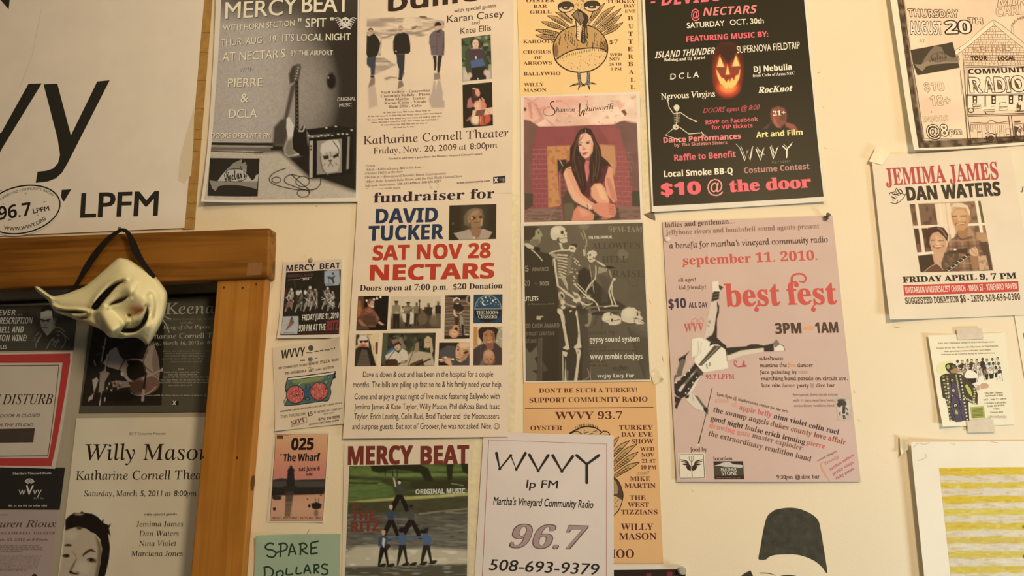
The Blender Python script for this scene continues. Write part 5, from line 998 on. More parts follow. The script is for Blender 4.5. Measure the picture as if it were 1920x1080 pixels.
s.poly([(230, 165), (290, 120), (380, 95), (470, 105), (530, 140), (590, 150), (600, 200), (240, 200)], 'dcb07a', 3); s.line([(235, 160), (300, 125), (380, 98), (470, 108), (525, 145)], 12, K, 5); s.line([(515, 165), (550, 140), (590, 150), (605, 175)], 10, K, 4); s.line([(240, 165), (300, 140), (350, 168)], 8, K, 4)
for i in range(15): x = 290 + i * 14; y = 120 - 24 * math.sin(i / 14 * 3.1); s.line([(x, y), (x + 4 + (i % 3) * 4 - 6, y - 26)], 5, K)
for i in range(14): s.line([(365 + (i * 37) % 120, 130 + (i * 13) % 36), (378 + (i * 37) % 120, 136 + (i * 13) % 36)], 5, K)
s.done()

# ================================================================ black hallowe'en poster
F(1200, 0, 2.633)
s = Sheet('poster', 'black party poster with a glowing jack-o-lantern and pink lettering', 'poster', [(8, -40), (816, -40), (912, 1001), (58, 1052)], 'efdcbf', .0042, {'br': .004, 'l': .002}, ink=GLOSSINK, nu=26)
p = s.pic('black_ground', [(21, -40), (802, -40), (899, 978), (64, 1023)], step=4).bg('2b2516').put()
p = s.pic('pumpkin_face', (352, 215, 512, 495), 'glowing carved pumpkin face', 1.0).bg('2b2516')
p.fr(1200, 0, 5.4); p.e(880, 730, 150, 265, '7a2a1c', .5); p.e(880, 760, 130, 215, 'a8382a', .5, 0, .9); p.p([(800, 470), (860, 460), (960, 470), (1000, 560), (930, 620), (890, 680), (830, 600), (770, 560)], '43241a', 40); p.e(885, 900, 100, 75, 'e8583a', .8); p.e(885, 895, 70, 50, 'f59a4c', .9)
for q in ([(770, 690), (805, 570), (850, 690)], [(925, 685), (965, 560), (1010, 680)], [(880, 665), (905, 765), (862, 768)]): p.p(q, 'e8804c', 22); p.p([(a * .86 + sum(v[0] for v in q) / 3 * .14, b * .86 + sum(v[1] for v in q) / 3 * .14 + 6) for a, b in q], 'ffd27a', 7)
p.l([(805, 575), (850, 650)], 10, '43241a'); p.l([(962, 565), (930, 640)], 10, '43241a'); p.p([(785, 690), (860, 700), (850, 760), (800, 740)], '7a4a34', 16, .9); p.p([(925, 690), (1000, 690), (985, 740), (940, 750)], '7a4a34', 16, .9)
mouth = [(765, 710), (800, 770), (825, 810), (840, 800), (870, 850), (895, 810), (905, 850), (925, 800), (950, 830), (965, 780), (990, 770), (1010, 710), (1000, 800), (965, 870), (920, 910), (890, 890), (870, 915), (840, 880), (810, 860), (780, 790)]
p.p(mouth, 'f0884a', 14); p.p(mouth, 'ffcf72', 6, .9); p.p([(820, 770), (880, 775), (945, 770), (920, 800), (890, 820), (870, 840), (840, 800)], '8a3a2c', 12, .85)
p.put()
F(1200, 0, 2.633)
F(1370, 180, 4.911)
p = s.pic('portrait', (255, 90, 640, 350), 'dim red mask-like face behind the age limit', 1.3).bg('2b2516'); p.p([(360, 180), (375, 125), (430, 105), (490, 125), (510, 180), (500, 260), (450, 300), (400, 280), (370, 230)], '8a4a3c', 16); p.e(410, 215, 22, 22, 'a8463a', .6); p.p([(440, 170), (500, 170), (490, 240), (450, 230)], '5a4424', 12, .8); p.p([(390, 190), (430, 280), (460, 300), (420, 300), (385, 250)], 'b06a58', 12, .8); p.p([(500, 250), (580, 275), (622, 335), (560, 320), (500, 290)], '9a5246', 12); p.p([(280, 320), (370, 250), (330, 310)], '5c4638', 14, .8); p.put()
F(1200, 0, 2.633)
RS = 'ee7078'
s.part('title', 'pink slanted capitals'); s.T("- DEVIL'S NIGHT -", 50, 42, 740, -22, 66, RS, 'bsans', .01, .2); s.T('@', 252, 100, 292, 96, 44, RS, '', .014); s.T('NECTARS', 310, 86, 568, 72, 40, 'f08a80', 'bsans', 0, .25)
WT = 'f4e8d4'
s.part('lettering')
for t_, a, y, b_, y2, h, c, st, b, sh in (('SATURDAY', 230, 147, 415, 134, 26, WT, '', .016, 0), ('OCT. 30th', 443, 131, 608, 121, 26, WT, '', .016, 0), ('FEATURING MUSIC BY:', 228, 213, 630, 187, 26, 'ef6a70', 'bsans', .02, 0), ('ISLAND THUNDER', 72, 296, 365, 272, 32, WT, 'bsans', 0, .28), ('Bulldog and DJ Kartel', 118, 311, 320, 298, 15, WT, 'bserif', .012, 0), ('SUPERNOVA FIELDTRIP', 477, 269, 786, 246, 34, WT, '', .008, 0), ('D C L A', 148, 400, 288, 388, 28, WT, '', .016, .1), ('DJ Nebulla', 560, 362, 746, 350, 28, WT, 'bsans', .016, 0), ('from Coda of Arms NYC', 555, 387, 760, 374, 14, 'e6d8c2', 'bserif', .008, 0), ('RocKnot', 580, 466, 745, 455, 30, WT, 'bserif', .016, .3), ('Nervous Virgins', 103, 498, 368, 482, 30, WT, 'serif', .016, 0), ('DOORS open @ 8:00', 310, 564, 584, 546, 24, 'c9565c', '', .01, .3), ('RSVP on Facebook', 322, 620, 580, 603, 20, 'e0646a', 'bsans', .01, 0), ('for VIP tickets', 352, 645, 553, 634, 20, 'e0646a', 'bsans', .01, 0), ('Dance Performances', 115, 712, 495, 690, 27, 'f08a84', 'bsans', .018, 0), ('by: The Skeleton Sisters', 168, 730, 428, 716, 16, 'd88a7c', 'bsans', 0, 0), ('Raffle to Benefit', 168, 800, 470, 780, 30, 'ea6c70', 'bsans', .014, 0), ('Local Smoke BB-Q', 118, 880, 455, 862, 30, 'f8eedc', 'bsans', .018, 0), ('Costume Contest', 512, 860, 832, 840, 28, 'b98476', 'bsans', .014, 0), ('93.7 LPFM', 648, 813, 737, 808, 12, '7d7460', '', 0, 0), ('Art and Film', 572, 684, 799, 670, 26, 'f6eb96', 'bsans', .016, 0)): s.T(t_, a, y, b_, y2, h, c, st, b, sh)
s.part('price_line', 'large pink price'); s.T('$10', 106, 968, 296, 960, 58, 'f2686e', 'bsans', .045); s.T('@', 332, 955, 408, 952, 62, 'f09a8c', '', .006); s.T('the door', 443, 952, 838, 930, 58, 'f2686e', 'bserif', .03)
s.part('lettering')
for k, pts in enumerate(([(490, 735), (515, 798), (525, 750), (540, 795), (550, 735)], [(570, 740), (592, 795), (605, 742)], [(640, 730), (655, 790), (675, 735)], [(700, 725), (720, 745)], [(745, 715), (720, 745), (720, 785)])):
    s.line(pts, 6, WT, 0, taper=[.5, 1.3, .8, 1.3, .5][:len(pts)] if len(pts) > 3 else None); s.line([(a + 5, b - 9) for a, b in pts], 2, WT)
for q in ([(470, 715), (490, 735)], [(575, 735), (612, 770)], [(580, 745), (600, 760)], [(643, 745), (672, 760)], [(650, 735), (665, 770)], [(655, 740), (655, 788)]): s.line(q, 2.5, 'd8ccb6')
F(1210, 180, 4.911)
s.part('dancing_skeleton', 'pale dancing skeleton')
c = 'd8c6a8'
s.ell(284, 118, 27, 26, 'e2d2b6'); s.poly([(265, 130), (305, 130), (298, 150), (275, 150)], 'e2d2b6'); s.line([(286, 148), (288, 210), (280, 290)], 8, c, 3)
for i in range(6): s.line([(258 + i, 180 + i * 15), (285, 176 + i * 16), (318 - i * 2, 178 + i * 14)], 5, 'b09c80', 4)
s.line([(255, 175), (325, 165)], 8, c); s.ell(276, 298, 28, 26, c); s.ell(282, 300, 8, 7, '4a3f2e'); s.lines([[(255, 175), (215, 115), (203, 55)], [(325, 167), (395, 215), (470, 245)], [(262, 305), (180, 373), (300, 412)], [(308, 296), (395, 360), (512, 350)], [(512, 340), (522, 358), (552, 376)]], 8, c); s.line([(300, 405), (318, 440)], 10, c); s.ell(203, 52, 9, 14, c); s.ell(462, 245, 14, 7, c)
F(1370, 180, 4.911)
s.part('lettering'); s.T('21+', 384, 192, 500, 184, 42, 'f6ead0', 'bserif', .008)
s.done()
# ================================================================ pinkish grey festival poster
F(1230, 390, 4.155)
PB = 'd8b49e'
s = Sheet('poster', 'pinkish grey festival poster of a handstanding dancer with big red lettering', 'poster', [(50, 112), (1373, 60), (1589, 2132), (160, 2132)], PB, .0016, {'b': .004, 'l': .001}, nu=26)
RD = 'cf5046'; BR = '4a2c26'; GB = '8d6658'
p = s.pic('photograph', [(110, 560), (1010, 545), (1040, 1700), (152, 1720)], 'cut-out picture of a handstanding dancer').bg(PB)
p.fr(1235, 500, 5.4)
CR = 'ecd8bc'; DK = '2c231b'
p.p([(540, 160), (560, 148), (600, 152), (608, 185), (655, 210), (620, 255), (560, 260), (545, 250)], CR, 6); p.p([(605, 185), (655, 210), (625, 245), (610, 225)], '3a2f25', 5); p.p([(545, 270), (560, 252), (615, 252), (608, 330), (575, 345), (530, 360), (535, 320)], DK, 5); p.l([(545, 290), (605, 275)], 5, '8d7d6a', a=.7); p.l([(540, 320), (605, 308)], 5, '8d7d6a', a=.7)
p.p([(530, 360), (585, 345), (590, 430), (575, 520), (560, 640), (530, 680), (460, 725), (480, 640), (490, 560), (510, 460)], 'd9c4aa', 6); p.p([(585, 345), (612, 400), (610, 470), (590, 530), (588, 720), (640, 770), (683, 800), (660, 815), (560, 770), (470, 735), (540, 690), (560, 640), (575, 520), (592, 440)], DK, 5); p.e(512, 560, 14, 18, 'a58c74', .6); p.e(500, 600, 10, 14, 'b39a82', .6)
p.p([(335, 735), (400, 720), (470, 730), (520, 765), (540, 780), (630, 800), (675, 830), (690, 960), (700, 1030), (430, 1075), (390, 1000), (360, 960), (370, 900), (335, 920)], 'efe0c6', 6); p.p([(450, 730), (560, 770), (683, 800), (690, 960), (672, 840), (600, 790), (545, 790), (510, 810), (520, 765)], DK, 4)
p.p([(400, 995), (560, 800), (640, 805), (430, 1010)], '5c5042', 6); p.l([(410, 1000), (580, 810)], 8, '2f261e', 5); p.l([(425, 1005), (625, 815)], 6, '2f261e', 5); p.l([(418, 1000), (600, 812)], 6, 'a3937c', 4); p.l([(395, 760), (400, 850), (380, 920)], 7, 'b39f86', 6, .8, 4); p.l([(430, 770), (420, 880)], 6, 'b9a68c', 6, .8); p.l([(480, 990), (490, 1030)], 12, '8d7d68', 6); p.e(515, 990, 12, 22, 'a5957d', .5)
p.p([(680, 822), (880, 808), (930, 785), (1000, 785), (1060, 800), (1160, 775), (1165, 860), (1060, 862), (1060, 825), (930, 840), (860, 860), (830, 870), (690, 900)], DK, 5); p.p([(690, 905), (830, 850), (1060, 825), (1062, 860), (850, 900), (700, 950)], 'e2cdb0', 9, .9); p.p([(1155, 775), (1190, 735), (1230, 790), (1180, 830)], '7d7060', 6); p.p([(1165, 830), (1230, 785), (1275, 820), (1275, 850), (1165, 858)], 'ecdabf', 6); p.l([(1235, 790), (1265, 810), (1275, 850)], 7, DK, 4)
p.fr(1235, 640, 7.715)
p.p([(280, 255), (390, 190), (455, 135), (395, 215), (385, 300), (350, 400), (330, 500), (240, 530), (270, 400), (295, 330)], '6f6252', 7); p.p([(280, 255), (390, 190), (455, 135), (390, 215), (385, 265), (330, 260), (295, 300)], DK, 6); p.l([(240, 500), (205, 620)], 30, '5a4d40', 8, .9)
p.p([(520, 315), (650, 460), (600, 500), (560, 560), (440, 760), (380, 800), (320, 830), (240, 780), (190, 740), (190, 640), (260, 590), (450, 410)], DK, 6); p.p([(540, 400), (580, 390), (380, 640), (310, 740), (270, 710)], '6d6252', 9); p.p([(330, 640), (380, 610), (370, 650), (310, 735), (280, 710)], 'd8cbb4', 8); p.p([(465, 480), (520, 440), (500, 480), (440, 540)], 'b5a892', 8)
p.p([(560, 380), (640, 460), (630, 495), (580, 500), (545, 440)], '4a4034', 6); p.p([(620, 480), (560, 580), (500, 700), (430, 770), (385, 800), (440, 730), (520, 590)], 'e9d9bf', 6)
for x, y in ((440, 430), (380, 490), (545, 525), (490, 600), (430, 685), (390, 750), (305, 555), (250, 600), (210, 640), (215, 720), (230, 770), (290, 820)): p.e(x, y, 10, 10, 'efe2cb', .5)
p.l([(205, 740), (230, 790), (300, 830)], 10, 'e2d5be', 6, 1, 4); p.p([(190, 800), (250, 830), (200, 900)], 'd8c8b0', 8); p.p([(190, 780), (330, 830), (290, 900), (260, 985), (225, 950), (250, 880), (195, 940), (215, 870)], '33281f', 8)
p.p([(390, 790), (480, 740), (540, 790), (600, 850), (660, 920), (715, 1000), (710, 1060), (640, 1010), (540, 975), (450, 900), (400, 850)], 'e0cfb5', 7); p.p([(370, 790), (440, 770), (430, 820), (390, 830)], DK, 6); p.p([(510, 780), (560, 790), (640, 900), (715, 990), (705, 1050), (640, 960), (600, 910), (560, 850)], '6d5f4f', 9); p.l([(480, 740), (495, 860)], 7, 'a3937d', 5); p.p([(640, 960), (700, 960), (712, 1060), (650, 1010)], DK, 7); p.put(PB)
F(1235, 640, 7.715); s.part('baton'); s.line([(772, 670), (760, 720), (700, 980), (620, 1300), (560, 1500)], 9, '33241c'); s.line([(612, 1330), (575, 1470)], 16, '33241c', taper=[.3, 1.3]); s.ell(562, 1500, 14, 16, 'efe0c8')
F(1230, 390, 4.155)
s.part('headline', 'big red ornamental lettering')
s.T('best', 545, 768, 968, 758, 176, RD, 'bserif', .014); s.T('fest', 1028, 754, 1408, 748, 176, RD, 'bserif', .014)
s.line([(1060, 600), (1058, 540), (1095, 516), (1145, 520), (1165, 550), (1150, 578), (1110, 572)], 14, RD, 6, taper=[1.6, 1.2, 1, 1, 1, .9, .5])
for x in (790, 1232): s.line([(x + 20, 745), (x - 8, 765), (x - 15, 785)], 9, RD, 4); s.ell(x - 8, 792, 18, 18, RD)
s.part('date_line', 'red ornamental date'); s.T('september 11. 2010.', 212, 446, 1255, 406, 72, RD, 'bserif', .008); s.line([(225, 440), (208, 462)], 12, RD)
s.part('lettering')
for t_, a, y, b_, y2, h, c, st, b in (('ladies and gentleman....', 70, 155, 612, 122, 40, '5c3a32', 'bserif', 0), ('jellybone rivers and bombshell sound agents present', 75, 213, 1270, 160, 38, '8d6a5c', 'bserif', 0), ("a benefit for martha's vineyard community radio", 105, 318, 1336, 268, 46, BR, 'serif', .014), ('all ages!', 173, 578, 308, 573, 30, '5a3c34', 'serif', .014), ('kid friendly!', 176, 636, 386, 631, 30, '5a3c34', 'serif', .014), ('$10', 100, 783, 232, 778, 74, '3f2740', 'bsans', .03), ('ALL DAY', 255, 779, 403, 775, 41, '3f2740', 'bsans', .01), ('wvv', 218, 968, 372, 962, 95, 'c9605a', 'bserif', 0), ('3PM', 932, 980, 1130, 975, 80, '4c3628', 'bsans', .03), ('1AM', 1243, 974, 1418, 970, 80, '4c3628', 'bsans', .03)): s.T(t_, a, y, b_, y2, h, c, st, b)
for x in (285, 335): s.line([(x - 20, 905), (x, 870), (x + 25, 862), (x + 35, 885)], 7, 'd88a80', 5); s.line([(x - 5, 900), (x + 15, 880)], 5, 'd88a80')
s.part('orange_smudge'); s.poly([(1152, 928), (1222, 922), (1222, 945), (1155, 950)], 'e5a06a', 3)
s.part('lettering')
F(1230, 640, 3.8575)
TB_ = [('sideshows:', 745, 138, 918, 'BR'), ('martina the', 750, 187, 944, 'BR'), ('fire', 952, 185, 1012, 'e59a68'), ('dancer', 1022, 186, 1134, 'BR'), ('face painting by', 752, 236, 1014, 'BR'), ('rose', 1028, 234, 1095, 'c98d6c'), ('marching band parade on circuit ave.', 758, 282, 1384, 'BR'), ('late nite', 762, 332, 900, 'BR'), ('dance', 910, 332, 1002, '7d5a4a'), ('party', 1015, 332, 1102, 'BR'), ('@', 1114, 330, 1142, 'b09484'), ('dive bar', 1156, 331, 1290, 'BR')]
for t_, a, y, b_, c in TB_: s.T(t_, a, y, b_, y - 1, 27, BR if c == 'BR' else c, 'serif', .018)
for t_, a, y, b_ in (('9pm parade down circuit avenue', 988, 394, 1312), ('with 11 piece marching band,', 990, 436, 1288), ('extraordinary rendition band', 995, 474, 1288)): s.T(t_, a, y, b_, y - 2, 17, '8d6c5e', 'serif', .014)
s.T('93.7 LPFM', 360, 274, 565, 270, 32, 'c04f48', 'serif', .014); s.T('food by', 248, 796, 362, 795, 30, BR, 'serif', .018); s.T('location', 413, 861, 550, 860, 28, BR, 'serif', .018); s.T('9:30pm @ dive bar', 868, 994, 1176, 990, 28, BR, 'serif', .018)
s.part('band_names', 'slanting lines of band names')
SB = 'bserif'
for t_, x0, y0, x1, y1, h, c in (('1pm-9pm @ featherstone center for the arts', 435, 390, 952, 518, 21, '5a3e34'), ('apple belly', 598, 493, 830, 550, 38, 'd8606a'), ('nina violet', 845, 556, 1085, 615, 38, '4a2a2a'), ('colin ruel', 1100, 622, 1314, 675, 38, '3f3038'), ('the swamp angels', 410, 510, 808, 606, 38, '5c3c32'), ('dukes county love', 822, 610, 1222, 712, 38, '8d4a3e'), ('affair', 1238, 714, 1366, 748, 38, 'a34840'), ('good night louise erich leuning', 392, 572, 1070, 746, 38, '4a2a24'), ('pierre', 1082, 744, 1214, 776, 36, 'd8645a'), ('drawing gate', 383, 622, 675, 692, 36, 'e0806c'), ('master exploder', 690, 694, 1050, 788, 36, '8a6454'), ('the extraordinary rendition band', 375, 680, 1112, 868, 38, '6d4a3c')): s.T(t_, x0, y0, x1, y1, h, c, SB)
for t_, x0, y0, x1, y1, h, c in (('record slingers', 1164, 870, 1302, 800, 15, '7d5c4e'), ('frosty', 1220, 895, 1322, 838, 24, 'd87c74'), ('earthen andrew', 1255, 935, 1430, 828, 22, 'd0606a'), ('pretty ninja', 1275, 968, 1425, 880, 22, 'c9606a'), ('ricky prime', 1298, 1000, 1430, 925, 22, 'b9606a')): s.T(t_, x0, y0, x1, y1, h, c, SB)
s.part('blurred_name'); s.greek([(428, 443, 590)], 34, 'e0a080', .235, 5)
s.part('swash'); s.line([(1205, 872), (1188, 890), (1200, 930), (1220, 965), (1250, 1010)], 9, 'dd9c78', 6, taper=[.5, 1, 1.6, 1.2, .6]); s.poly([(560, 150), (590, 185), (620, 178), (632, 138), (640, 145), (638, 168), (656, 175), (650, 185), (590, 190), (565, 178)], 'c4524c'); s.line([(565, 165), (562, 145), (580, 143), (578, 158)], 4, 'c4524c', 4)
F(1255, 800, 9.817)
s.part('winged_fork_logo')
s.poly([(148, 492), (640, 488), (660, 960), (175, 965)], 'ecd8ba')
for q in ([(168, 512), (620, 508)], [(620, 508), (638, 935)], [(638, 938), (190, 945)], [(190, 945), (168, 512)]): s.line(q, 10, '3a2a22')
for sg in (-1, 1):
    X = lambda x: 403 + sg * x
    s.poly([(X(10), 800), (X(25), 815), (X(75), 790), (X(110), 730), (X(70), 720), (X(160), 700), (X(170), 680), (X(80), 670), (X(190), 650), (X(195), 630), (X(90), 645), (X(200), 612), (X(205), 600), (X(120), 610), (X(60), 640), (X(40), 700), (X(12), 720)], '3a2420')
s.line([(398, 540), (400, 650)], 8, '5a443a'); s.line([(358, 540), (362, 610), (398, 640), (432, 610), (430, 540)], 9, '5a443a', 4); s.line([(402, 640), (412, 920)], 14, '4a342c')
s.line([(330, 820), (328, 920)], 3, 'cbb394'); s.line([(510, 780), (590, 830)], 3, 'cbb394')
s.part('landscape_logo')
s.poly([(805, 638), (1345, 636), (1365, 962), (822, 966)], '33221c'); s.poly([(812, 730), (1350, 745), (1360, 895), (818, 900)], '4c4233')
s.poly([(825, 712), (900, 695), (960, 665), (1050, 652), (1110, 658), (1180, 690), (1330, 705), (1325, 750), (1230, 750), (1130, 740), (1020, 740), (930, 722), (830, 722)], 'cdbfae', 3)
s.T('FEATHER', 942, 812, 1228, 808, 55, 'dacbb6', '', .016); s.T('STONE', 955, 893, 1236, 888, 72, 'dacbb6', '', .016); s.greek([(850, 944, 1300)], 18, '7a6858', 0, 3)
F(1400, 640, 6.75)
p = s.pic('photograph', [(1115, 704), (1302, 700), (1330, 1000), (1145, 1004)], 'small grey picture of a tuba player').bg('c9b39c'); p.e(1225, 830, 60, 90, 'dcc8b0', 1); p.p([(1140, 740), (1200, 725), (1250, 760), (1262, 800), (1230, 830), (1180, 800), (1145, 770)], '4c4038', 8); p.e(1168, 800, 32, 34, '3f342c', .3); p.p([(1205, 820), (1245, 820), (1240, 910), (1205, 910)], '3f342c', 6); p.p([(1250, 830), (1280, 870), (1270, 880), (1245, 850)], '3f342c', 6); p.l([(1170, 735), (1245, 735)], 10, '6a5c50'); p.gn(10, .12, 3); p.put()
s.part('lettering'); s.T('E', 1165, 935, 1190, 935, 36, '33271f', 'bserif', .02); s.T('B', 1210, 985, 1246, 985, 50, '33271f', 'bserif', .02); s.T('R', 1255, 935, 1288, 935, 36, '33271f', 'bserif', .02); s.T('U', 1203, 920, 1242, 920, 40, '33271f', 'bserif', .02)
s.done()

# ================================================================ hand-drawn house poster
F(1660, 0, 7.2)
PH = 'f3cfa8'
s = Sheet('poster', 'hand-drawn ink poster of a shingled house cut open to show its rooms', 'poster', [(-10, -220), (2340, -290), (2556, 1915), (331, 2074)], 'f6e0bb', .003, {'l': .009, 'bl': .004}, nu=26)
p = s.pic('ground', [(90, -220), (2300, -280), (2500, 1880), (400, 2040)], None, 3).bg('4d3a28'); p.patch(60, '8d7458', -.1, .3, 5, 60, .9); p.patch(30, '241a10', .1, .4, 8, 50, .7)
p.p([(190, -220), (2300, -290), (2400, 1800), (500, 1936), (472, 1930), (300, 700), (270, 480)], PH, 10); p.patch(420, 'f0c3a0', -.05, .3, 3, None, .6, [(215, -200), (2200, -230), (2360, 1780), (510, 1910), (310, 700)]); p.patch(300, 'f8dcb4', .0, .3, 8, None, .7, [(215, -200), (2200, -230), (2360, 1780), (510, 1910), (310, 700)]); p.put()
K = '3c2416'; KL = '7a5638'
s.part('border_line'); s.line([(175, -60), (215, 150), (262, 450), (300, 690)], 9, K, 5); s.line([(330, 900), (400, 1300), (478, 1910), (1000, 1896), (1900, 1850)], 9, K, 1); s.line([(215, -5), (960, 0)], 14, K)
s.part('lettering')
s.outlined('THURSDAY', 285, 262, 972, 254, 100, K, PH, 'bsans', .08); s.outlined('AUGUST', 310, 498, 752, 488, 170, K, 'fbe6c2', 'bsans', .062); s.outlined('20', 800, 475, 1145, 460, 165, K, 'fbe6c2', 'bsans', .085); s.outlined('TH', 1105, 335, 1300, 338, 80, K, PH, 'bsans', .07); s.T('AT', 428, 610, 512, 604, 42, KL, 'dbl')
F(1690, 140, 6.748)
s.outlined('$10', 268, 232, 524, 222, 108, KL, PH, 'bsans', .04); s.outlined('18+', 345, 420, 604, 405, 125, KL, PH, 'bsans', .04); s.outlined('DOORS', 248, 632, 570, 605, 72, KL, PH, 'bsans', .045); s.outlined('@8', 292, 808, 572, 795, 140, K, 'f8dcb4', 'bsans', .075); s.outlined('pm', 590, 775, 745, 772, 72, K, 'f8dcb4', 'bsans', .085)
s.ell(350, 500, 8, 8, K)
F(1780, 0, 7.2)
s.outlined('MIKE', 640, 105, 1130, 60, 110, KL, PH, 'bsans', .042, sh=.2); s.outlined('CARLY', 622, 240, 1100, 190, 120, KL, PH, 'bsans', .042)
s.T('AND FRIENDS', 0, 0, 0, 0, 30, KL, 'bsans', path=[(835, 380), (890, 305), (1000, 260), (1100, 235)]); s.part('house_drawing', 'ink line drawing of a house in section')
roofL = [(62, 700), (240, 575), (400, 425), (578, 280)]; roofR = [(578, 280), (700, 360), (860, 485), (1010, 610), (1300, 850)]
s.poly([(62, 700), (578, 280), (590, 350), (150, 710), (75, 765), (55, 745)], 'fae2b8'); s.line(roofL, 5, K); s.line(roofR, 5, KL); s.line([(62, 700), (55, 750), (75, 765), (150, 710), (300, 590), (450, 460), (590, 350)], 5, K); s.line([(590, 350), (720, 450), (860, 570), (980, 655), (1200, 830)], 5, KL); s.line([(578, 280), (592, 350)], 4, KL); s.ell(120, 688, 7, 7, K)
s.lines([[(820, 380), (825, 470)], [(848, 375), (858, 490)], [(820, 380), (848, 375)]], 4, KL)
R = random.Random(8)
for r in range(15):
    y = 375 + r * 35; half = min(430, (y - 350) * 1.22); x0 = max(170, 590 - half); x1 = min(1100, 590 + half)
    s.line([(x0, y), ((x0 + x1) / 2, y + R.uniform(-5, 5)), (x1, y)], 3.2, KL, 4); x = x0 + R.uniform(5, 40)
    while x < x1: s.line([(x, y), (x + R.uniform(-3, 3), y + 35)], 3.2, KL); x += R.uniform(26, 62)
for t_, a, b_, y, h in (('TOUR', 275, 495, 830, 58), ('LOCAL', 642, 870, 828, 52)): s.T(t_, a, y, b_, y - 4, h, K, 'bsans', .02)
s.T('NECTARS', 310, 735, 830, 700, 85, 'b98a68', 'dbl')
s.lines([[(180, 905), (600, 910), (1100, 880)], [(200, 930), (700, 925), (1100, 905)], [(95, 760), (120, 830)], [(160, 720), (185, 1090)]], 5, K); s.poly([(215, 945), (1200, 920), (1230, 1500), (230, 1500)], 'f9e4bd')
s.line([(218, 945), (232, 1500)], 8, K); s.line([(190, 930), (205, 1450)], 4, KL)
s.T('COMMUNITY', 240, 1020, 1100, 985, 68, K, 'bsans', .02)
F(1690, 140, 6.748)
for x, c in ((728, KL), (775, K), (830, K)): s.line([(x, -40), (x + 8, 140), (x + 20, 265)], 5, c)
s.line([(728, 0), (770, 300), (800, 560), (825, 890)], 6, KL, 2); s.line([(765, 290), (820, 880)], 5, KL)
for t_, a, b_, y in (('R', 858, 1010, 245), ('A', 1040, 1165, 240), ('D', 1172, 1310, 238), ('I', 1318, 1368, 236), ('O', 1385, 1560, 225)):
    s.outlined(t_, a, y, b_, y - 3, 190, K, 'f9e4bd', 'bsans', .05)
    for k in range(4): s.line([(a + 20 + k * 16, y - 160 + k * 20), (a + 50 + k * 14, y - 40 + k * 4)], 9, '6b4a30')
s.lines([[(790, 272), (1200, 268), (1552, 255)], [(795, 285), (1552, 272)], [(800, 285), (815, 525)], [(815, 525), (1552, 500)], [(820, 545), (1552, 520)], [(825, 560), (862, 888)], [(1340, 535), (1375, 840)], [(1375, 530), (1410, 835)], [(862, 888), (1552, 835)]], 7, K)
for x, y0, y1 in ((912, 285, 380), (1150, 282, 390), (1370, 278, 385), (1490, 275, 350)):
    s.poly([(x - 28, y0), (x + 28, y0), (x + 26, y1), (x - 26, y1)], K); s.ell(x, y0 + 30, 14, 17, 'f6dcb6'); s.ell(x, y0 + 72, 14, 17, 'f6dcb6')
s.lines([[(1030, 285), (1035, 410)], [(1050, 285), (1052, 405)], [(1018, 420), (1065, 412)], [(1118, 420), (1175, 412)]], 5, K)
for q in ([(880, 395), (985, 390), (990, 440), (895, 450)], [(1025, 460), (1165, 455), (1170, 480), (1030, 485)], [(1040, 485), (1150, 480), (1140, 510), (1060, 512)], [(1225, 370), (1305, 360), (1310, 430), (1240, 440)], [(1215, 425), (1330, 420), (1325, 460), (1225, 465)]): s.line(q + [q[0]], 7, K)
s.poly([(885, 410), (985, 405), (980, 425), (890, 430)], '8d6a4a'); s.line(oval(862, 468, 34, 28, 0, 16), 10, K, closed=True); s.ell(870, 465, 18, 16, 'f6dcb6'); s.ell(1470, 420, 30, 60, '6a4a32'); s.ell(1480, 380, 18, 20, 'f6dcb6'); s.ell(1465, 450, 16, 18, 'd8b890'); s.line([(1420, 480), (1552, 470)], 7, K)
s.line([(845, 625), (960, 620), (1060, 625), (1120, 590), (1200, 620), (1340, 600)], 5, K, 4); s.line([(850, 645), (1340, 628)], 4, KL)
for k in range(17): x = 860 + k * 28; s.line([(x, 650), (x + R.uniform(-4, 8), 650 + R.uniform(50, 110))], 5, K if k % 3 else KL)
s.ell(1115, 820, 40, 38, '4a3624'); s.line(oval(1120, 815, 62, 58, 0, 20), 5, K, closed=True)
for q in ([(1050, 790), (1075, 860)], [(1185, 770), (1200, 850)], [(1040, 760), (1090, 745)], [(1150, 765), (1200, 760)], [(1060, 860), (1040, 870)], [(1030, 830), (1075, 800)]): s.line(q, 7, K)
for q in ([(945, 735), (1005, 732), (1010, 815), (950, 820)], [(1220, 730), (1285, 725), (1290, 800), (1225, 805)], [(870, 820), (940, 815), (945, 885), (880, 888)], [(1305, 700), (1365, 690), (1370, 830), (1315, 835)]): s.line(q + [q[0]], 5, KL)
for q in ((970, 740), (1250, 750), (900, 840), (1330, 770)): s.line([(q[0] - 18, q[1]), (q[0] + 18, q[1] - 2)], 7, K)
s.poly([(1412, 600), (1490, 595), (1490, 612), (1414, 618)], '7a4a34'); s.poly([(1410, 660), (1470, 680), (1440, 760), (1480, 820), (1420, 830)], '5a4030'); s.line([(1410, 640), (1552, 625)], 5, K); s.lines([[(1450, 700), (1490, 660), (1530, 720)], [(1490, 720), (1500, 820)], [(1530, 640), (1545, 820)]], 6, K); s.ell(1485, 720, 22, 26, '8a6a5c')
F(1660, 0, 7.2)
s.part('venue_logo', 'dark taped-on venue logo')
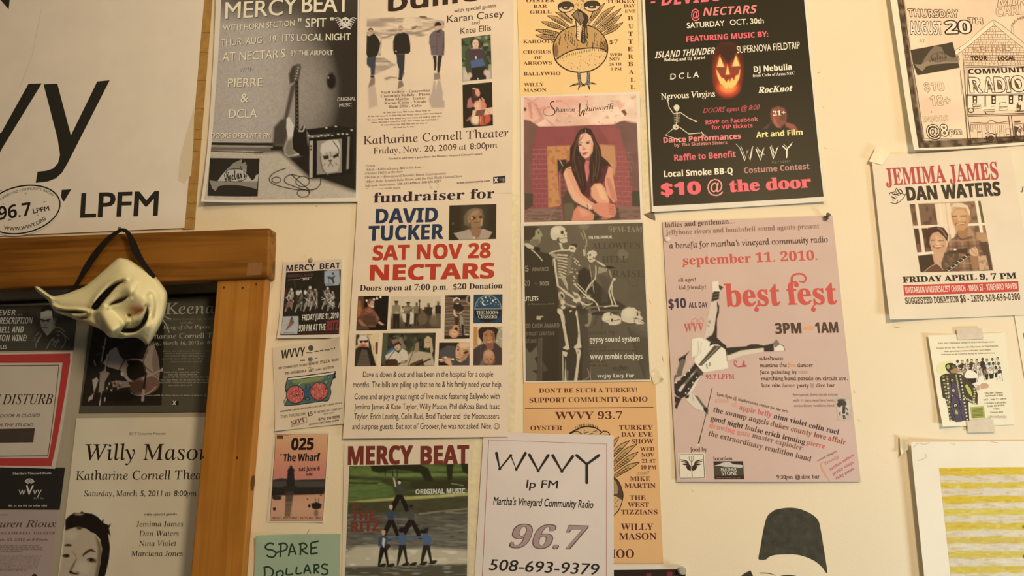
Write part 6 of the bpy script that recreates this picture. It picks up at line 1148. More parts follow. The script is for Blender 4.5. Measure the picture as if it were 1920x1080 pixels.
s.poly([(305, 715), (888, 590), (930, 760), (985, 932), (400, 1052), (345, 920)], '4a3c2c'); s.poly([(360, 905), (455, 905), (500, 820), (570, 720), (640, 650), (690, 655), (740, 660), (770, 740), (860, 790), (900, 805), (960, 770), (975, 870), (800, 880), (620, 900), (520, 930), (470, 998), (400, 950)], '85705a'); s.poly([(360, 905), (455, 905), (520, 860), (975, 850), (975, 870), (800, 880), (620, 900), (520, 930), (470, 998), (400, 950)], '9b8468'); s.line(oval(695, 800, 110, 62, -8, 26), 6, '4a3c2c', closed=True); s.T("Nectar's", 575, 875, 800, 810, 100, '4f402f', 'bscript', .01)
s.done()

# ================================================================ duo poster
F(1620, 270, 3.087)
PJ = 'f0d6b2'
s = Sheet('poster', 'cream concert poster with a smiling couple and red western lettering', 'poster', [(33, 76), (838, 28), (1004, 988), (134, 1022)], PJ, .003, {'bl': .005, 'l': .004}, nu=26, )
p = s.pic('photograph', [(256, 352), (668, 332), (744, 735), (320, 746)], 'sepia photo of a smiling couple with a ukulele').bg('c99a78')
p.fr(1690, 370, 7.2)
p.p([(95, 105), (440, 95), (480, 390), (150, 400)], '7d5c44', 8); p.patch(40, '5a3e2c', 0, .3, 3, 60, .8, [(95, 105), (440, 95), (480, 390), (150, 400)]); p.p([(150, 430), (330, 420), (400, 760), (200, 770)], '4c3626', 8); p.patch(40, '8d5e48', .05, .3, 6, 60, .8, [(150, 430), (330, 420), (400, 760), (200, 770)])
p.p([(435, 95), (640, 85), (730, 560), (600, 620), (480, 400)], 'efd0aa', 8); p.l([(580, 90), (620, 400), (650, 560)], 12, 'd0a880', 8, .8, 4); p.l([(500, 95), (540, 400)], 14, 'f8dfba', 10, .7); p.p([(760, 75), (1060, 55), (1150, 500), (900, 480), (880, 120)], '9b7354', 8); p.patch(45, '6a4a34', 0, .3, 7, 60, .8, [(760, 75), (1060, 55), (1150, 500), (900, 480), (880, 120)]); p.p([(1020, 60), (1060, 55), (1115, 350), (1075, 350)], '6a5a2c', 8)
p.l([(190, 105), (290, 790)], 42, 'f3d6b2', 6); p.l([(135, 415), (490, 395)], 36, 'f3d6b2', 6); p.l([(195, 775), (400, 760)], 40, 'f6ddba', 6); p.l([(1000, 65), (1070, 480)], 42, 'f6ddba', 6); p.l([(890, 378), (1135, 365)], 32, 'f6ddba', 6)
p.p([(610, 640), (640, 580), (740, 520), (900, 520), (960, 450), (1000, 480), (1140, 490), (1170, 700), (1220, 1000), (540, 1010)], '8d6448', 8)
for i in range(7): p.l([(640 + i * 80, 520), (670 + i * 85, 1000)], 30, '5f4232' if i % 2 else 'b08664', 14, .7)
for i in range(6): p.l([(610, 600 + i * 75), (1180, 570 + i * 80)], 26, '5a3e2e' if i % 2 else 'b88e68', 14, .5)
p.p([(1000, 480), (1140, 490), (1165, 620), (1060, 600), (1000, 560)], 'c59468', 16, .8); p.p([(1040, 620), (1150, 600), (1220, 990), (1160, 990)], '5a4230', 14); p.p([(1020, 800), (1130, 790), (1170, 980), (1040, 990)], 'd0a47c', 9); p.patch(30, 'a5765a', .05, .25, 4, None, .7, [(1020, 800), (1130, 790), (1170, 980), (1040, 990)]); p.p([(900, 780), (1020, 800), (1010, 1000), (960, 1000)], 'a27450', 10)
p.p([(750, 440), (900, 400), (930, 520), (800, 570), (740, 510)], 'a8774f', 8); p.p([(720, 540), (740, 470), (760, 540), (810, 570), (960, 530), (900, 560), (800, 590)], '6a4634', 8); p.p([(890, 400), (960, 470), (970, 520), (880, 540)], 'b58a68', 8)
p.p([(655, 230), (660, 150), (720, 110), (830, 100), (895, 150), (915, 250), (905, 340), (880, 400), (820, 460), (750, 450), (690, 380), (665, 310)], 'c8925f', 8); p.p([(680, 240), (720, 180), (820, 170), (870, 230), (840, 330), (760, 300), (700, 290)], 'dcab7c', 30, .8); p.p([(645, 200), (650, 140), (700, 90), (800, 85), (880, 120), (915, 200), (910, 260), (885, 220), (860, 150), (760, 140), (700, 150), (670, 220)], 'e6c8a2', 8); p.p([(660, 140), (740, 130), (700, 200), (665, 210)], 'c9a47c', 10, .8)
p.l([(675, 265), (730, 262)], 18, '7d4c34', 10, .9); p.l([(790, 262), (860, 258)], 18, '7d4c34', 10, .9); p.p([(755, 270), (790, 325), (755, 330)], 'e3b488', 10); p.l([(720, 370), (790, 372), (850, 350)], 20, '8d4c34', 8, 1, 4); p.l([(735, 372), (840, 358)], 9, 'f0d4b2', 6); p.e(905, 300, 14, 40, 'c08a60', .5)
p.p([(205, 800), (400, 770), (430, 900), (540, 1010), (240, 1020)], '42301f', 8); p.p([(560, 760), (640, 720), (760, 760), (760, 1000), (540, 1010), (520, 880)], '5f4632', 10); p.patch(26, '8d6c50', .05, .3, 9, None, .6, [(560, 760), (640, 720), (760, 760), (760, 1000), (540, 1010), (520, 880)])
p.p([(420, 740), (570, 700), (560, 790), (510, 920), (440, 880)], 'd0a078', 8); p.p([(320, 560), (310, 480), (350, 420), (460, 400), (560, 420), (620, 510), (610, 600), (590, 590), (560, 540), (480, 470), (400, 500), (370, 590), (360, 620)], '4a2c1c', 9); p.l([(480, 420), (540, 460), (590, 540)], 14, 'b07c58', 12, .8, 4)
p.p([(365, 620), (375, 540), (430, 490), (520, 520), (590, 590), (590, 680), (550, 740), (480, 760), (420, 740), (385, 690)], 'cf9a70', 8); p.p([(440, 520), (560, 580), (520, 640), (430, 620)], 'dfae84', 24, .8); p.l([(390, 590), (440, 585)], 15, '7a4a34', 9, .9); p.l([(490, 595), (555, 590)], 15, '7a4a34', 9, .9); p.p([(460, 600), (520, 640), (490, 655), (450, 640)], 'e6b890', 10); p.l([(420, 670), (480, 690), (550, 665)], 20, '8a4634', 7, 1, 4); p.l([(435, 675), (540, 675)], 8, 'f3d8ba', 5); p.e(598, 640, 10, 40, 'e0b890', .6)
p.p([(300, 1020), (380, 940), (470, 910), (530, 960), (560, 1020)], '6d4630', 7); p.l([(290, 1015), (390, 935), (480, 910), (545, 985)], 7, 'd8ae84', 5, 1, 4); p.p([(560, 1010), (880, 760), (920, 790), (640, 1010)], '3c2a1e', 6)
for i in range(6): p.l([(605 + i * 48, 985 - i * 38), (630 + i * 48, 1000 - i * 38)], 9, 'e6d0ae', 4)
p.l([(625, 1005), (900, 800)], 5, 'e6d0ae', 4); p.p([(690, 720), (780, 700), (880, 690), (880, 780), (760, 760), (600, 770)], '4c3524', 8); p.e(710, 712, 22, 12, 'f0d8b4', .5); p.p([(900, 720), (960, 680), (1020, 740), (1030, 800), (960, 800), (910, 770)], 'd8a880', 8); p.l([(930, 720), (1010, 790)], 8, 'a57254', 6); p.l([(985, 680), (1010, 720)], 9, 'f0d4ae', 5); p.put()
F(1620, 270, 3.087)
s.part('names', 'red western capitals'); s.T('JEMIMA JAMES', 122, 246, 774, 206, 98, 'bf4a48', 'bserif', .014)
s.part('second_name', 'heavy black capitals'); s.T('DAN WATERS', 246, 333, 786, 300, 78, '3a3024', 'bsans', .035)
s.part('ampersand_mark'); s.T('AND', 160, 338, 222, 285, 30, '3f3226', 'bserif')
for q in ([(138, 300), (150, 285), (165, 300), (200, 290), (235, 300)], [(145, 345), (180, 350), (215, 325), (238, 290)], [(180, 350), (188, 330)], [(172, 285), (180, 262), (190, 275)], [(140, 290), (175, 282)]): s.line(q, 3.5, '3f3226', 5)
s.part('date_line'); s.T('FRIDAY APRIL 9, 7 PM', 218, 806, 876, 780, 33, '2f2620', 'bserif', .024)
s.part('red_band'); s.poly([(218, 822), (886, 796), (889, 856), (223, 882)], 'c8453c'); s.T('UNITARIAN UNIVERSALIST CHURCH - MAIN ST - VINEYARD HAVEN', 232, 868, 880, 842, 36, 'f2d6b6', 'bsans')
s.part('lettering'); s.T('SUGGESTED DONATION $8 - INFO: 508-696-0380', 230, 930, 898, 904, 36, '3f2c24', 'mono', .02)
s.done()
F()
s = Sheet('poster', 'plain cream paper at the picture edge, partly under the couple poster', 'poster', [(1850, 286), (2080, 270), (2120, 700), (1921, 712)], 'f3ddb4', .0006, {'l': .0008})
s.part('lettering'); s.T('J', 1913, 361, 1921, 360, 10, '4a3828', 'iserif', .01); s.part('photograph'); s.poly([(1917, 625), (1960, 622), (1966, 650), (1922, 652)], '7d7468'); s.done()

# ================================================================ small choir flyer
F(1730, 620, 5.4)
s = Sheet('flyer', 'small cream flyer with a conductor in patterned robe facing a choir', 'flyer', [(38, 52), (822, 22), (922, 952), (178, 972)], 'f6e2b8', .0016, {'l': .004, 'bl': .003})
s.part('lettering')
for t_, a, b_, y, y2, h, c in (('THE JIM THOMAS SPIRITUALS CHOIR presents', 146, 722, 139, 119, 13, '7d6448'), ('Songs from the Heart, the Mystery of Spirituals', 128, 758, 188, 162, 17, '9a8a4c'), ('with special guest James Baskin, jazz singer', 208, 685, 220, 199, 13, '7d6448'), ('Reflections on the Civil War during its 150th Anniversary', 176, 730, 250, 231, 12, '7d6448'), ('The Jim Thomas', 622, 805, 642, 634, 16, '6d5236'), ('Spirituals Choir', 630, 810, 667, 659, 16, '6d5236'), ('SAT., July 17, 2010', 610, 842, 708, 697, 16, '6d5236'), ('UNION CHAPEL', 622, 842, 745, 734, 16, '6d5236'), ('OAK BLUFFS', 648, 822, 774, 764, 16, '6d5236'), ('7 PM', 710, 772, 803, 800, 15, '6d5236'), ('Tickets $15', 678, 808, 838, 830, 15, '6d5236')): s.T(t_, a, y, b_, y2, h, c, 'bserif')
s.greek([(658, 868, 845), (658, 884, 845)], 7, '9a8460', 0, 3)
s.part('drawing', 'watercolour of a robed conductor and a choir')
s.poly([(150, 340), (300, 310), (260, 420), (140, 430)], 'ecdc9a', 4); s.poly([(330, 330), (420, 300), (740, 260), (780, 380), (500, 420), (380, 420)], 'ecdfb0', 3)
R = random.Random(12)
for r in range(3):
    for i in range(9):
        x = 345 + i * 50 + r * 16 + R.uniform(-6, 6); y = 312 + r * 45 - i * 3 + R.uniform(-6, 6)
        c = R.choice(['c79a78', '8a6248', '5c4432', 'dbb894']); rc = R.choice(['e8d9c0', 'f2e8d2', '4a3b30', '8a7460', 'd8c2a4', '382c24'])
        s.poly([(x - 20, y + 22), (x, y + 12), (x + 20, y + 22), (x + 22, y + 85), (x - 22, y + 85)], rc); s.line([(x - 20, y + 22), (x - 22, y + 85)], 4, '33261c'); s.line([(x + 4, y + 20), (x + 2, y + 80)], 3, '4a3a2c'); s.line([(x - 4, y + 40), (x - 14, y + 60)], 4, '33261c'); s.ell(x, y, 12, 15, c); s.line(oval(x, y, 12, 15, 0, 12), 3, '33261c', closed=True); s.poly([(x - 13, y - 4), (x - 8, y - 16), (x + 8, y - 17), (x + 13, y - 3), (x, y - 9)], '2f231a')
for x, y, w, h in ((430, 480, 110, 60), (625, 445, 35, 55), (665, 440, 50, 48), (720, 430, 30, 45)): s.poly([(x, y), (x + w, y - 8), (x + w - 5, y + h - 5), (x + 10, y + h)], '33281e')
s.poly([(410, 470), (450, 400), (520, 420), (560, 470), (540, 480), (430, 482)], 'f4ead4', 3); s.poly([(540, 540), (560, 460), (610, 450), (640, 540)], 'f4ead4'); s.line([(540, 540), (560, 465), (605, 455), (635, 530)], 4, '4a3a2c'); s.poly([(490, 545), (580, 510), (650, 525), (600, 550), (540, 565)], 'f6ecd8', 3); s.line([(490, 545), (560, 560), (640, 535)], 4, '4a3a2c'); s.poly([(745, 440), (790, 430), (805, 510), (780, 500), (770, 460), (745, 505)], 'efe0c4'); s.line([(750, 440), (745, 505), (775, 465), (805, 510), (790, 430)], 4, '33261c')
s.poly([(215, 360), (235, 335), (290, 330), (330, 355), (350, 410), (330, 435), (270, 432), (235, 410)], '3c3022', 3); s.poly([(280, 395), (340, 375), (350, 410), (330, 435), (275, 430)], 'b08258', 3); s.ell(248, 368, 18, 22, 'b5a858'); s.ell(300, 365, 16, 14, '6d6038'); s.line([(240, 400), (290, 395), (330, 360)], 7, '6b5a3a')
robe = [(160, 480), (175, 455), (220, 438), (300, 430), (380, 440), (420, 470), (520, 565), (550, 640), (548, 750), (500, 740), (455, 720), (465, 910), (255, 915), (240, 780), (215, 690), (190, 680), (170, 560)]
s.poly(robe, '4a3d2c'); s.poly([(420, 560), (440, 540), (480, 600), (500, 680), (460, 640)], 'c3bb58'); s.poly([(250, 560), (320, 540), (390, 640), (420, 780), (420, 905), (280, 905), (250, 700)], '584854', 3)
for i in range(14):
    t = i / 13; s.ell(195 + 75 * t * (1 if t < .5 else 1), 470 + 440 * t, 13, 9, 'cfc08a' if i % 2 else '8d8a44'); s.ell(235 + 30 * t, 470 + 300 * t, 13, 9, 'd8c898' if i % 2 else '7d7a3c'); s.ell(372 + 70 * t, 460 + 440 * t, 10, 9, 'd8cda8'); s.ell(330 + 40 * t, 455 + 220 * t, 9, 8, 'b8a878')
for i in range(7): s.ell(515 + 5 * math.sin(i), 590 + i * 25, 12, 9, 'c9bd80'); s.ell(420 + i * 18, 680 + i * 10, 8, 10, 'd0c6a0')
for q in ([(265, 480), (285, 620), (270, 760), (320, 900)], [(350, 470), (390, 640), (360, 760), (400, 905)], [(300, 640), (350, 700), (390, 800)], [(280, 700), (260, 820), (300, 905)]): s.line(q, 7, '2f241a', 5)
for x, y, r in ((290, 505, 20), (300, 608, 22), (322, 760, 26), (290, 660, 12), (375, 700, 12)): s.ell(x, y, r, r, '33281c'); s.ell(x, y, r * .62, r * .62, 'd8cd9a'); s.ell(x, y, r * .28, r * .28, '4a3a30')
s.poly([(320, 800), (345, 820), (345, 850), (315, 840)], 'b5b04c'); s.poly([(535, 580), (580, 545), (600, 530), (640, 535), (660, 550), (655, 580), (590, 590), (540, 605)], 'd0a07c', 2); s.line([(575, 560), (582, 592)], 4, 'efe0c4')
s.part('green_box', 'small olive text box'); s.poly([(475, 775), (612, 765), (628, 882), (490, 888)], 'b0ad50', 0)
for i in range(7): s.line([(495, 795 + i * 14), (600 + i, 788 + i * 14)], 8, '6d6c34')
s.done()
TAPE = mat('masking_tape', 'e2c8a6', .6, .25, mottle(.05, 120))
def tape(label, quad, lift, m=TAPE, **k):
    t = Sheet('tape', label, 'tape', quad, m, lift, k or {'w': .0006}, nu=8); t.done(); return t.o
tape('pinkish tape holding the top of the small choir flyer', [(328, -14), (588, -28), (606, 84), (345, 96)], .0034)
tape('pinkish tape holding the bottom of the small choir flyer', [(436, 915), (702, 892), (724, 1028), (446, 1032)], .0036)

# ================================================================ yellow striped painting
F(1690, 800, 3.8565)
s = Sheet('painting', 'cream paper painted with ragged yellow stripes, its corner torn', 'painting', [(42, 112), (1110, 100), (1150, 1260), (160, 1260)], 'f6dfbc', .003, {'l': .008, 'tl': .002}, nu=26, )
p = s.pic('striped_field', [(258, 297), (1100, 290), (1130, 1250), (362, 1250)], 'painted yellow and beige stripes', 1.4).bg('dcc6a6'); p.gn(60, .07, 2, 20); p.gn(14, .06, 4, 10)
Y = 'd8b538'
for i, (a, b) in enumerate([(290, 350), (403, 447), (497, 555), (592, 642), (692, 746), (790, 846), (896, 950), (1006, 1058), (1110, 1165), (1210, 1260)]):
    R = random.Random(i); n = 14
    top = [(250 + k * 68, a + R.uniform(-5, 5) + (0 if i else 0)) for k in range(n)]; bot = [(250 + k * 68, b + R.uniform(-6, 6) - k * .6) for k in range(n)][::-1]
    p.p(top + bot, ['d9b22c', 'd9b640', 'd8b22e', 'd6b848', 'd4b23c', 'd0b050', 'd0b24a', 'd2b244', 'd6b640', 'd6b640'][i], 7)
p.patch(50, 'c4961c', .05, .4, 5, 9, .5); p.patch(36, 'e6cf7c', .15, .4, 9, 8, .5); p.e(880, 722, 16, 12, '8a6a1c', .4); p.e(876, 936, 8, 14, '7a5a1c', .4); p.put()
s.part('torn_edge'); 
for q in ([(60, 150), (100, 118), (150, 128), (185, 112)], [(150, 190), (160, 220), (100, 245)], [(340, 118), (380, 128)], [(640, 108), (700, 120)], [(120, 124), (124, 128)]): s.line(q, 4, 'c9b48a', 4)
s.done()
tape('clear tape at the torn corner of the striped painting', [(-20, 70), (44, 92), (46, 160), (-16, 205)], .0048, mat('clear_tape', 'f3ddb2', .35, .4, mottle(.05, 150)), bl=.004)
# ================================================================ white station sheet
F(880, 710, 2.919)
s = Sheet('sheet', 'white station sheet with thick black letters and red outline, overlapping the orange poster', 'sheet', [(80, 291), (789, 311), (791, 1400), (8, 1400)], 'ead4c4', .0024, {'tr': .002, 'w': .001})
K = '2e2a24'
s.part('frame_line', 'thin red frame'); s.line([(64, 1260), (108, 336), (752, 357), (750, 1260)], 3, 'b0655c')
s.part('station_letters', 'thick rounded black letters')
for q in ([(150, 408), (168, 493), (228, 420), (258, 496), (308, 408)], [(330, 417), (378, 503), (432, 420)], [(457, 420), (507, 507), (566, 425)], [(588, 420), (643, 468), (708, 420)], [(643, 466), (643, 568)]):
    s.line(q, 16, K)
    for x, y in q: s.ell(x, y, 8, 8, K)
s.part('lettering')
s.T('lp FM', 312, 597, 482, 601, 44, K, '', .012, .1); s.T("Martha's Vineyard Community Radio", 132, 688, 676, 708, 42, '26241f', '', .014, .12)
s.T('508-693-9379', 108, 1046, 702, 1072, 60, K, '', .012, .2)
s.part('frequency', 'brownish outlined italic number'); s.T('96.7', 212, 922, 608, 932, 122, '5f4c44', 'bserif', .022, .3); s.T('96.7', 214, 920, 606, 930, 118, 'b3948a', 'bserif', 0, .3)
s.done()

# ================================================================ water-ski poster
F(640, 820, 4.157)
s = Sheet('poster', 'colour poster of a human pyramid on water skis under dark red capitals', 'poster', [(25, 58), (1002, 36), (993, 1180), (4, 1180)], 'e8cfae', .0014, {'w': .001})
p = s.pic('photograph', [(66, 222), (990, 204), (980, 1180), (26, 1180)], 'photo of water skiers in a pyramid')
p.grad([(0, '5d6a34'), (.1, '738446'), (.2, '5c6838'), (.27, '5d6b36'), (.34, '4a4a30'), (.42, '5f584a'), (.6, '6d675a'), (.75, '7a7264'), (1, '5c5646')])
p.patch(160, '3d4226', 0, .3, 3, 22, .8, [(60, 210), (1000, 200), (1000, 480), (60, 500)]); p.p([(60, 300), (400, 310), (1000, 300), (1000, 400), (420, 410), (300, 340), (60, 330)], '3a3a20', 20, .85); p.p([(60, 345), (300, 350), (280, 365), (60, 362)], '2f3018', 10, .9); p.p([(60, 380), (400, 380), (420, 450), (60, 490)], '64753c', 20, .8)
p.p([(60, 500), (400, 470), (990, 430), (990, 455), (600, 490), (200, 505)], 'b5ad68', 12); p.p([(60, 510), (500, 488), (990, 455), (990, 560), (600, 590), (60, 590)], '4c4830', 14); p.gn(40, .16, 6, 12); p.l([(560, 605), (700, 585), (990, 555)], 10, '9a8c74', 8, .8, 4)
p.patch(90, '8d8674', 0, .35, 9, 10, .7, [(30, 600), (990, 570), (990, 900), (30, 900)]); p.patch(70, '45422f', .1, .4, 12, 9, .7, [(30, 600), (990, 570), (990, 900), (30, 900)])
p.p([(30, 900), (120, 850), (300, 840), (420, 880), (700, 860), (990, 880), (990, 990), (700, 990), (400, 1010), (30, 1010)], 'cbbd9e', 30, .9); p.patch(60, 'e6dabd', 0, .3, 15, 24, .8, [(30, 870), (990, 880), (990, 990), (30, 1000)]); p.p([(30, 1010), (400, 1000), (990, 985), (990, 1180), (30, 1180)], '55503f', 16, .9); p.patch(80, 'a89e86', .1, .4, 18, 10, .7, [(30, 1010), (990, 990), (990, 1180), (30, 1180)])
p.p([(230, 218), (600, 205), (680, 240), (720, 340), (660, 345), (620, 280), (540, 260), (420, 250), (300, 275), (240, 260)], '2b2a17', 10); p.p([(820, 215), (875, 205), (865, 330), (830, 340)], '2b2a17', 10); p.p([(930, 205), (990, 204), (990, 290), (950, 270)], '2b2a17', 10); p.p([(540, 340), (990, 330), (990, 395), (700, 410), (540, 400)], '36331d', 24, .8); p.l([(345, 255), (345, 300)], 7, '24220f'); p.l([(437, 250), (440, 305)], 7, '24220f'); p.l([(860, 360), (950, 375)], 6, 'b5a88c', 6, .7)
def skier(x, y, h, top, hair, skin='c9a284', trousers='241e1a', arms=None, spread=.16):
    p.p([(x - h * .03, y + h * .13), (x + h * .03, y + h * .13), (x + h * .12, y + h * .2), (x + h * .09, y + h * .45), (x - h * .09, y + h * .45), (x - h * .12, y + h * .2)], top, 6)
    p.p([(x - h * .09, y + h * .44), (x + h * .09, y + h * .44), (x + h * spread, y + h * .74), (x + h * spread * 1.25, y + h), (x + h * spread * .85, y + h), (x + h * .02, y + h * .58), (x - h * spread * .85, y + h), (x - h * spread * 1.2, y + h), (x - h * spread, y + h * .74)], trousers, 6)
    p.e(x, y + h * .07, h * .045, h * .06, skin, .3); p.p([(x - h * .055, y + h * .07), (x - h * .05, y), (x, y - h * .02), (x + h * .05, y), (x + h * .055, y + h * .07), (x, y + h * .03)], hair, 5)
    for a in arms or []: p.l([(x + i * h, y + j * h) for i, j in a], h * .05, top, 5)
skier(455, 330, 265, '47483a', '211c16', 'd8c4ae', '1d1a16', [[(-.1, .2), (-.14, .02)], [(.1, .2), (.16, .3), (.1, .32)]], .24); p.l([(412, 320), (425, 380)], 12, 'cbb49a'); p.l([(400, 240), (405, 300)], 9, '33301c')
skier(388, 530, 260, '3f4a58', 'd8bd8c', 'd0a98a', '221c18', [[(-.1, .2), (-.16, .25)], [(.1, .22), (.24, .28)]], .22); skier(545, 530, 260, '525247', '1f1a15', '54382a', '221c18', [[(-.1, .2), (-.18, .28)], [(.1, .22), (.2, .26)]], .26)
skier(330, 725, 290, '3a5068', 'c79a80', 'd0a084', '1f1b18', [[(.1, .22), (.2, .26)], [(-.1, .22), (-.12, .4)]], .13); skier(478, 712, 285, '54657a', '1d1813', 'b98a74', '2a2622', [[(-.1, .22), (-.3, .26)], [(.1, .22), (.4, .24)]], .13); skier(665, 712, 285, '566982', '1f1a16', '4f3526', '2c2824', [[(-.1, .22), (-.4, .24)], [(.1, .22), (.12, .36)]], .14)
p.e(475, 722, 27, 24, '211a14', .4); p.p([(325, 780), (345, 790), (335, 860), (320, 830)], 'd8c8b0', 6); p.e(365, 845, 20, 14, '33241a', .4); p.p([(345, 870), (360, 830), (380, 850), (365, 880)], '3a281c', 6); p.e(640, 735, 30, 14, '1f1a16', .4)
for x, y in ((320, 1000), (385, 1000), (500, 992), (560, 990), (640, 985), (715, 975)): p.e(x, y, 36, 15, '2c281f', .3, -24); p.l([(x - 30, y + 14), (x + 30, y + 16)], 6, 'b5aa92', 5, .7)
p.put()
s.part('title', 'dark red block capitals'); DR = '7a3428'; s.T('MERCY', 58, 212, 555, 206, 140, DR, 'bsans', .035); s.T('BEAT', 622, 210, 992, 203, 140, DR, 'bsans', .035)
s.part('venue_line', 'dark red block capitals'); s.T('AT', 85, 557, 142, 553, 38, '7c3a30', 'bsans', .03); s.T('THE', 82, 648, 262, 642, 72, '7c3a30', 'bsans', .03); s.T('RITZ', 78, 737, 300, 726, 76, '7c3a30', 'bsans', .03)
s.part('lettering'); s.T('ORIGINAL MUSIC', 581, 443, 965, 435, 38, 'd0c6b4', 'bsans', .03)
s.done()

# ================================================================ harbour card
F(490, 800, 3.86)
s = Sheet('card', 'small sunset card with a lighthouse silhouette and date in black', 'card', [(102, 41), (493, 35), (451, 692), (41, 690)], 'ead2b0', .0012, {'br': .0015})
p = s.pic('photograph', [(108, 55), (486, 51), (447, 679), (65, 681)], 'sunset picture of a lighthouse over a harbour').grad([(0, 'e2ad7c'), (.2, 'dd9a74'), (.4, 'd58a72'), (.52, 'cf8474'), (.55, 'c98a78'), (.7, 'd59a78'), (.85, 'd8a480'), (1, 'cf9878')])
p.p([(80, 385), (150, 372), (250, 385), (330, 382), (470, 378), (460, 480), (380, 490), (75, 500)], '3d3630', 6); p.r(75, 395, 470, 435, '554c46', 16, .8); p.p([(75, 440), (465, 440), (455, 490), (300, 492), (150, 495), (72, 505)], '2e2822', 8)
p.p([(192, 330), (195, 305), (205, 300), (208, 285), (216, 278), (226, 285), (230, 300), (242, 306), (240, 330), (246, 440), (182, 440)], '2f2924', 5); p.l([(190, 320), (245, 318)], 5, '2f2924'); p.r(160, 430, 260, 470, '332c26', 10); p.p([(178, 470), (238, 470), (222, 580), (210, 650), (172, 650), (175, 560)], '4a4038', 10, .9)
for i in range(10): p.l([(178, 545 + i * 12), (222, 545 + i * 12)], 5, 'b0866a', 3, .7)
p.p([(80, 500), (150, 500), (145, 528), (100, 532), (80, 520)], '38302a', 7); p.e(97, 595, 12, 13, '33271f'); p.e(337, 523, 6, 6, '4a3a30'); p.e(350, 573, 10, 13, '33271f'); p.p([(362, 555), (400, 545), (420, 550), (440, 560), (435, 590), (400, 600), (370, 590)], '2c241e', 6); p.l([(392, 515), (398, 545)], 4, '4a3c30'); p.l([(420, 515), (415, 545)], 4, '4a3c30'); p.l([(390, 530), (422, 530)], 3, '4a3c30'); p.e(400, 625, 16, 26, '8d6c58', .8); p.e(433, 496, 7, 5, '33271f'); p.put()
K = '241a1a'
s.part('frame_line'); s.line([(108, 55), (486, 51), (447, 679), (65, 681), (108, 55)], 3, '4a3226')
s.part('lettering'); s.T('025', 218, 168, 377, 166, 84, K, 'bsans', .03); s.T('The Wharf', 160, 250, 424, 247, 52, K, 'bsans', .03); s.ell(145, 203, 6, 6, K); s.T('sat june 6', 274, 320, 424, 317, 30, '4a2c2c', 'bsans', .03); s.T('10PM', 323, 356, 370, 354, 20, '4a2c2c', 'bsans', .03); s.T('ORZAC - BILLY FRIZ - RATTY MO - FREE', 78, 668, 440, 667, 13, '4a2f26', 'bsans')
s.rect(115, 62, 160, 88, '5c4430'); s.line([(162, 64), (205, 63)], 3, '6a5238'); s.done()

# ================================================================ green hand-lettered note
F(490, 800, 3.86)
s = Sheet('note', 'pale green paper note hand-lettered in dark marker', 'note', [(-22, 782), (577, 774), (557, 1510), (-78, 1510)], 'a9b694', .0022, {'tl': .006, 'l': .002})
s.part('handwriting', 'dark green marker capitals'); M = '2f4030'
for q in ([(98, 848), (70, 840), (42, 860), (48, 882), (90, 892), (112, 912), (95, 940), (62, 938), (48, 925)], [(148, 848), (145, 900), (142, 942)], [(110, 912), (140, 902), (180, 890), (192, 862), (170, 842), (130, 850)], [(202, 935), (215, 880), (225, 848), (240, 880), (255, 925)], [(208, 905), (245, 900)], [(288, 845), (288, 900), (285, 928)], [(275, 850), (310, 842), (332, 858), (320, 880), (290, 888)], [(292, 888), (320, 908), (342, 920)], [(362, 840), (364, 880), (362, 920)], [(364, 840), (420, 826)], [(364, 880), (408, 870)], [(362, 920), (412, 912)],
          [(30, 1012), (32, 1060), (28, 1100)], [(22, 1018), (60, 1012), (90, 1040), (80, 1080), (40, 1100)], [(142, 1040), (118, 1052), (118, 1080), (140, 1088), (162, 1070), (158, 1046), (140, 1040)], [(190, 1020), (188, 1068), (235, 1064)], [(262, 1012), (258, 1060), (300, 1056)], [(312, 1062), (325, 1020), (338, 1000), (350, 1030), (362, 1062)], [(318, 1042), (352, 1036)], [(388, 998), (388, 1062)], [(380, 1002), (410, 996), (420, 1015), (392, 1030)], [(392, 1030), (420, 1058)], [(484, 1000), (460, 992), (442, 1008), (455, 1025), (480, 1035), (482, 1058), (455, 1070), (440, 1058)]): s.line(q, 12, M, 5)
s.done()

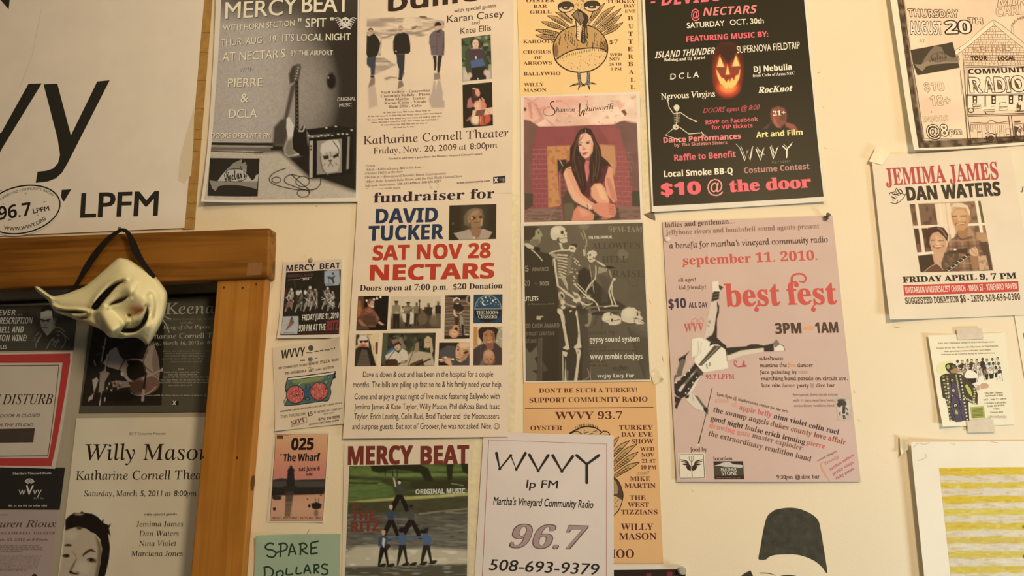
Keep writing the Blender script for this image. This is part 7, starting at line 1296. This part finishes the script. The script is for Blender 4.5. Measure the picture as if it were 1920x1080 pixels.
# ================================================================ pizza night flyer
F(505, 630, 5.687)
PZ = 'e6ccaa'
s = Sheet('flyer', 'curling cream flyer with a blue boombox whose speakers are pizzas', 'flyer', [(38, 130), (770, 18), (808, 935), (72, 1014)], PZ, .0012, {'tr': .009, 'bl': .004, 'r': .002, 'w': .001}, nu=40)
K = '33271f'
s.part('lettering')
s.T('WVVY', 128, 246, 384, 210, 92, K, 'bsans', 0, .1)
for t_, x0, y0, x1, y1, h, st in (('to...', 490, 246, 526, 240, 14, 'bsans'), ('MV COMMUNITY RADIO', 104, 358, 408, 316, 24, 'bserif'), ('BENEFIT', 425, 314, 530, 297, 26, 'bserif'), ('PIZZA', 548, 297, 652, 282, 32, 'bserif'), ('NIGHT', 672, 276, 752, 262, 24, 'bserif'), ('AND', 418, 348, 448, 344, 13, 'bserif'), ('THE AFFORDABLE', 170, 414, 400, 384, 26, 'bserif'), ('ART', 422, 386, 480, 377, 30, 'bserif'), ('WORKS', 496, 372, 560, 362, 16, 'bserif'), ('AUCTION', 576, 362, 694, 344, 26, 'bserif'), ('AWESOME LOCAL ARTISANS | LIVE MUSIC | GOOD PIZZA', 120, 815, 780, 722, 17, 'bserif'), ('THIS THURSDAY', 126, 878, 396, 842, 30, 'serif'), ('15', 414, 858, 468, 848, 42, 'bserif'), ('FLATBREAD COMPANY', 482, 826, 788, 784, 22, 'serif'), ('@ the airport', 588, 838, 698, 822, 14, 'serif'), ('5PM TO 9PM', 530, 905, 756, 874, 28, 'bserif'), ('AUCTION CONCLUDES AT 8PM', 428, 952, 748, 908, 18, 'bserif')): s.T(t_, x0, y0, x1, y1, h, K, st, .012)
s.greek([(400, 185, 470), (488, 172, 718), (332, 268, 398)], 16, K, -.15, 2)
s.ell(448, 130, 28, 30, '5a5040'); s.ell(442, 250, 28, 24, '8a7a64'); s.ell(436, 248, 12, 10, '5a4c3c')
s.part('date_stamp'); s.T('SEPT', 252, 955, 388, 912, 48, '6a3c30', 'bserif'); 
for q in ([(236, 910), (400, 862)], [(400, 862), (408, 915)], [(408, 915), (245, 970)], [(245, 970), (236, 910)]): s.line(q, 4, 'a0685a')
s.part('boombox_drawing', 'blue boombox with pizza speakers')
s.poly([(205, 448), (718, 380), (690, 440), (655, 560), (665, 600), (630, 690), (560, 694), (170, 748), (165, 735), (200, 640), (170, 580), (175, 520)], '4f6a68')
s.poly([(200, 470), (680, 410), (670, 450), (640, 540), (180, 560), (178, 520)], '5f7560'); s.poly([(260, 460), (560, 425), (550, 470), (300, 510)], '8a8f58', 3)
s.line([(205, 462), (450, 432), (715, 392)], 20, 'e9dcc4'); s.line([(200, 448), (718, 380), (705, 420), (712, 445), (690, 455)], 9, '26202a'); s.line([(205, 474), (690, 410)], 6, '26202a'); s.line([(200, 450), (172, 560), (198, 630), (168, 745), (560, 694), (632, 690), (665, 600), (655, 550), (690, 440)], 7, '26202a', 2); s.poly([(690, 400), (720, 380), (705, 425), (715, 440), (690, 465)], '26202a')
for cx, cy, r, c in ((282, 625, 92, 1), (535, 590, 92, 2)):
    s.ell(cx, cy, r + 8, r + 6, '3a2a2a', n=36); s.ell(cx, cy, r, r - 2, 'c9655c', n=36); R = random.Random(c)
    for _ in range(60):
        a = R.uniform(0, 6.28); q = r * .92 * math.sqrt(R.random()); s.ell(cx + q * math.cos(a), cy + q * math.sin(a), R.uniform(4, 10), R.uniform(3, 7), R.choice(['3a1a1a', '5a2020', 'e09a84', 'dd8a78', '7a2c28']), R.uniform(0, 180), 8)
for x, y, r in ((610, 490, 28), (640, 440, 18), (235, 525, 16), (325, 500, 18)): s.line(oval(x, y, r, r, 0, 16), 4, '2f3c40', closed=True); s.ell(x, y, r * .4, r * .4, '8d9a80')
for i in range(5): s.line([(385 + i * 14, 510), (387 + i * 14, 565)], 5, '26303a')
s.line([(340, 480), (355, 490), (335, 510), (312, 525)], 7, 'c9c8a0', 4); s.poly([(375, 570), (440, 565), (440, 650), (380, 655)], '3f5a70'); s.ell(410, 670, 30, 18, '26262a'); s.ell(410, 670, 18, 10, '6a7a70'); s.ell(395, 590, 5, 6, '1f2428'); s.ell(420, 588, 5, 6, '1f2428')
s.done()

# ================================================================ little motorbike-race flyer
F(520, 480, 6.754)
s = Sheet('flyer', 'small dark flyer of racing motorbikes with white lettering', 'flyer', [(80, 86), (830, 44), (806, 1040), (20, 1046)], 'e2caae', .0028, {'bl': .005, 'b': .002})
p = s.pic('photograph', [(120, 212), (812, 174), (790, 996), (60, 1010)], 'dark photo of a pack of racing motorbikes').bg('2b241c'); p.gn(60, .2, 2); p.l([(225, 310), (235, 420)], 16, '4a4436', 12, .7); p.r(100, 420, 130, 560, '5a2c28', 12, .8)
R = random.Random(3)
for bx, by, sc in ((165, 500, 1.05), (285, 520, 1), (400, 480, 1.15), (470, 500, 1), (625, 480, 1), (690, 520, .9)):
    p.e(bx + 20 * sc, by - 65 * sc, 15 * sc, 18 * sc, R.choice(['c9bcaa', 'a89a88', 'd8cab4']), .4); p.p([(bx - 10, by - 45 * sc), (bx + 45 * sc, by - 45 * sc), (bx + 50 * sc, by + 20), (bx + 10, by + 60 * sc), (bx - 30 * sc, by + 30)], R.choice(['8d8070', '6d6254', 'a39482']), 8); p.l([(bx + 10, by - 20), (bx - 30 * sc, by + 70 * sc)], 18, '33291f', 6)
    p.p([(bx - 10, by + 50), (bx + 50 * sc, by + 60), (bx + 20, by + 130 * sc), (bx - 40, by + 150 * sc)], R.choice(['7a6d60', '94887a', '685c50']), 8); p.l([(bx - 20, by + 100 * sc), (bx - 50 * sc, by + 190 * sc)], 15, 'b5a897', 7, .9); p.l([(bx + 40, by + 80 * sc), (bx + 20, by + 170 * sc)], 12, '9a8d7e', 7, .9)
    for k in range(9): p.l([(bx + R.uniform(-45, 60), by + R.uniform(-50, 120)), (bx + R.uniform(-60, 50), by + R.uniform(0, 170))], R.uniform(4, 9), R.choice(['241c16', 'cfc2b0', '4c4238', 'e0d4c2']), 5, .8)
p.p([(100, 620), (200, 540), (215, 600), (120, 690)], '7a3f3c', 12, .7); p.e(362, 465, 18, 26, 'e0d6c6', .4); p.e(270, 470, 26, 30, 'cfc4b4', .4); p.l([(800, 590), (780, 660)], 8, 'b5a897', 6); p.p([(620, 820), (790, 800), (790, 996), (60, 1010), (280, 980), (600, 960)], '4a2422', 40, .7)
p.p([(605, 200), (650, 188), (790, 185), (800, 340), (780, 375), (620, 382), (602, 340)], 'a3aab2', 5); p.p([(640, 260), (700, 270), (755, 245), (720, 290), (735, 350), (710, 350), (690, 300), (650, 290)], '4c423c', 6); p.e(712, 228, 13, 18, '4c423c', .4); p.l([(655, 290), (665, 345)], 8, '6a5f58'); p.l([(622, 360), (720, 362)], 6, '3a322c')
p.p([(85, 770), (275, 765), (280, 900), (265, 990), (70, 1000), (65, 920)], 'b5b4b0', 5); p.p([(170, 800), (210, 800), (225, 850), (190, 890), (150, 930), (115, 960), (140, 900), (165, 850)], '8d5e50', 6); p.e(192, 790, 12, 18, '4c4640', .4); p.l([(180, 830), (215, 850)], 14, '5a5a50', 6); p.l([(88, 885), (140, 870)], 6, '8a8478'); p.l([(90, 978), (225, 980)], 6, '4a423a'); p.put()
s.part('title', 'black capitals'); s.T('MERCY', 122, 198, 482, 180, 76, '33222c', 'bsans', .012); s.T('BEAT', 545, 172, 802, 158, 72, '33222c', 'bsans', .012)
s.part('lettering'); s.T('ORIGINAL MUSIC', 140, 275, 465, 258, 34, '6a4444', 'bsans'); s.T('" SPIT "', 300, 312, 440, 305, 32, 'd8cab6', 'bsans'); s.line([(138, 307), (292, 300)], 6, 'a89a88')
s.T('FRIDAY JUNE 11, 2010', 322, 822, 782, 790, 74, 'e6d8c6', 'bsans', .006); s.T('930 PM AT THE', 284, 960, 618, 945, 84, 'e6d8c6', 'bsans', .006); s.T('RITZ', 634, 945, 782, 935, 118, '8a3a38', 'bsans', .03)
s.done()

# ================================================================ dark poster at the bottom edge
F(1140, 1020, 12)
s = Sheet('poster', 'black poster with white margin at the bottom edge of the view', 'poster', [(40, 478), (1750, 450), (1800, 2400), (40, 2400)], 'ecd6bc', .0011, {'w': .0008})
s.part('black_ground'); s.poly([(118, 580), (1738, 562), (1782, 2400), (118, 2400)], '2c2016'); s.part('lettering', 'dark red lettering'); s.greek([(700, 900, 1660)], 260, '7a2c30', -.02, 3); s.done()

# ================================================================ sprayed stencil on the wall
F(1280, 880, 4.364)
HAT = [(690, 390), (735, 345), (770, 328), (850, 315), (930, 318), (990, 335), (1060, 370), (1110, 420), (1130, 500), (1150, 620), (1182, 842), (1140, 800), (1080, 750), (1000, 715), (930, 698), (850, 695), (760, 700), (710, 715), (680, 738), (640, 740), (620, 725), (640, 620), (660, 500)]
s = Sheet('stencil_painting', 'black sprayed stencil of a head in a tall hat on the cream wall', 'stencil', [(600, 300), (1200, 300), (1200, 900), (600, 900)], mat('sprayed_black_paint', '4b4536', .7, .2, mottle(.22, 90)), .00025, None, outline=smoothline(HAT, 4, True), thick=.0002)
s.part('ear_mark'); s.poly([(440, 905), (500, 855), (555, 825), (590, 905)], '3d372a'); s.part('eyebrow_mark'); s.line([(632, 848), (700, 850), (765, 868)], 7, '4a4232', 4, taper=[1, .9, .3]); s.part('eye_mark'); s.poly([(790, 880), (850, 864), (920, 870), (1000, 900), (1000, 950), (770, 950)], '4a4236', 3)
s.done()
# ================================================================ face mask hanging on the door trim
F(50, 420, 4.5)
OUT = np.array(smoothline([(66, 530), (100, 528), (150, 563), (215, 605), (280, 600), (340, 585), (400, 562), (480, 530), (560, 470), (640, 400), (710, 338), (765, 292), (810, 288), (870, 305), (940, 348), (1010, 386), (1065, 420), (1110, 468), (1135, 500), (1175, 560), (1188, 610), (1180, 690), (1160, 780), (1120, 870), (1080, 940), (1035, 1008), (1005, 1012), (970, 985), (930, 962), (870, 958), (810, 966), (740, 960), (690, 950), (640, 900), (560, 862), (480, 832), (400, 802), (350, 780), (300, 765), (250, 745), (208, 695), (180, 645), (120, 595), (80, 562)], 3, True))
def inside_dist(P, poly):
    D = np.full(len(P), 1e9); ins = np.zeros(len(P), bool); n = len(poly)
    for i in range(n):
        a, b = poly[i], poly[(i + 1) % n]; e = b - a
        t = np.clip(((P - a) @ e) / max(e @ e, 1e-9), 0, 1); D = np.minimum(D, np.hypot(*(P - a - t[:, None] * e).T))
        cr = (a[1] > P[:, 1]) != (b[1] > P[:, 1]); xi = a[0] + (P[:, 1] - a[1]) / (e[1] if e[1] else 1e-9) * e[0]; ins ^= cr & (P[:, 0] < xi)
    return np.where(ins, D, -D)
def seg(P, pts):
    D = np.full(len(P), 1e9)
    for a, b in zip(pts[:-1], pts[1:]):
        a = np.array(a, float); e = np.array(b, float) - a; t = np.clip(((P - a) @ e) / max(e @ e, 1e-9), 0, 1); D = np.minimum(D, np.hypot(*(P - a - t[:, None] * e).T))
    return D
def relief(P):
    d = np.maximum(inside_dist(P, OUT), 0)
    h = base_dome(d)
    g = lambda x, y, r, r2=None, rot=0: np.exp(-(((P[:, 0] - x) * math.cos(rot) + (P[:, 1] - y) * math.sin(rot)) / r) ** 2 - ((-(P[:, 0] - x) * math.sin(rot) + (P[:, 1] - y) * math.cos(rot)) / (r2 or r)) ** 2)
    rd = lambda pts, r: np.exp(-(seg(P, smoothline(pts, 6)) / r) ** 2)
    w = np.clip(d / 40, 0, 1)
    A, B = np.array([595., 732.]), np.array([712., 935.]); L = B - A; l = np.hypot(*L); q = P - A
    t = (q @ L) / l ** 2; sd = (q[:, 1] * L[0] - q[:, 0] * L[1]) / -l            # along the bridge, and to its lit side
    sp = lambda x, k: np.log1p(np.exp(np.clip(x / k, -40, 40))) * k
    nose = .060 + .026 * t - sp(sd, 18) * .00013 - sp(sd - 112, 10) * .0011 - sp(-sd, 14) * .0013 - sp(-t, .07) * .16 - sp(t - .95, .04) * .32
    nose = nose + .012 * g(815, 812, 36, 30)
    h = np.log(np.exp(h / .0045) + np.exp(np.clip(nose, -.05, .2) / .0045)) * .0045
    h -= .009 * rd([(868, 770), (876, 812), (845, 858), (812, 888)], 14)
    h += .008 * rd([(548, 690), (600, 600), (680, 515), (760, 470), (840, 455)], 26) - .007 * rd([(570, 705), (650, 615), (740, 520), (800, 490)], 24)
    h += .008 * rd([(650, 680), (720, 600), (820, 540), (900, 490)], 45) - .006 * rd([(690, 685), (770, 650), (850, 612)], 18) + .006 * rd([(700, 705), (790, 690), (870, 630)], 20)
    h += .016 * g(960, 620, 120, 100, -.5) + .010 * g(880, 560, 60, 60) - .003 * rd([(865, 625), (900, 560), (925, 505)], 16)
    h -= .008 * rd([(1045, 600), (1062, 680), (1050, 780)], 26) + .010 * rd([(860, 770), (940, 750), (1000, 700)], 14); h += .012 * rd([(1010, 860), (930, 930), (830, 945)], 36) + .010 * rd([(860, 830), (940, 790), (995, 720)], 30)
    h -= .010 * rd([(820, 895), (900, 895), (965, 850), (1010, 770), (1020, 700)], 20)
    h += .012 * g(1060, 880, 80, 130, .5) - .006 * rd([(560, 700), (560, 760), (590, 830)], 30)
    h += .007 * rd([(215, 690), (320, 718), (430, 722), (520, 742)], 16) - .005 * rd([(230, 722), (350, 738), (500, 744)], 11) + .008 * rd([(390, 772), (460, 775), (530, 752)], 16) - .006 * rd([(420, 792), (500, 790)], 10)
    h += .006 * g(470, 830, 60, 34) + .006 * rd([(90, 540), (150, 580), (200, 610)], 20)
    return h
nx_ = 250; xs = np.linspace(60, 1195, nx_); ys = np.linspace(282, 1018, int(nx_ * .65))
GX, GY = np.meshgrid(xs, ys); GP = np.stack([GX.ravel(), GY.ravel()], 1); SD = inside_dist(GP, OUT)
step_ = xs[1] - xs[0]
def base_dome(d):
    """the rounded shell without its features: a dome over the outline, smoothed so that no crest shows"""
    t = np.clip(d / 230, 0, 1); h = (.006 + .042 * np.sqrt(1 - (1 - t) ** 2)).reshape(len(ys), nx_); m = (d > 0).reshape(len(ys), nx_).astype(float); o = h.copy()
    for _ in range(160):
        q = np.pad(h * m, 1); k = np.pad(m, 1); a = sum(q[1 + i:q.shape[0] - 1 + i, 1 + j:q.shape[1] - 1 + j] for i, j in ((0, 1), (0, -1), (1, 0), (-1, 0), (0, 0))); b = sum(k[1 + i:k.shape[0] - 1 + i, 1 + j:k.shape[1] - 1 + j] for i, j in ((0, 1), (0, -1), (1, 0), (-1, 0), (0, 0)))
        h = np.where(m > 0, a / np.maximum(b, 1), o)
    w = np.clip(d / 60, 0, 1).reshape(h.shape); w = w * w * (3 - 2 * w)
    return (o * (1 - w) + h * w).ravel()
near = (SD < 0) & (SD > -step_ * 1.5)                      # draw the outermost ring of points onto the outline itself
for i in np.nonzero(near)[0]:
    D = OUT[:, None] * 0; a = OUT; b = np.roll(OUT, -1, 0); e = b - a
    t = np.clip(((GP[i] - a) * e).sum(1) / np.maximum((e * e).sum(1), 1e-9), 0, 1); q = a + t[:, None] * e; GP[i] = q[np.argmin(np.hypot(*(q - GP[i]).T))]
keep = SD > -step_ * 1.5
HH = relief(GP)
def col():
    C = np.tile(alb('f2dda2'), (len(GP), 1))
    def paint(m, c):
        nonlocal C
        m = np.clip(m, 0, 1)[:, None]; C = C * (1 - m) + alb(c) * m
    fill = lambda pts, s_=7: np.clip(.5 + inside_dist(GP, np.array(smoothline(pts, 4, True))) / s_, 0, 1)
    paint(.95 * np.exp(-(np.hypot((GP[:, 0] - 925) / 90, (GP[:, 1] - 722) / 40)) ** 2), 'a8502c'); paint(.55 * np.exp(-(np.hypot((GP[:, 0] - 470) / 75, (GP[:, 1] - 832) / 34)) ** 2), 'b0683a')
    B = '1d1512'
    paint(fill([(548, 712), (590, 724), (636, 672), (700, 596), (768, 520), (818, 488), (768, 492), (690, 535), (620, 602), (562, 672)]), B)
    paint(fill([(690, 686), (750, 645), (850, 608), (842, 630), (800, 660), (740, 678)]), '3a1a1a')
    paint(fill([(225, 716), (330, 730), (430, 732), (510, 742), (430, 750), (330, 745)]), B); paint(fill([(420, 790), (470, 796), (520, 782), (470, 788)]), '5a4a30')
    paint(fill([(792, 908), (830, 884), (900, 880), (955, 842), (995, 760), (1018, 690), (1030, 720), (1022, 800), (985, 865), (925, 908), (850, 920)]), B)
    return C
MC = col()
ID = -np.ones(len(GP), int); ID[keep] = np.arange(keep.sum())
ny_ = len(ys); mf = []
for j in range(ny_ - 1):
    for i in range(nx_ - 1):
        k = j * nx_ + i; q = (k, k + nx_, k + nx_ + 1, k + 1)
        if keep[list(q)].all() and SD[list(q)].max() > 0: mf.append(tuple(int(ID[a]) for a in q))
MASK_Y = -0.034                                            # the rim hangs just clear of the trim
def atdepth(P, depth):
    P = fp(P); d = np.stack([(P[:, 0] - 960) / FOC, (540 - P[:, 1]) / FOC, -np.ones(len(P))], 1) @ RN.T
    t = (MASK_Y - depth - CN[1]) / d[:, 1]; return CN + d * t[:, None]
MV = atdepth(GP[keep], HH[keep])
mk_m = inkmat('cream_plastic', 0.34, 0.45, 0.02)
root = bpy.data.objects.new('face_mask', None); COL.objects.link(root); root.location = MV.mean(0)
tag(root, 'cream plastic smiling face mask with pink cheeks hanging by a black band', 'mask')
sh = mesh_obj('face_shell', MV, mf, mk_m, root, MC[keep], True)
md = sh.modifiers.new('thickness', 'SOLIDIFY'); md.thickness = .0018; md.offset = -1
BLACK = mat('black_elastic', '241b16', .7, .2, mottle(.1, 300))
def ribbon(name, pts, w, d0, d1, parent):
    p = smoothline(pts, 8); n = len(p); t = np.gradient(p, axis=0); t /= np.hypot(*t.T)[:, None]; nn = np.stack([-t[:, 1], t[:, 0]], 1)
    ww = np.interp(np.linspace(0, 1, n), np.linspace(0, 1, len(w)), w)[:, None]; dd = np.linspace(d0, d1, n)
    A = atdepth(p + nn * ww / 2, dd + .0015); B = atdepth(p - nn * ww / 2, dd + .0008); A2 = A + [0, .0012, 0]; B2 = B + [0, .0012, 0]
    V = np.concatenate([A, B, A2, B2]); f = []
    for i in range(n - 1): f += [(i, n + i, n + i + 1, i + 1), (2 * n + i, 2 * n + i + 1, 3 * n + i + 1, 3 * n + i), (i, i + 1, 2 * n + i + 1, 2 * n + i), (n + i, 3 * n + i, 3 * n + i + 1, n + i + 1)]
    f += [(0, 2 * n, 3 * n, n), (n - 1, 2 * n - 1, 4 * n - 1, 3 * n - 1)]
    return mesh_obj(name, V, f, BLACK, parent)
ribbon('elastic_band', [(330, 592), (375, 560), (430, 490), (500, 370), (580, 250), (680, 130), (760, 70), (805, 48), (850, 72), (890, 150), (930, 250), (985, 340), (1045, 415)], [14, 22, 30, 48, 52, 38, 28, 26, 34, 58, 60, 48, 40], -.004, .024, root)
ribbon('band_tab', [(1008, 432), (1045, 442), (1075, 420)], [22, 44, 50], .026, .026, root)

# ================================================================ pins, tape scraps, wall marks
def lathe(name, prof, px, y0, tilt, m, parent=None, seg_=20):
    """a small turned object whose axis leaves the wall at pixel px; prof = (radius, distance from wall) in metres"""
    c = wallpt([px], y0)[0]; V = []; f = []; n = seg_
    ax = Vector((tilt[0], -1, tilt[1])).normalized(); u = ax.cross(Vector((0, 0, 1))).normalized(); v = ax.cross(u)
    for r, h in prof:
        for k in range(n):
            a = 2 * math.pi * k / n; V.append(Vector(c) + ax * h + u * (r * math.cos(a)) + v * (r * math.sin(a)))
    for i in range(len(prof) - 1):
        for k in range(n): f.append((i * n + k, i * n + (k + 1) % n, (i + 1) * n + (k + 1) % n, (i + 1) * n + k))
    f.append(tuple(range(n))[::-1]); f.append(tuple((len(prof) - 1) * n + k for k in range(n)))
    return mesh_obj(name, V, f, m, parent, None, False)
def pushpin(label, px, y0, m, tilt, sc=1.0):
    r = bpy.data.objects.new('pushpin', None); COL.objects.link(r); r.location = wallpt([px], y0)[0]; tag(r, label, 'pin', 'pins holding the posters')
    lathe('needle', [(.0005, -.004), (.0005, .004)], px, y0, tilt, STEEL, r, 8)
    lathe('handle', [(.0010 * sc, .0025), (.0042 * sc, .0030), (.0044 * sc, .0042), (.0026 * sc, .0058), (.0024 * sc, .0095), (.0038 * sc, .0112), (.0040 * sc, .0125), (.0034 * sc, .0130)], px, y0, tilt, m, r)
    return r
STEEL = mat('steel', 'a89c86', .3, .6, mottle(.05, 300)); STEEL.node_tree.nodes['Principled BSDF'].inputs['Metallic'].default_value = .8
F()
pushpin('dark pushpin in the top corner of the pinkish grey festival poster', (1547, 411), -.0018, mat('smoky_pin', '6a5a46', .25, .5, mottle(.1, 200)), (.25, .45))
pushpin('clear grey pushpin in the corner of the black poster at the bottom edge', (1277, 1069), -.0014, mat('clear_pin', 'b5a888', .2, .5, mottle(.1, 200)), (.1, .1), 1.5)
t = lathe('thumbtack', [(.0004, -.003), (.0004, .0008), (.0050, .0010), (.0052, .0018), (.0040, .0030), (.0016, .0034)], (1251, 449), -.0018, (0, 0), mat('white_tack', 'e3c9b4', .4, .4, mottle(.03, 200))); tag(t, 'white flat thumbtack on the upper edge of the pinkish grey festival poster', 'pin', 'pins holding the posters')
t = lathe('thumbtack', [(.0004, -.003), (.0004, .0008), (.0042, .0010), (.0044, .0018), (.0032, .0030), (.0014, .0034)], (583, 488), -.0032, (0, 0), mat('brass_tack', 'b0946a', .35, .5, mottle(.1, 300))); tag(t, 'dull metal thumbtack at the top of the small motorbike flyer', 'pin', 'pins holding the posters')
t = lathe('nail', [(.0012, -.008), (.0012, .006), (.0030, .0062), (.0030, .0072)], (228, 431), -.030, (0, .25), STEEL); tag(t, 'small nail in the door trim holding the black mask band', 'nail')
CLR = bpy.data.materials['clear_tape']; DKT = mat('dark_tape', '7a6448', .5, .3, mottle(.2, 200))
YT = mat('yellowed_tape', 'efd6a6', .4, .35, mottle(.07, 120))
tape('dark curled tape scrap under the corner of the black party poster', [(1208, 402), (1226, 396), (1229, 413), (1216, 408)], .0022, DKT, tr=.004)
tape('crumpled tape scrap beside the corner of the skeleton poster', [(1219, 702), (1234, 692), (1244, 712), (1226, 722)], .0022, YT, br=.006, tl=.003)
tape('yellowed tape strip along the fundraiser poster, beside the skeleton poster', [(955, 366), (973, 364), (966, 812), (951, 816)], .0005, YT)
tape('yellowed tape strip beside the water-ski poster', [(881, 826), (898, 825), (891, 1100), (879, 1100)], .0008, YT)
tape('yellowed tape strip between the orange turkey poster and the black party poster', [(1195, -20), (1206, -20), (1217, 400), (1206, 402)], .0006, YT)
tape('clear tape on the top corner of the couple poster', [(1626, 306), (1640, 278), (1666, 290), (1650, 312)], .0078, CLR)
wall_o = bpy.data.objects['wall_back']; SCM = mat('scuff', 'b39a6c', .8, .1, mottle(.2, 200))
for q in ([(1532, 138), (1538, 133)], [(1546, 275), (1550, 279)], [(1544, 200), (1546, 203)], [(613, 894), (617, 896)], [(573, 1003), (581, 990)], [(1241, 664), (1246, 682)], [(1297, 918), (1300, 921)], [(1609, 786), (1614, 790)], [(592, 385), (596, 388)], [(1218, 560), (1221, 570)], [(1601, 730), (1604, 738)], [(1672, 612), (1690, 614)]):
    a, b = np.array(q[0], float), np.array(q[1], float); d = b - a; l = np.hypot(*d); n_ = np.array([-d[1], d[0]]) / l * 1.0; m_ = (a + b) / 2 + n_ * .8
    P = wallpt([a, m_ + n_, b, m_ - n_ * .4], -.0002); mesh_obj('scuff_mark', P, [(0, 3, 2, 1)], SCM, wall_o)
